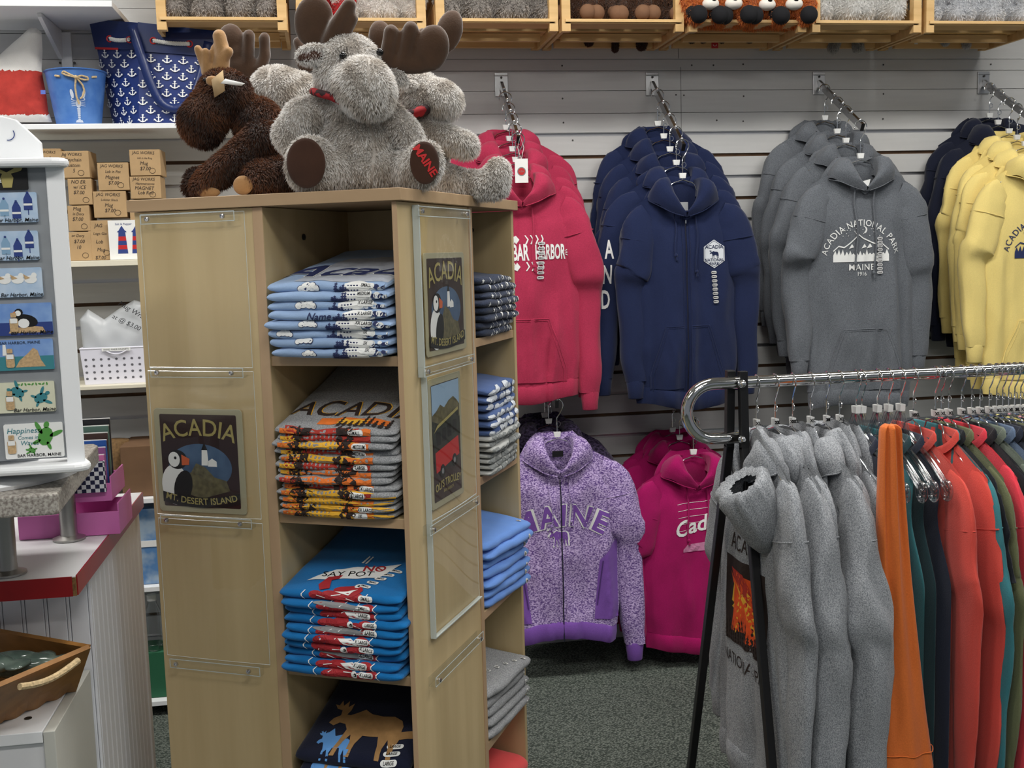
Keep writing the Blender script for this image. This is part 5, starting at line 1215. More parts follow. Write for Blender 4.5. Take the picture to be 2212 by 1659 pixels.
def toy(name, label, kind, base, tip, seed, feet=None, muz=None, low=0, ears=None, n=7000, extra=None):
    t = thing(name, label, 'stuffed animal'); E = lambda c, r, rot=0: ('e', c, r, rot)
    body = [E((0, .02, .085), (.058, .052, .075)), ('c', [(-.045, -.005, .12, .020), (-.062, -.045, .07, .019), (-.055, -.06, .045, .018)]), ('c', [(.045, -.005, .12, .020), (.062, -.045, .07, .019), (.052, -.062, .045, .018)]),
            ('c', [(-.03, -.01, .035, .028), (-.042, -.07, .030, .024)]), ('c', [(.03, -.01, .035, .028), (.042, -.07, .030, .024)])]
    hd = (0, -.045, .075) if low else (0, -.005, .175); body.append(E(hd, (.044, .040, .040)))
    if ears == 'long': body += [('c', [(hd[0]+s*.022, hd[1], hd[2]+.03, .013), (hd[0]+s*.035, hd[1]+.01, hd[2]+.085, .011)]) for s in (-1, 1)]
    elif ears: body += [E((hd[0]+s*.034, hd[1]+.005, hd[2]+.032), (.014, .008, .018)) for s in (-1, 1)]
    V, N, F = blob(body, .0065, 4); m = MB(); m.raw(V, F, 0, np.tile(np.array(base)*.6+np.array(tip)*.4, (len(V), 1)))
    X, Fa, C = fur(V, N, F, n, .009, .0011, base, tip, seed); m.raw(X, Fa, 0, C); m.build('body', furm, t, ang=180)
    if feet:
        for s in (-1, 1): m = MB(); m.ell((s*.043, -.088, .030), (.026, .024, .026)); m.build('paw', feet, t); m = MB(); m.ell((s*.054, -.066, .040), .019); m.build('paw', feet, t)
    if muz:
        m = MB(); m.ell((hd[0], hd[1]-.036, hd[2]-.012), (.026, .022, .018)); m.build('muzzle', muz, t)
    m = MB(); m.ell((hd[0], hd[1]-.056 if muz else hd[1]-.042, hd[2]-.004), (.007, .005, .005)); m.build('nose', eye, t)
    for s in (-1, 1): m = MB(); m.ell((hd[0]+s*.016, hd[1]-.036, hd[2]+.012), .0045); m.build('eye', eye, t)
    return t
def fill(ci, proto, n, labels, group, x0=.05, x1=.05, yb=.115, zj=0, rots=None, sc=1, z=.001):
    xa, xb = CR_[ci]; rs = random.Random(ci*9+n)
    for k in range(n):
        X = xa+x0+(xb-xa-x0-x1)*((k+.5)/n); o = proto if k == 0 else dup(proto, (0, 0, 0), None)
        o.location = (X, -.355+yb+rs.uniform(-.004, .01), ZC+z); o.rotation_euler = (0, 0, rs.uniform(-.25, .25)); o['label'] = labels[k]; o['group'] = group; o.scale = (sc,)*3
P_ = ['left', 'middle', 'right']
rab = toy('plush_rabbit', '', '', srgb(96, 84, 76), srgb(214, 208, 202), 31, ears='long')
fill(0, rab, 3, [f'frosted grey plush rabbit, {p} of three in the leftmost crate' for p in P_], 'grey rabbits in the leftmost crate', .035, .035, sc=1.1)
redt = toy('plush_crab', '', '', srgb(150, 16, 24), srgb(226, 44, 50), 32, n=6000); fill(1, redt, 1, ['bright red plush toy behind the big moose antler'], 'toys in the second crate', .02, .22, sc=1.1)
whb = toy('plush_lamb', '', '', srgb(214, 206, 200), srgb(250, 246, 240), 33, muz=mat('pink_felt', srgb(230, 160, 170), .8)); fill(1, whb, 2, ['white plush lamb, left one in the second crate', 'white plush lamb, right one in the second crate'], 'toys in the second crate', .13, .01, sc=1.05)
gb = toy('plush_raccoon', '', '', srgb(100, 92, 86), srgb(206, 200, 194), 34, feet=None, ears='round'); fill(2, gb, 3, [f'grey and cream plush raccoon, {p} of three in the third crate' for p in P_], 'grey and cream toys in the third crate', .03, .03, sc=1.1)
bm2 = toy('plush_moose', '', '', srgb(46, 28, 20), srgb(120, 84, 62), 35, feet=mat('moose_paw_tan', srgb(124, 90, 66), .9), muz=mat('moose_muzzle', srgb(110, 78, 56), .9)); fill(3, bm2, 4, [f'small brown plush moose, {p} in the fourth crate' for p in ('leftmost', 'second from left', 'third from left', 'rightmost')], 'small brown moose toys in the fourth crate', .02, .02, sc=.95)
fx = toy('plush_fox', '', '', srgb(170, 84, 30), srgb(232, 140, 72), 36, feet=mat('black_plush', srgb(20, 20, 24), .9), muz=mat('fox_muzzle', srgb(244, 238, 228), .9), low=1, ears='round'); fill(4, fx, 4, [f'orange plush fox with black paws, {p} in the fifth crate' for p in ('leftmost', 'second from left', 'third from left', 'rightmost')], 'orange foxes in the fifth crate', .0, .0, yb=.062, sc=1.08, z=-.020)
gu = toy('plush_gull', '', '', srgb(206, 204, 200), srgb(250, 250, 248), 37, n=6000); fill(5, gu, 2, ['white plush gull, left one in the sixth crate', 'white plush gull, right one in the sixth crate'], 'white gulls in the sixth crate', .03, .05, sc=1.25)
se = toy('plush_seal', '', '', srgb(196, 198, 202), srgb(240, 242, 246), 38); fill(6, se, 3, [f'fluffy white plush seal, {p} of three in the rightmost crate' for p in P_], 'white seals in the rightmost crate', .02, .02, sc=1.1)
# legs and tags hanging under the crates
def dangle(toy_, px, py, Y, r, L, base, tip, seed, name, lean=0):
    p = at(px, py, Y); V, N, F = blob([('c', [(0, 0, L*.6, r*.8), (lean*.5, 0, 0, r), (lean, 0, -L*.4, r*1.05)])], .005, 3); m = MB(); m.raw(V, F, 0, np.tile(np.array(base), (len(V), 1)))
    X, Fa, C = fur(V, N, F, 2500, .007, .001, base, tip, seed); m.raw(X, Fa, 0, C); o = m.build(name, furm, toy_, ang=180); o.matrix_parent_inverse = toy_.matrix_basis.inverted(); o.location = tuple(p)
def grp(g): return [o for o in COL.objects if o.get('group') == g]
bpy.context.view_layer.update()
g4, g6, g7, g5 = grp('small brown moose toys in the fourth crate'), grp('white gulls in the sixth crate'), grp('white seals in the rightmost crate'), grp('orange foxes in the fifth crate')
BR, BR2 = srgb(50, 30, 24), srgb(92, 60, 46)
dangle(g4[1], 1329, 92, -.10, .009, .050, BR, BR2, 51, 'leg'); dangle(g4[2], 1386, 82, -.10, .016, .055, BR, BR2, 52, 'leg'); dangle(g4[0], 1272, 80, -.12, .014, .03, BR, BR2, 57, 'tail')
dangle(g6[0], 1808, 92, -.10, .017, .045, srgb(170, 168, 164), srgb(214, 212, 208), 53, 'foot', -.015); dangle(g6[0], 1848, 90, -.10, .017, .045, srgb(170, 168, 164), srgb(214, 212, 208), 54, 'foot', .010)
dangle(g7[0], 2035, 80, -.10, .013, .035, srgb(180, 180, 180), srgb(224, 224, 224), 55, 'flipper', .012); dangle(g7[1], 2082, 86, -.10, .012, .045, srgb(180, 180, 180), srgb(224, 224, 224), 56, 'flipper', .010)
for k, px in enumerate((1495, 1520, 1560, 1620)): dangle(g5[k], px, 76, -.16+.01*k, .013, .02, srgb(20, 20, 24), srgb(50, 50, 56), 60+k, 'hind_paw')
p = at(1544, 95, -.14); tg = thing('hang_tag', 'red tag with a white smile under the orange foxes', 'tag', tuple(p)); MB().bb(-.012, .012, -.0006, .0006, -.014, .014).build('card', red, tg, smooth=False)
m = MB(); m.tube([(.006*math.cos(a), -.001, -.002+.005*math.sin(a)) for a in np.linspace(pi, 2*pi, 10)], .0008, 4); dtext(m, 'A', .007, (0, .007), plane((0, -.001, 0), (1, 0, 0), (0, 0, 1)), 0); m.build('print', wht, tg, smooth=False)
p = at(1979, 88, -.12); tg = thing('hang_tag', 'white barcode tag under the rightmost crate', 'tag', tuple(p)); MB().bb(-.006, .006, -.0006, .0006, -.012, .018).build('card', wht, tg, smooth=False)
MB().bb(-.001, .001, -.0012, -.0007, -.006, .012).build('barcode', blk, tg, smooth=False)
# ================================================================== left: shelf goods
def puffy(name, t, poly, th, mats_, pick, o, ux, uy, L=.012):
    """soft closed shape from an outline: thickness swells with distance from the edge"""
    V, F = refine(poly, [tuple(range(len(poly)))], L); P = np.array(poly); Q = np.roll(P, -1, 0)
    d = np.full(len(V), 9.)
    for a, b in zip(P, Q):
        ab = b-a; u = np.clip(((V-a)@ab)/max(ab@ab, 1e-9), 0, 1); d = np.minimum(d, np.linalg.norm(V-(a+u[:, None]*ab), axis=1))
    h = th*np.sqrt(np.clip(1-(1-np.clip(d/(th*2.2), 0, 1))**2, 0, 1))
    h = h*(1+.25*np.array([nz(x*18, y*18, 3) for x, y in V])); f = plane(o, ux, uy); m = MB()
    A = [f(x, y, e) for (x, y), e in zip(V, h)]; B = [f(x, y, -e) for (x, y), e in zip(V, h)]; c = V[np.array(F)].mean(1)
    for i, q in enumerate(F): pass
    m.raw(A+B, list(F)+[tuple(j+len(V) for j in q[::-1]) for q in F]); m.m = [pick(*x) for x in c]*2
    return m.build(name, mats_, t, ang=180)
canvas = mat('white_canvas', srgb(226, 224, 220), .9, bump=.5, bscale=500); redc = mat('red_canvas', srgb(176, 56, 48), .9, var=.12, vscale=40, bump=.5, bscale=500)
Yb = -.16
def LP(t0):                      # picture position to local coordinates of a thing standing at t0
    return lambda px, py, Y=Yb: np.array(at(px, py, Y))-np.array(t0)
o0 = at(40, 266, Yb); o0[2] = ZM+.001; t = thing('canvas_pillow', 'white sailcloth pillow with a wide red band at the left edge of the shelf', 'pillow', tuple(o0)); lp = LP(o0)
poly = [lp(x, y)[[0, 2]] for x, y in ((-60, 264), (-60, 110), (0, 118), (25, 95), (45, 78), (62, 62), (78, 60), (90, 70), (92, 110), (90, 150), (94, 175), (100, 205), (104, 240), (113, 264))]
poly = [(a, max(b, .001)) for a, b in poly]
zr0, zr1 = lp(50, 250)[2], lp(50, 156)[2]
puffy('cover', t, poly, .040, [canvas, redc], lambda x, y: 1 if zr0 < y < zr1 else 0, (0, 0, 0), (1, 0, 0), (0, 0, 1))
m = MB(); q = lp(93, 199, Yb-.045); m.box((q[0], q[1], q[2]), (.014, .001, .012)); m.build('brand_label', mat('label_blue', srgb(90, 110, 190), .6), t)
# bucket
o0 = at(171, 266, Yb); o0[2] = ZM+.0005; k = (Yb-CAM[1])/FPX/ray(171, 200)[1]*1.0
s = np.linalg.norm(at(172, 200, Yb)-at(171, 200, Yb)); Hb = (266-140)*s; rb, rt_ = 47*s, 66*s
t = thing('metal_bucket', 'blue painted bucket with rope bow and white lobster', 'bucket', tuple(o0))
bb = mat('bucket_blue', srgb(62, 108, 178), .42, col2=srgb(92, 136, 196), vscale=22, contrast=(.35, .75), bump=.1)
m = MB(); m.lathe([(.001, 0), (rb, 0), (rt_*.985, Hb*.97), (rt_, Hb*.97), (rt_+.003, Hb*.985), (rt_, Hb), (rt_-.003, Hb*.99), (rt_-.004, Hb*.95), (rb-.003, .004), (.001, .004)], 44); m.build('pail', bb, t)
ca = math.atan2(CAM[1]-o0[1], CAM[0]-o0[0])
def bk(x, y, e=.001): r = rb+(rt_-rb)*y/Hb+e; a = ca+x/r; return np.array((r*math.cos(a), r*math.sin(a), y))
rope = mat('rope', srgb(196, 172, 132), .9, var=.25, vscale=220, bump=.8, bscale=180)
m = MB()
for pts in ([(0, .83), (-.018, .88), (-.034, .93), (-.040, .90), (-.026, .86), (0, .83)], [(0, .83), (.016, .86), (.034, .84), (.036, .80), (.022, .79), (0, .83)], [(0, .83), (-.004, .66), (-.002, .50), (.004, .38)], [(0, .83), (.018, .70), (.022, .60), (.014, .50), (.008, .47)]):
    P3 = np.array(pts); u = np.linspace(0, len(P3)-1, 24); X_ = np.interp(u, range(len(P3)), P3[:, 0]); Y_ = np.interp(u, range(len(P3)), P3[:, 1]); m.tube([bk(a, b*Hb, .006) for a, b in zip(X_, Y_)], .0028, 8)
m.ell(bk(0, .83*Hb, .008), .006); m.build('rope_bow', rope, t)
for sd in (-1, 1): m = MB(); m.tube([bk(sd*(.056+.010*q), Hb*.86+.002*math.sin(q*3), .002) for q in (-.8, 0, .8)], .0032, 8); m.build('rope_handle', rope, t)
lw_ = mat('lobster_stencil', srgb(196, 206, 222), .6); m = MB(); f = lambda x, y: bk(x, y, .0012)
for q in range(6): dpoly(m, rrect(.010-.0006*q, .0052, .002), f, .01, 0, (.002, .052-.0062*q))
dpoly(m, circ(14, .0075, .013), f, .01, 0, (.002, .068)); dpoly(m, [(-.009, .012), (.013, .012), (.010, .019), (-.006, .019)], f, .01)
for sd in (-1, 1):
    dpoly(m, circ(12, .005, .014), f, .01, 0, (.002+sd*.017, .096), 1, -sd*.2); dpoly(m, [(.002+sd*.005, .074), (.002+sd*.018, .080), (.002+sd*.016, .088), (.002+sd*.020, .083), (.002+sd*.020, .078)], f, .01)
    for q in range(4): dpoly(m, [(.002+sd*.006, .062+q*.004), (.002+sd*.020, .060+q*.006), (.002+sd*.020, .0612+q*.006), (.002+sd*.006, .0634+q*.004)], f, .01)
m.build('lobster_print', lw_, t, smooth=False)
# anchor bag
o0 = at(330, 266, Yb); o0[2] = ZM+.0005; t = thing('tote_bag', 'navy tote bag patterned with white anchors and rope trim', 'bag', tuple(o0)); lp = LP(o0)
nvb = mat('bag_navy', srgb(34, 52, 112), .38, var=.1, vscale=5); nvb2 = mat('bag_navy_band', srgb(30, 46, 96), .3, var=.15, vscale=4)
c = [lp(300, 266, -.25), lp(470, 266, -.25), lp(478, 70, -.235), lp(300, 50, -.235), lp(246, 266, -.10), lp(196, 42, -.10)]
for q in (0, 1, 4): c[q][2] = .0
c += [np.array((c[1][0], c[4][1], 0)), np.array((c[2][0], c[5][1], c[2][2]))]
def quadf(a, b, d_, e, n=10, bul=.008):
    V = []
    for i in range(n+1):
        row = []
        for j in range(n+1):
            u, v = j/n, i/n; p = (a*(1-u)+b*u)*(1-v)+(e*(1-u)+d_*u)*v; nn = np.cross(b-a, e-a); nn /= np.linalg.norm(nn); row.append(p+nn*(bul*math.sin(pi*u)*math.sin(pi*v)+.003*nz(u*5, v*6, a[0]*9)))
        V.append(row)
    return V
def qmap(a, b, d_, e, bul=.008, eps=.0012):
    def f(u, v): p = (a*(1-u)+b*u)*(1-v)+(e*(1-u)+d_*u)*v; nn = np.cross(b-a, e-a); nn /= np.linalg.norm(nn); return p+nn*(bul*math.sin(pi*u)*math.sin(pi*v)+eps+.003)
    return f
m = MB(); m.grid(quadf(c[0], c[1], c[2], c[3])); m.grid(quadf(c[4], c[0], c[3], c[5])); m.grid(quadf(c[1], c[6], c[7], c[2])); m.grid(quadf(c[6], c[4], c[5], c[7])); m.build('bag_body', nvb, t, ang=60)
ANC = [(-.05, .30), (.05, .30), (.05, .16), (.20, .16), (.20, .09), (.05, .09), (.05, -.30), (.16, -.26), (.26, -.16), (.20, -.12), (.38, -.02), (.42, -.24), (.34, -.20), (.22, -.36), (0, -.46), (-.22, -.36), (-.34, -.20), (-.42, -.24), (-.38, -.02), (-.20, -.12), (-.26, -.16), (-.16, -.26), (-.05, -.30), (-.05, .09), (-.20, .09), (-.20, .16), (-.05, .16)]
def anchors(F4, nu, nv, u0, u1, v0, v1, su, sv, name):
    f = qmap(*F4); m = MB()
    for i in range(nv):
        for j in range(nu):
            u = u0+(u1-u0)*(j+.5*(i % 2)+.25)/nu; v = v0+(v1-v0)*(i+.5)/nv
            dpoly(m, [(u+a*su, v+b*sv) for a, b in ANC], f, 0); dpoly(m, [(u+(.10*math.cos(a))*su, v+(.40+.09*math.sin(a))*sv) for a in np.linspace(0, 2*pi, 13)[:-1]], f, 0)
    m.build(name, wht, t, smooth=False)
anchors((c[0], c[1], c[2], c[3]), 5, 8, 0, 1, .02, .70, .15, .085, 'anchor_pattern'); anchors((c[4], c[0], c[3], c[5]), 3, 8, 0, .95, .02, .74, .24, .085, 'anchor_pattern')
for F4, vv in (((c[0], c[1], c[2], c[3]), (.72, .70)), ((c[4], c[0], c[3], c[5]), (.74, .72))):
    f = qmap(*F4, eps=.002); m = MB(); m.grid([[f(u, vv[0]+(1.005-vv[0])*w_) for u in np.linspace(-.01, 1.01, 12)] for w_ in np.linspace(0, 1, 5)]); m.build('top_band', nvb2, t, ang=180)
f = qmap(c[4], c[0], c[3], c[5], eps=.003); m = MB(); m.grid([[f(u, v) for u in (0, .25, .5, .6)] for v in (.735, .755)]); m.build('red_trim', red, t)
ropw = mat('white_rope', srgb(226, 226, 222), .85, bump=.6, bscale=160)
for F4, ua, ub in (((c[0], c[1], c[2], c[3]), .18, .62), ((c[4], c[0], c[3], c[5]), .42, .85)):
    f = qmap(*F4, eps=.003); m = MB(); n = 40
    for st in range(3): m.tube([f(ua+(ub-ua)*q/n, .835-.012*math.sin(pi*q/n))+np.array((0, -.004+.0025*math.cos(q*.8+st*2.1), .0035*math.sin(q*.8+st*2.1))) for q in range(n+1)], .0032, 6)
    m.build('rope_handle', ropw, t)
    for u in (ua, ub): m = MB(); p3 = f(u, .835); m.tube([p3+np.array((.009*math.cos(a), -.001, .009*math.sin(a))) for a in np.linspace(0, 2*pi, 18)[:-1]], .002, 6, closed=True); m.build('grommet', red, t)
def ribbon(pts, wd, name, mm, t, th=.0012):
    P = np.array(pts, float); u = np.linspace(0, len(P)-1, 30); Q = np.stack([np.interp(u, range(len(P)), P[:, j]) for j in range(3)], 1)
    for _ in range(3): Q[1:-1] = (Q[:-2]+2*Q[1:-1]+Q[2:])/4
    T = np.gradient(Q, axis=0); T /= np.linalg.norm(T, axis=1, keepdims=True); B = np.cross(T, (0, -1, 0)); B /= np.linalg.norm(B, axis=1, keepdims=True)
    m = MB(); m.grid([Q-B*wd/2, Q+B*wd/2]); return m.build(name, mm, t, ang=180, solid=th)
ribbon([lp(283, 55, -.262), lp(300, 105, -.272), lp(320, 170, -.275), (*lp(345, 225, -.272),), (*lp(380, 238, -.270),), lp(420, 215, -.268), lp(445, 120, -.262), lp(450, 90, -.26)], .026, 'strap', nvb2, t)
# cardboard boxes on the shelf below
kb = mat('cardboard', srgb(178, 148, 108), .85, var=.06, vscale=25); kd = mat('cardboard_seam', srgb(176, 146, 106), .85, var=.08, vscale=25); pen = mat('marker_ink', srgb(58, 48, 44), .8)
BX = [(70, 320, 129, 345, 'top left corner, mostly behind the magnet tower', ('JAG WORKS', 'Lob in Pot', ''), 1), (129, 325, 192, 385, 'upper left column, marked 5', ('Jag WORKS', 'Keychain', 'Custom', '5'), 1), (148, 385, 195, 443, 'left column, below the one marked 5', ('NO ER', 'w/ ICE', '$7.00'), 1), (150, 443, 193, 500, 'left column, third from the top', ('Mug', 'in Dory', '$7.00'), 1), (151, 500, 196, 558, 'left column, at the bottom', ('or Dory', '$7.00', '10'), 1),
      (213, 350, 276, 412, 'middle column, at the top', ('JAG WORKS', 'Lob in Pot', 'Magnet', '$7.00'), 0), (203, 412, 270, 471, 'middle column, in the centre', ('JAG WORKS', 'Lobster Shack', 'Mug', '$7.00'), 0), (195, 475, 241, 558, 'middle column, tall one at the bottom', ('JAG', 'Logo Glo', 'Lob', 'Mug', '$7.00'), 0),
      (283, 322, 346, 380, 'right column, at the top', ('JAG WORKS', 'Lob in the Ring', 'Mug', '$7.00'), 0), (283, 380, 346, 430, 'right column, second from the top', ('JAG WORKS', 'Hammerstone', 'MAGNET', 'Lob Roll'), 0), (283, 430, 346, 500, 'right column, behind the tower edge', ('', ''), 0), (283, 500, 346, 558, 'right column, at the bottom behind the tower', ('', ''), 0), (203, 471, 270, 476, '', (), 2), ]
Yf = -.26
for i, (x0_, y0_, x1_, y1_, ds, tx, _) in enumerate(BX):
    if _ == 2: continue
    a, b = at(x0_, y1_, Yf), at(x1_, y0_, Yf); w, h = b[0]-a[0], b[2]-a[2]
    z0_ = a[2]
    if y1_ == 558: h += z0_-ZB-.0006; z0_ = ZB+.0006
    if y1_ == 345: h += .05; z0_ -= .05
    t = thing('cardboard_box', f'cardboard mug box with handwriting, {ds}', 'box', ((a[0]+b[0])/2, Yf+.05, z0_+.0004), random.Random(i).uniform(-.05, .05), 'cardboard mug boxes on the shelf')
    MB().bb(-w/2, w/2, -.05, .05, 0, h-.0012).build('carton', kb, t, bevel=.0015, smooth=False)
    MB().bb(-w/2+.001, w/2-.001, -.002, .002, h-.0013, h-.0006).build('lid_seam', kd, t, smooth=False)  # thin lid seam in a slightly darker cardboard tone
    m = MB()
    for k, s_ in enumerate(tx):
        if s_: dtext(m, s_, min(.0155, w/max(3, len(s_))*1.3), (-.004+.003*(k % 2), h*.86-k*h*.20), plane((0, -.0507, 0), (1, 0, 0), (0, 0, 1)), 0, shear=.2, narrow=.9, rot=-.04)
    if tx and any(tx): m.tube([plane((0, -.0507, 0), (1, 0, 0), (0, 0, 1))(w*.22+.009*math.cos(q), h*.18+.008*math.sin(q)) for q in np.linspace(0, 2*pi, 16)[:-1]], .0005, 4, closed=True); m.build('handwriting', pen, t, smooth=False)
# lighthouse card
a, b = at(239, 558, Yf-.005), at(300, 475, Yf-.005); a[2] = ZB+.001; t = thing('greeting_card', 'white card showing a striped blue and red lighthouse', 'card', ((a[0]+b[0])/2, Yf-.012, a[2])); w, h = b[0]-a[0], b[2]-a[2]
MB().bb(-w/2, w/2, -.0008, .0008, 0, h).build('card', wht, t, smooth=False); f = lambda e: plane((0, -.0008-e, 0), (1, 0, 0), (0, 0, 1))
bluei = mat('ink_blue', srgb(42, 62, 128), .6); m = MB()
for ox in (-.006, .036):
    for q, (cc, wd) in enumerate(((0, .030), (1, .028), (0, .026), (1, .024), (0, .022))): dpoly(m, [(-wd/2, 0), (wd/2, 0), (wd/2-.001, .013), (-wd/2+.001, .013)], f(.0004), 0, cc, (ox, .018+q*.013))
    dpoly(m, [(-.014, 0), (.014, 0), (.012, .004), (-.012, .004)], f(.0005), 0, 0, (ox, .083)); dpoly(m, [(-.010, 0), (.010, 0), (0, .016)], f(.0005), 0, 0, (ox, .087))
dtext(m, 'Salt & Pepper', .009, (0, h*.90), f(.0005), 0, 0); m.build('print', [bluei, red], t, smooth=False)
# perforated basket
a, b = at(178, 827, Yf), at(330, 748, Yf); zk = ZK+.0006; t = thing('plastic_basket', 'white perforated plastic basket holding plastic bags', 'basket', ((a[0]+b[0])/2, Yf+.05, zk)); w, h = b[0]-a[0], b[2]-zk
pw = mat('white_plastic', srgb(228, 228, 240), .4); m = MB(); d = .09; fl = .008
for s_ in (-1, 1):
    m.raw([(-w/2+fl, s_*d/2, 0), (w/2-fl, s_*d/2, 0), (w/2, s_*(d/2+fl), h), (-w/2, s_*(d/2+fl), h)], [(0, 1, 2, 3)]); m.raw([(s_*(w/2-fl), -d/2, 0), (s_*(w/2-fl), d/2, 0), (s_*w/2, d/2+fl, h), (s_*w/2, -d/2-fl, h)], [(0, 1, 2, 3)])
m.raw([(-w/2+fl, -d/2, 0), (w/2-fl, -d/2, 0), (w/2-fl, d/2, 0), (-w/2+fl, d/2, 0)], [(0, 1, 2, 3)]); m.build('basket_body', pw, t, solid=.002, smooth=False)
m = MB(); m.tube([(-w/2, -d/2-fl, h), (w/2, -d/2-fl, h), (w/2, d/2+fl, h), (-w/2, d/2+fl, h)], .003, 8, closed=True); m.build('rim', pw, t)
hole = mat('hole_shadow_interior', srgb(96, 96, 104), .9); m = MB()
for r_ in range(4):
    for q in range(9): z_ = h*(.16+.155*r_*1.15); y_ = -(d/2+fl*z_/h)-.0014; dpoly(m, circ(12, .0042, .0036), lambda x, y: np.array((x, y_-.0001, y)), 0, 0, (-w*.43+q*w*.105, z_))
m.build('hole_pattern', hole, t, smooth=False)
m = MB(); m.tube([(-.040+.080*q/12, -d/2-fl-.004-.002*math.sin(pi*q/12), h-.002-.017*math.sin(pi*q/12)) for q in range(13)], .0022, 8); m.build('handle', pw, t)
m = MB(); m.box((.0, -d/2-fl-.006, h-.004), (.085, .001, .011)); s_ = m.build('price_strip', wht, t, smooth=False); m = MB(); dtext(m, 'HAND MADE MAGNETS', .007, (0, h-.0042), plane((0, -d/2-fl-.0068, 0), (1, 0, 0), (0, 0, 1)), 0); m.build('lettering', blk, s_, smooth=False)
bagm = mat('frosted_plastic', srgb(214, 218, 222), .3); bagm.node_tree.nodes['Principled BSDF'].inputs['Alpha'].default_value = .72
o0 = np.array(((a[0]+b[0])/2, Yf+.05, zk+.006)); t = thing('plastic_bag', 'crumpled clear plastic bag with black handwriting in the white basket', 'bag', tuple(o0)); lp = LP(o0)
poly = [lp(x, y, Yf+.05)[[0, 2]] for x, y in ((185, 820), (178, 740), (172, 690), (190, 668), (225, 690), (255, 668), (290, 648), (315, 655), (325, 740), (320, 820))]
puffy('bag', t, [(x, max(.001, z)) for x, z in poly], .030, [bagm], lambda x, y: 0, (0, 0, 0), (1, 0, 0), (0, 0, 1), .008)
m = MB(); q = lp(285, 672, Yf)[[0, 2]]; fw = plane((0, -.036, 0), (1, 0, 0), (0, 0, 1)); dtext(m, 'Mug Wrap', .022, tuple(q), fw, 0, rot=-.6, shear=.2); q = lp(262, 692, Yf)[[0, 2]]; dtext(m, 'at @ $3.00', .020, tuple(q+np.array((.012, -.008))), fw, 0, rot=-.5, shear=.2); m.build('handwriting', blk, t, smooth=False)
# ================================================================== counter with turning magnet display
ZT = .90; A0 = atz(163, 1245, ZT); XA, YA = A0[0], A0[1]; YB_ = -1.258
redlam = mat('red_laminate', srgb(150, 26, 32), .3, var=.08, vscale=20); whl = mat('white_laminate', srgb(226, 226, 228), .35); bead = mat('beadboard_white', srgb(228, 230, 236), .45); chip = mat('particle_board', srgb(128, 96, 58), .9, var=.35, vscale=200)
t = thing('display_counter', 'white beadboard counter with a red edged top', 'counter', (XA, YA, 0))
LX = -1.3-XA; dY = YB_-YA
m = MB(); m.bb(LX, -.001, .001, dY, ZT-.034, ZT-.0005); m.build('countertop', whl, t, smooth=False)
m = MB(); m.bb(LX, -.006, -.0015, .001, ZT-.034, ZT); m.build('red_edge', redlam, t, smooth=False); m = MB(); m.bb(-.001, .0015, .006, dY, ZT-.034, ZT); m.build('red_edge', redlam, t, smooth=False)
m = MB(); m.bb(-.006, -.0005, .0005, .006, ZT-.034, ZT-.002); m.build('chipped_corner', chip, t, smooth=False)
cxn = at(197, 1290, YA+.15)[0]-XA; m = MB(); f0 = .15
def beads(m, horiz, a0, a1, c, z1):
    n = int(abs(a1-a0)/.038)
    for i in range(n):
        u0, u1 = a0+(a1-a0)*i/n, a0+(a1-a0)*(i+1)/n; lo, hi = min(u0, u1)+.0006, max(u0, u1)-.0006
        if horiz: m.bb(lo, hi-.006, c, c+.010, 0, z1); m.bb(hi-.0052, hi, c, c+.010, 0, z1)
        else: m.bb(c-.010, c, lo, hi-.006, 0, z1); m.bb(c-.010, c, hi-.0052, hi, 0, z1)
beads(m, True, cxn, LX, f0, ZT-.034); m.build('front_beadboard', bead, t, smooth=False, bevel=.0012)
m = MB(); beads(m, False, f0+.01, dY-.05, cxn, ZT-.034); m.build('side_beadboard', bead, t, smooth=False, bevel=.0012)
m = MB(); m.bb(cxn-.020, cxn+.004, dY-.05, dY-.02, 0, ZT-.034); m.build('corner_trim', whl, t, smooth=False, bevel=.004)
m = MB(); m.bb(LX, cxn-.011, f0+.0105, dY-.051, 0, ZT-.036); m.build('carcass', bead, t, smooth=False)
# --- magnet display tower on granite turntable
YM = -2.13; gl_ = mat('galvanised_panel', srgb(148, 152, 156), .45, .3, var=.06, vscale=40)
gran = mat('granite_laminate', srgb(176, 172, 164), .45, col2=srgb(120, 112, 106), vscale=220, contrast=(.40, .62))
base = at(60, 1010, YM); tz = base[2]; X0 = base[0]
tr_ = at(135, 350, YM); xr = at(186, 1000, YM)[0]-X0; xg = at(146, 1000, YM)[0]-X0; zt = at(100, 350, YM)[2]-tz
t = thing('magnet_display', 'white turning display tower with a grey metal magnet panel', 'display stand', (X0, YM, tz))
ww = .30; dp_ = .24; xl_ = xr-ww-.012
m = MB(); m.bb(xl_, xg, .0, .006, .012, zt-.008); m.build('metal_panel', gl_, t, smooth=False)
m = MB(); m.prism([(xg, -.003), (xg, .02), (xr-.03, .03), (xr-.012, .04), (xr-.004, .015), (xr, -.003)], lambda a, b, d: (a, b, d), zt-.006); m.build('corner_post', wp, t, smooth=False, bevel=.002)
m = MB(); m.bb(xl_, xr-.075, .03, dp_, .0, zt-.006); m.build('core', wp, t, smooth=False)
for z_, nm in ((zt-.008, 'top_board'), (-.008, 'bottom_board')):
    m = MB(); m.prism([(xl_-.05, -.022), (xr-.012, -.022), (xr-.002, -.018), (xr+.006, -.008), (xr+.006, .004), (xr-.008, .04), (xr-.075, dp_-.02), (xr-.09, dp_+.02), (xl_, dp_+.02)], lambda a, b, d: (a, b, z_+d), .013); m.build(nm, wp, t, smooth=False, bevel=.005)
q0 = lambda px, py: (at(px, py, YM)[[0, 2]]-np.array((X0, tz)))
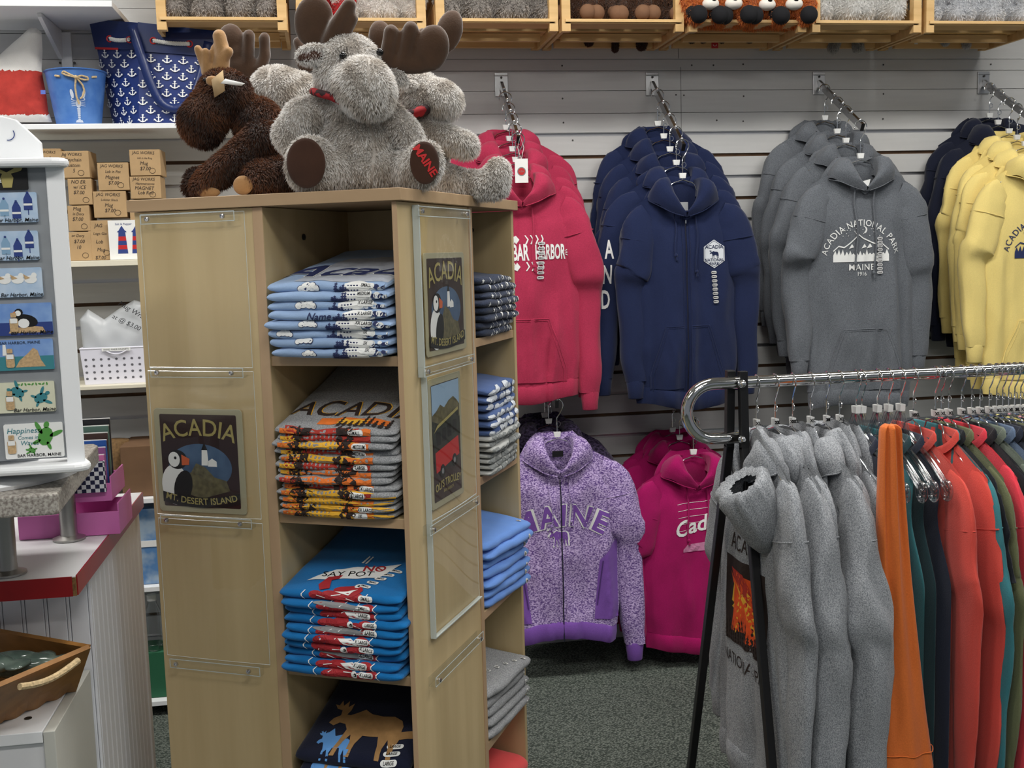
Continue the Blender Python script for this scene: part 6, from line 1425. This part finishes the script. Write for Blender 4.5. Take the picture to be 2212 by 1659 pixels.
m = MB(); cr_ = [tuple(q0(x, y)) for x, y in ((-120, 339), (68, 339), (64, 298), (45, 280), (8, 247), (-20, 240), (-120, 240))]; m.prism(cr_, lambda a, b, d: (a, .06+d, b), .014); m.build('header_board', wp, t, smooth=False, bevel=.002)
m = MB(); qq = q0(2, 280); m.tube([(qq[0]-.006+.009*math.cos(a), .0585, qq[1]+.009*math.sin(a)) for a in np.linspace(-1.8, .6, 12)], .0007, 4); m.build('blue_letter', bluei, t)
# turntable
zs_ = at(100, 1062, YM-.03)[2]; t2 = thing('turntable_stand', 'granite patterned slab on four brushed steel legs under the magnet tower', 'stand', (X0, YM, 0))
m = MB(); m.lathe([(.10, 0), (.165, .0), (.168, .006), (.16, .010), (.10, .011)], 48, (-.12, .13, zs_+.0005)); m.build('turning_disc', wp, t2)
pA = at(122, 1055, YM-.05); pB = at(218, 985, -1.72); sl_ = [(-.7, -.05), (pA[0]-X0-.01, -.05), (pA[0]-X0, -.045), (pB[0]-X0+.0, pB[1]-YM-.02), (pB[0]-X0-.01, pB[1]-YM+.0), (-.7, pB[1]-YM)]
m = MB(); m.prism(sl_, lambda a, b, d: (a, b, zs_-.032+d), .032); m.build('slab', gran, t2, smooth=False, bevel=.003)
brs = mat('brushed_leg', (.42, .41, .39), .38, 1, bump=.15, bscale=30, stretch=(1, 1, .1))
for px_, py_ in ((150, 1165), (18, 1240)):
    p = atz(px_, py_, ZT); lx, ly = p[0]-X0, p[1]-YM; m = MB(); m.lathe([(.030, ZT+.0005), (.030, ZT+.004), (.024, ZT+.006), (.016, ZT+.009), (.0155, ZT+.02), (.0165, zs_-.033)], 28, (lx, ly, 0)); m.build('leg', brs, t2)
for lx, ly in ((-.62, .0), (-.60, .33)): m = MB(); m.lathe([(.030, ZT+.0005), (.030, ZT+.004), (.016, ZT+.009), (.0165, zs_-.033)], 20, (lx, ly, 0)); m.build('leg', brs, t2)
# magnets
def magnet(i, px0, py0, px1, py1, label, deco, bg):
    a, b = at(px0, py1, YM-.001), at(px1, py0, YM-.001); w, h = b[0]-a[0], b[2]-a[2]
    t = thing('fridge_magnet', label, 'magnet', ((a[0]+b[0])/2, YM-.0005, (a[2]+b[2])/2), 0, 'souvenir magnets on the grey panel')
    m = MB(); m.prism(rrect(w, h, .0025), lambda x, y, d: (x, -d, y), .003); m.build('tile', bg, t, smooth=False)
    m = MB(); deco(m, w, h, lambda e: plane((0, -.003-e, 0), (1, 0, 0), (0, 0, 1))); m.build('print', PAL, t, smooth=False)
PAL = [blk, wht, bluei, gold, mat('ink_turquoise', srgb(60, 130, 140), .5), mat('ink_green', srgb(84, 150, 70), .5), mat('ink_sky', srgb(120, 165, 215), .5), mat('ink_sand', srgb(190, 160, 120), .6, var=.2, vscale=300), mat('ink_orange', srgb(220, 120, 50), .5), mat('ink_palebuoy', srgb(130, 165, 195), .5)]
def bh(m, w, h, f, x=.008): dtext(m, 'Bar Harbor, Maine', .0078, (w*.5-.030, -h*.42), f(.0008), 0, 0, shear=.3, bold=.01)
def g_moose(m, w, h, f):
    dpoly(m, [(-.006, -.014), (.006, -.014), (.009, .0), (.006, .006), (.02, .010), (.026, .020), (.018, .016), (.012, .020), (.010, .013), (.0, .008), (-.010, .013), (-.012, .020), (-.018, .016), (-.026, .020), (-.02, .010), (-.006, .006), (-.009, 0)], f(.0005), 0, 3, (w*.5-.028, .0)); dtext(m, 'MAINE', .008, (-w*.1, -.004), f(.0005), 0, 1)
def g_buoy(m, w, h, f):
    for q, cc in enumerate((5, 9, 2, 2)):
        x = w*.5-.062+q*.0165; y = .004*(q % 2)+(.006 if q == 3 else -.002)
        dpoly(m, [(-.006, -.014), (.006, -.014), (.006, .002), (.002, .010), (-.002, .010), (-.006, .002)], f(.0004), 0, cc, (x, y)); dpoly(m, rrect(.012, .003, .0005), f(.0006), 0, 1, (x, y-.006)); dpoly(m, rrect(.0012, .008, .0003), f(.0004), 0, cc, (x, y-.017)); dpoly(m, circ(8, .0018), f(.0004), 0, 2, (x, y+.011))
    bh(m, w, h, f)
def g_birds(m, w, h, f):
    for q in range(3): x = w*.5-.052+q*.018; dpoly(m, circ(12, .009, .006), f(.0004), 0, 1, (x, .004)); dpoly(m, circ(10, .004), f(.0005), 0, 1, (x+.005, .010)); dpoly(m, [(-.006, 0), (.002, .002), (-.008, .008)], f(.0006), 0, 7, (x-.002, .004))
    bh(m, w, h, f)
def vial(m, x, y, f): dpoly(m, rrect(.012, .020, .003), f(.0012), 0, 7, (x, y)); dpoly(m, rrect(.010, .007, .001), f(.0016), 0, 1, (x, y+.006)); dpoly(m, rrect(.008, .007, .001), f(.0014), 0, 7, (x, y+.0145))
def g_puf(m, w, h, f):
    dpoly(m, [(-w/2, -h/2), (w/2, -h/2), (w/2, -h*.1), (-w/2, -h*.1)], f(.0002), 0, 2); cx = w*.5-.036
    dpoly(m, [(-.026, -.014), (.026, -.014), (.022, -.006), (.008, -.004), (-.012, -.006), (-.022, -.007)], f(.0004), 0, 7, (cx, -.006)); dpoly(m, circ(16, .016, .009), f(.0006), 0, 0, (cx, -.002), 1, -.25); dpoly(m, circ(12, .008, .007), f(.0008), 0, 1, (cx-.004, -.006)); dpoly(m, circ(10, .006), f(.0008), 0, 0, (cx-.010, .010)); dpoly(m, circ(10, .0042), f(.0010), 0, 1, (cx-.011, .009)); dpoly(m, [(0, .003), (-.007, -.001), (0, -.003)], f(.0012), 0, 8, (cx-.015, .009)); bh(m, w, h, f); vial(m, -w*.5+.060, -.008, f)
def g_lh(m, w, h, f):
    dpoly(m, [(-w/2, -h/2), (w/2, -h/2), (w/2, -.002), (-w/2, -.002)], f(.0002), 0, 4); cx = w*.5-.032
    dpoly(m, [(-.022, -.016), (.020, -.016), (.014, -.006), (.010, .008), (.004, .012), (-.004, .004), (-.016, -.006)], f(.0004), 0, 7, (cx, -.002)); dpoly(m, [(-.003, -.006), (.003, -.006), (.002, .010), (-.002, .010)], f(.0006), 0, 1, (cx-.036, .006)); dtext(m, 'BAR HARBOR, MAINE', .006, (cx-.014, h*.40), f(.0006), 0, 0); vial(m, -w*.5+.055, -.008, f)
def turt(m, f, x, y, s, cc, rot=0):
    for a, b, p, q, r_ in ((0, 0, .011, .008, 0), (.013, .003, .004, .003, 0), (.007, .010, .008, .0025, .8), (.007, -.010, .008, .0025, -.8), (-.009, .007, .005, .002, 2.4), (-.009, -.007, .005, .002, -2.4)):
        dpoly(m, [((a+p*math.cos(t_)*math.cos(r_)-q*math.sin(t_)*math.sin(r_))*s, (b+p*math.cos(t_)*math.sin(r_)+q*math.sin(t_)*math.cos(r_))*s) for t_ in np.linspace(0, 2*pi, 13)[:-1]], f(.0005), 0, cc, (x, y), 1, rot)
def g_turt(m, w, h, f): turt(m, f, w*.5-.052, .008, .9, 4, 2.6); turt(m, f, w*.5-.020, -.002, .9, 4, .4); bh(m, w, h, f); vial(m, -w*.5+.055, -.008, f); [dpoly(m, circ(7, .0025, .0012), f(.0003), 0, 5, (w*.5-.05+q*.005, h*.42), 1, q) for q in range(9)]
def g_hap(m, w, h, f): turt(m, f, w*.20, .006, 1.3, 5, 1.2); turt(m, f, -.004, -.014, .5, 5, 2.8); dtext(m, 'Happiness', .0115, (-w*.17, h*.30), f(.0005), 0, 4, shear=.2); dtext(m, 'Comes in', .0075, (-w*.10, h*.10), f(.0005), 0, 4, shear=.2); dtext(m, 'Waves', .0095, (-w*.08, -h*.06), f(.0005), 0, 4, shear=.2); dtext(m, 'BAR HARBOR, MAINE', .0065, (.006, -h*.42), f(.0005), 0, 0, bold=.01); vial(m, -w*.38, -.008, f)
bsky = mat('magnet_sky', srgb(150, 182, 216), .2, col2=srgb(196, 212, 230), vscale=30); bsky2 = mat('magnet_deep_sky', srgb(92, 132, 200), .2, col2=srgb(140, 172, 218), vscale=25); mcream = mat('magnet_cream', srgb(214, 214, 190), .25, var=.05, vscale=40)
magnet(0, -60, 358, 58, 412, 'black magnet with a gold moose head, topmost', g_moose, blk)
magnet(1, -60, 415, 79, 483, 'buoy magnet, upper of the two alike', g_buoy, bsky)
magnet(2, -60, 498, 82, 565, 'buoy magnet, lower of the two alike', g_buoy, bsky)
magnet(3, -60, 577, 90, 645, 'pale blue magnet with three white birds', g_birds, bsky)
magnet(4, -60, 653, 111, 728, 'puffin magnet with a small sand vial', g_puf, bsky2)
magnet(5, -60, 731, 114, 804, 'magnet of a rocky coast and lighthouse', g_lh, bsky2)
magnet(6, -60, 822, 117, 896, 'cream magnet with two blue sea turtles', g_turt, mcream)
magnet(7, 14, 911, 135, 992, 'white magnet reading Happiness with a green turtle, lowest', g_hap, wht)
# --- pink organisers with notebooks
pk = mat('pink_plastic', srgb(206, 112, 178), .45)
def tray(px0, py0, px1, py1, z, Y, hgt, label, dep=.14):
    a, b = at(px0, py1, Y), at(px1, py0, Y); w = b[0]-a[0]; t = thing('storage_box', label, 'box', (a[0], Y, z)); m = MB(); m.bb(0, w, 0, .003, 0, hgt); m.bb(0, w, dep-.003, dep, 0, hgt); m.bb(0, .003, .0035, dep-.0035, 0, hgt); m.bb(w-.003, w, .0035, dep-.0035, 0, hgt*1.35); m.bb(.0035, w-.0035, .0035, dep-.0035, 0, .003); m.build('tray', pk, t, smooth=False, bevel=.0008); return a[0], w
Yp = -1.66
zz0 = ZT+.0008; x_, w_ = tray(40, 1100, 256, 1150, zz0, Yp, .045, 'lower pink plastic box on the counter behind the steel legs')
zz1 = zz0+.062; x2, w2 = tray(120, 1050, 240, 1100, zz1, Yp+.02, .035, 'upper pink plastic box holding small notebooks')
CL = [('pink', (220, 120, 180)), ('lilac', (150, 90, 150)), ('blue', (40, 90, 170)), ('dark brown', (70, 50, 44)), ('grey green', (90, 120, 110)), ('black', (30, 30, 36))]
for i, (nm_, c_) in enumerate(CL):
    t = thing('notebook', f'thin {nm_} notebook standing in the upper pink box', 'book', (x2+.006, Yp+.030+i*.016, zz1+.004), 0, 'notebooks in the upper pink box')
    MB().bb(0, w2-.018, 0, .008, 0, .085+.012*i).build('cover', mat(f'notebook_{nm_}'.replace(' ', '_'), srgb(*c_), .5), t, smooth=False, bevel=.0006); MB().bb(.002, w2-.0175, .0015, .0065, .084+.012*i, .0862+.012*i).build('pages', wht, t, smooth=False)
def checker(m):
    nt = m.node_tree; N = nt.nodes; L = nt.links; tc = N.new('ShaderNodeTexCoord'); ck = N.new('ShaderNodeTexChecker'); ck.inputs['Scale'].default_value = 120; ck.inputs[1].default_value = (*srgb(30, 32, 66), 1); ck.inputs[2].default_value = (*srgb(220, 220, 225), 1); mp = N.new('ShaderNodeMapping'); mp.inputs['Location'].default_value = (.001, .001, .001)
    L.new(tc.outputs['Object'], mp.inputs[0]); L.new(mp.outputs[0], ck.inputs[0]); L.new(ck.outputs[0], N['Principled BSDF'].inputs['Base Color'])
ckm = mat('checked_fabric', (.5, .5, .5), .6); checker(ckm)
t = thing('notebook', 'navy and white checked notebook at the front of the pink box', 'book', (x2+.004, Yp+.012, zz1+.02)); MB().bb(0, w2-.012, -.002, .006, 0, .060).build('cover', ckm, t, smooth=False)
# --- low white cube with boat shaped tray
ZL = .685; c0 = atz(118, 1578, ZL); t = thing('display_cube', 'low white display cube in front of the counter', 'display cube', (c0[0], c0[1], 0)); yb_ = YA+f0-.004-c0[1]
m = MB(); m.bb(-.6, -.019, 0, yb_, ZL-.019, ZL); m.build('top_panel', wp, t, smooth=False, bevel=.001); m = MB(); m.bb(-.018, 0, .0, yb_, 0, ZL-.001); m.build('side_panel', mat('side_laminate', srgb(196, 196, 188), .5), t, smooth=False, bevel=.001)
m = MB(); m.bb(-.6, -.019, .006, .02, 0, ZL-.02); m.build('front_panel', whl, t, smooth=False); m = MB(); m.lathe([(.006, ZL), (.006, ZL+.001), (.003, ZL+.0012), (.0028, ZL+.0004)], 16, (-.055, .060, 0)); m.build('cam_screw', capm, t)
wd_ = mat('stained_wood', srgb(130, 88, 38), .5, col2=srgb(156, 108, 52), vscale=5, stretch=(1, 8, 8), bump=.1)
zr_ = ZL+.105
T_r, N_r, F_r = atz(193, 1396, zr_), atz(0, 1478, zr_), atz(0, 1362, zr_); B_0, B_1 = atz(162, 1490, ZL+.001), atz(0, 1563, ZL+.001)
o0 = np.array((B_0[0], B_0[1], ZL)); t = thing('wooden_tray', 'brown wooden tray with rope handles on the low white cube', 'tray', tuple(o0))
N_r = T_r+(N_r-T_r)*1.5; B_1 = B_0+(B_1-B_0)*1.5; F_r = T_r+(F_r-T_r)*1.4; G_1 = F_r+(B_0-T_r)*np.array((-.3, .5, 1)); rim = [q-o0 for q in (T_r, N_r, F_r)]; bot = [q-o0 for q in (B_0, B_1, G_1)]
def board2(a_, b_, c_, d_, name):
    V = [[(a_*(1-u)+b_*u)*(1-v)+(d_*(1-u)+c_*u)*v for u in np.linspace(0, 1, 12)] for v in np.linspace(0, 1, 4)]
    for k_ in range(12): V[0][k_] = V[0][k_]+np.array((0, 0, .006 if k_ % 2 else 0))
    m = MB(); m.grid(V); return m.build(name, wd_, t, solid=.008, smooth=False)
board2(bot[0], bot[1], rim[1], rim[0], 'side_board'); board2(bot[0], bot[2], rim[2], rim[0], 'side_board')
m = MB(); m.raw([bot[0]+(-.01, 0, .006), bot[1]+(0, 0, .006), bot[1]*.5+bot[2]*.9+(0, 0, .006), bot[2]+(0, 0, .006)], [(0, 1, 2, 3)]); o_ = m.build('bottom_board', wd_, t, solid=.006, smooth=False)
nrm = np.cross(rim[1]-rim[0], bot[0]-rim[0]); nrm /= np.linalg.norm(nrm); nrm *= -1 if nrm[1] > 0 else 1
m = MB(); m.tube([rim[0]*(1-q)+rim[1]*q+nrm*.010+np.array((0, 0, -.004-.012*math.sin(pi*(q-.1)/.5))) for q in np.linspace(.12, .56, 20)], .0055, 8); m.build('rope_handle', rope, t)
glz = mat('glazed_ceramic_green', srgb(62, 76, 70), .12, col2=srgb(120, 134, 124), vscale=30, contrast=(.4, .8))
for i in range(5):
    rs = random.Random(i+5); mid_ = (rim[1]*.5+rim[2]*.5); p = rim[0]*.64+mid_*.36+(mid_-rim[0])*(.15*i)+np.array((-.03, rs.uniform(-.008, .008), -.022+.007*(i % 3))); t = thing('ceramic_lobster', f'glazed green grey ceramic lobster dish in the wooden tray, {["closest to the pointed end", "second from the pointed end", "third from the pointed end", "fourth from the pointed end", "fifth from the pointed end", "second to last", "farthest left"][i]}', 'ornament', tuple(o0+p), pi+rs.uniform(-.5, .5), 'ceramic lobsters in the wooden tray')
    V, N_, F = blob([('e', (0, 0, 0), (.040, .018, .014), 0), ('c', [(.03, .012, 0, .006), (.055, .022, .004, .009)]), ('c', [(.03, -.012, 0, .006), (.055, -.022, .004, .009)]), ('e', (-.045, 0, 0), (.014, .020, .005), 0)], .004, 3); MB().raw(V, F).build('dish', glz, t, ang=180)
    t.scale = (1.35, 1.35, 1.35)
    for sd in (-1, 1): m = MB(); m.tube([(.035, sd*.005, .008), (.048, sd*.012, .018), (.055, sd*.02, .008)], .0012, 5); m.build('feeler', glz, t)
# --- things glimpsed between the counter and the tower
def glimpse(nm, label, cat, px0, py0, px1, py1, Y, dep, mm, extra=None):
    a, b = at(px0, py1, Y), at(px1, py0, Y); t = thing(nm, label, cat, (a[0], Y, a[2])); w, h = b[0]-a[0], b[2]-a[2]; MB().bb(0, w, 0, dep, 0, h).build('body', mm, t, bevel=.002, smooth=False); return t, w, h
lowsh = thing('low_shelf', 'low white shelf unit against the slat wall behind the counter', 'shelf', (-1.0, -.36, 0))
for z_ in (.05, .42, .70): MB().bb(0, .75, 0, .355, z_-.015, z_).build('shelf_board', wp, lowsh, smooth=False, bevel=.001)
for x__ in (0, .735): MB().bb(x__, x__+.015, 0, .355, 0, .70).build('side_panel', wp, lowsh, smooth=False, bevel=.001)
def onshelf(nm, label, cat, x0, x1, z, h, dep, mm, Y=-.33): t = thing(nm, label, cat, (x0, Y, z+.0006)); return t, MB().bb(0, x1-x0, 0, dep, 0, h).build('body', mm, t, bevel=.003, smooth=False)
onshelf('cardboard_box', 'dark brown cardboard box standing low behind the counter', 'box', -.66, -.40, .70, .16, .2, mat('dark_cardboard', srgb(112, 84, 60), .85, var=.08, vscale=20))
t, b_ = onshelf('picture_box', 'bright blue printed box beside the tower, low behind the counter', 'box', -.66, -.30, .42, .24, .15, mat('picture_blue', srgb(84, 128, 178), .5, col2=srgb(150, 170, 190), vscale=14, contrast=(.45, .6))); m = MB(); m.bb(.01, .35, -.002, -.0005, .12, .14); m.build('white_stripe', wht, t)
onshelf('folded_bag', 'green folded bag low beside the tower', 'bag', -.66, -.30, .05, .15, .12, mat('bag_green', srgb(36, 96, 66), .7))
t = thing('wicker_hat', 'round brown woven hat leaning behind the notebooks', 'hat', (-.79, -.22, .70)); m = MB(); m.lathe([(.001, .14), (.05, .135), (.062, .10), (.065, .04), (.10, .02), (.101, .012), (.06, .03)], 36, (.09, .0, .03)); m.build('crown', mat('wicker', srgb(120, 92, 58), .8, var=.3, vscale=120, bump=.5), t)

for i in range(3):
    t = thing('water_bottle', f'clear plastic bottle on the low shelf beside the tower, {["leftmost", "middle", "rightmost"][i]}', 'bottle', (-.60+.075*i, -.30, .2006), 0, 'clear bottles on the low shelf')
    if i == 0: MB().bb(-.05, .24, -.03, .10, -.15, -.0006) if 0 else None
    m = MB(); m.lathe([(.001, 0), (.030, 0), (.032, .01), (.032, .11), (.014, .15), (.013, .165)], 20); m.build('bottle_body', clear, t, ang=180); m = MB(); m.lathe([(.015, .16), (.015, .178), (.001, .179)], 16); m.build('cap', wht, t)
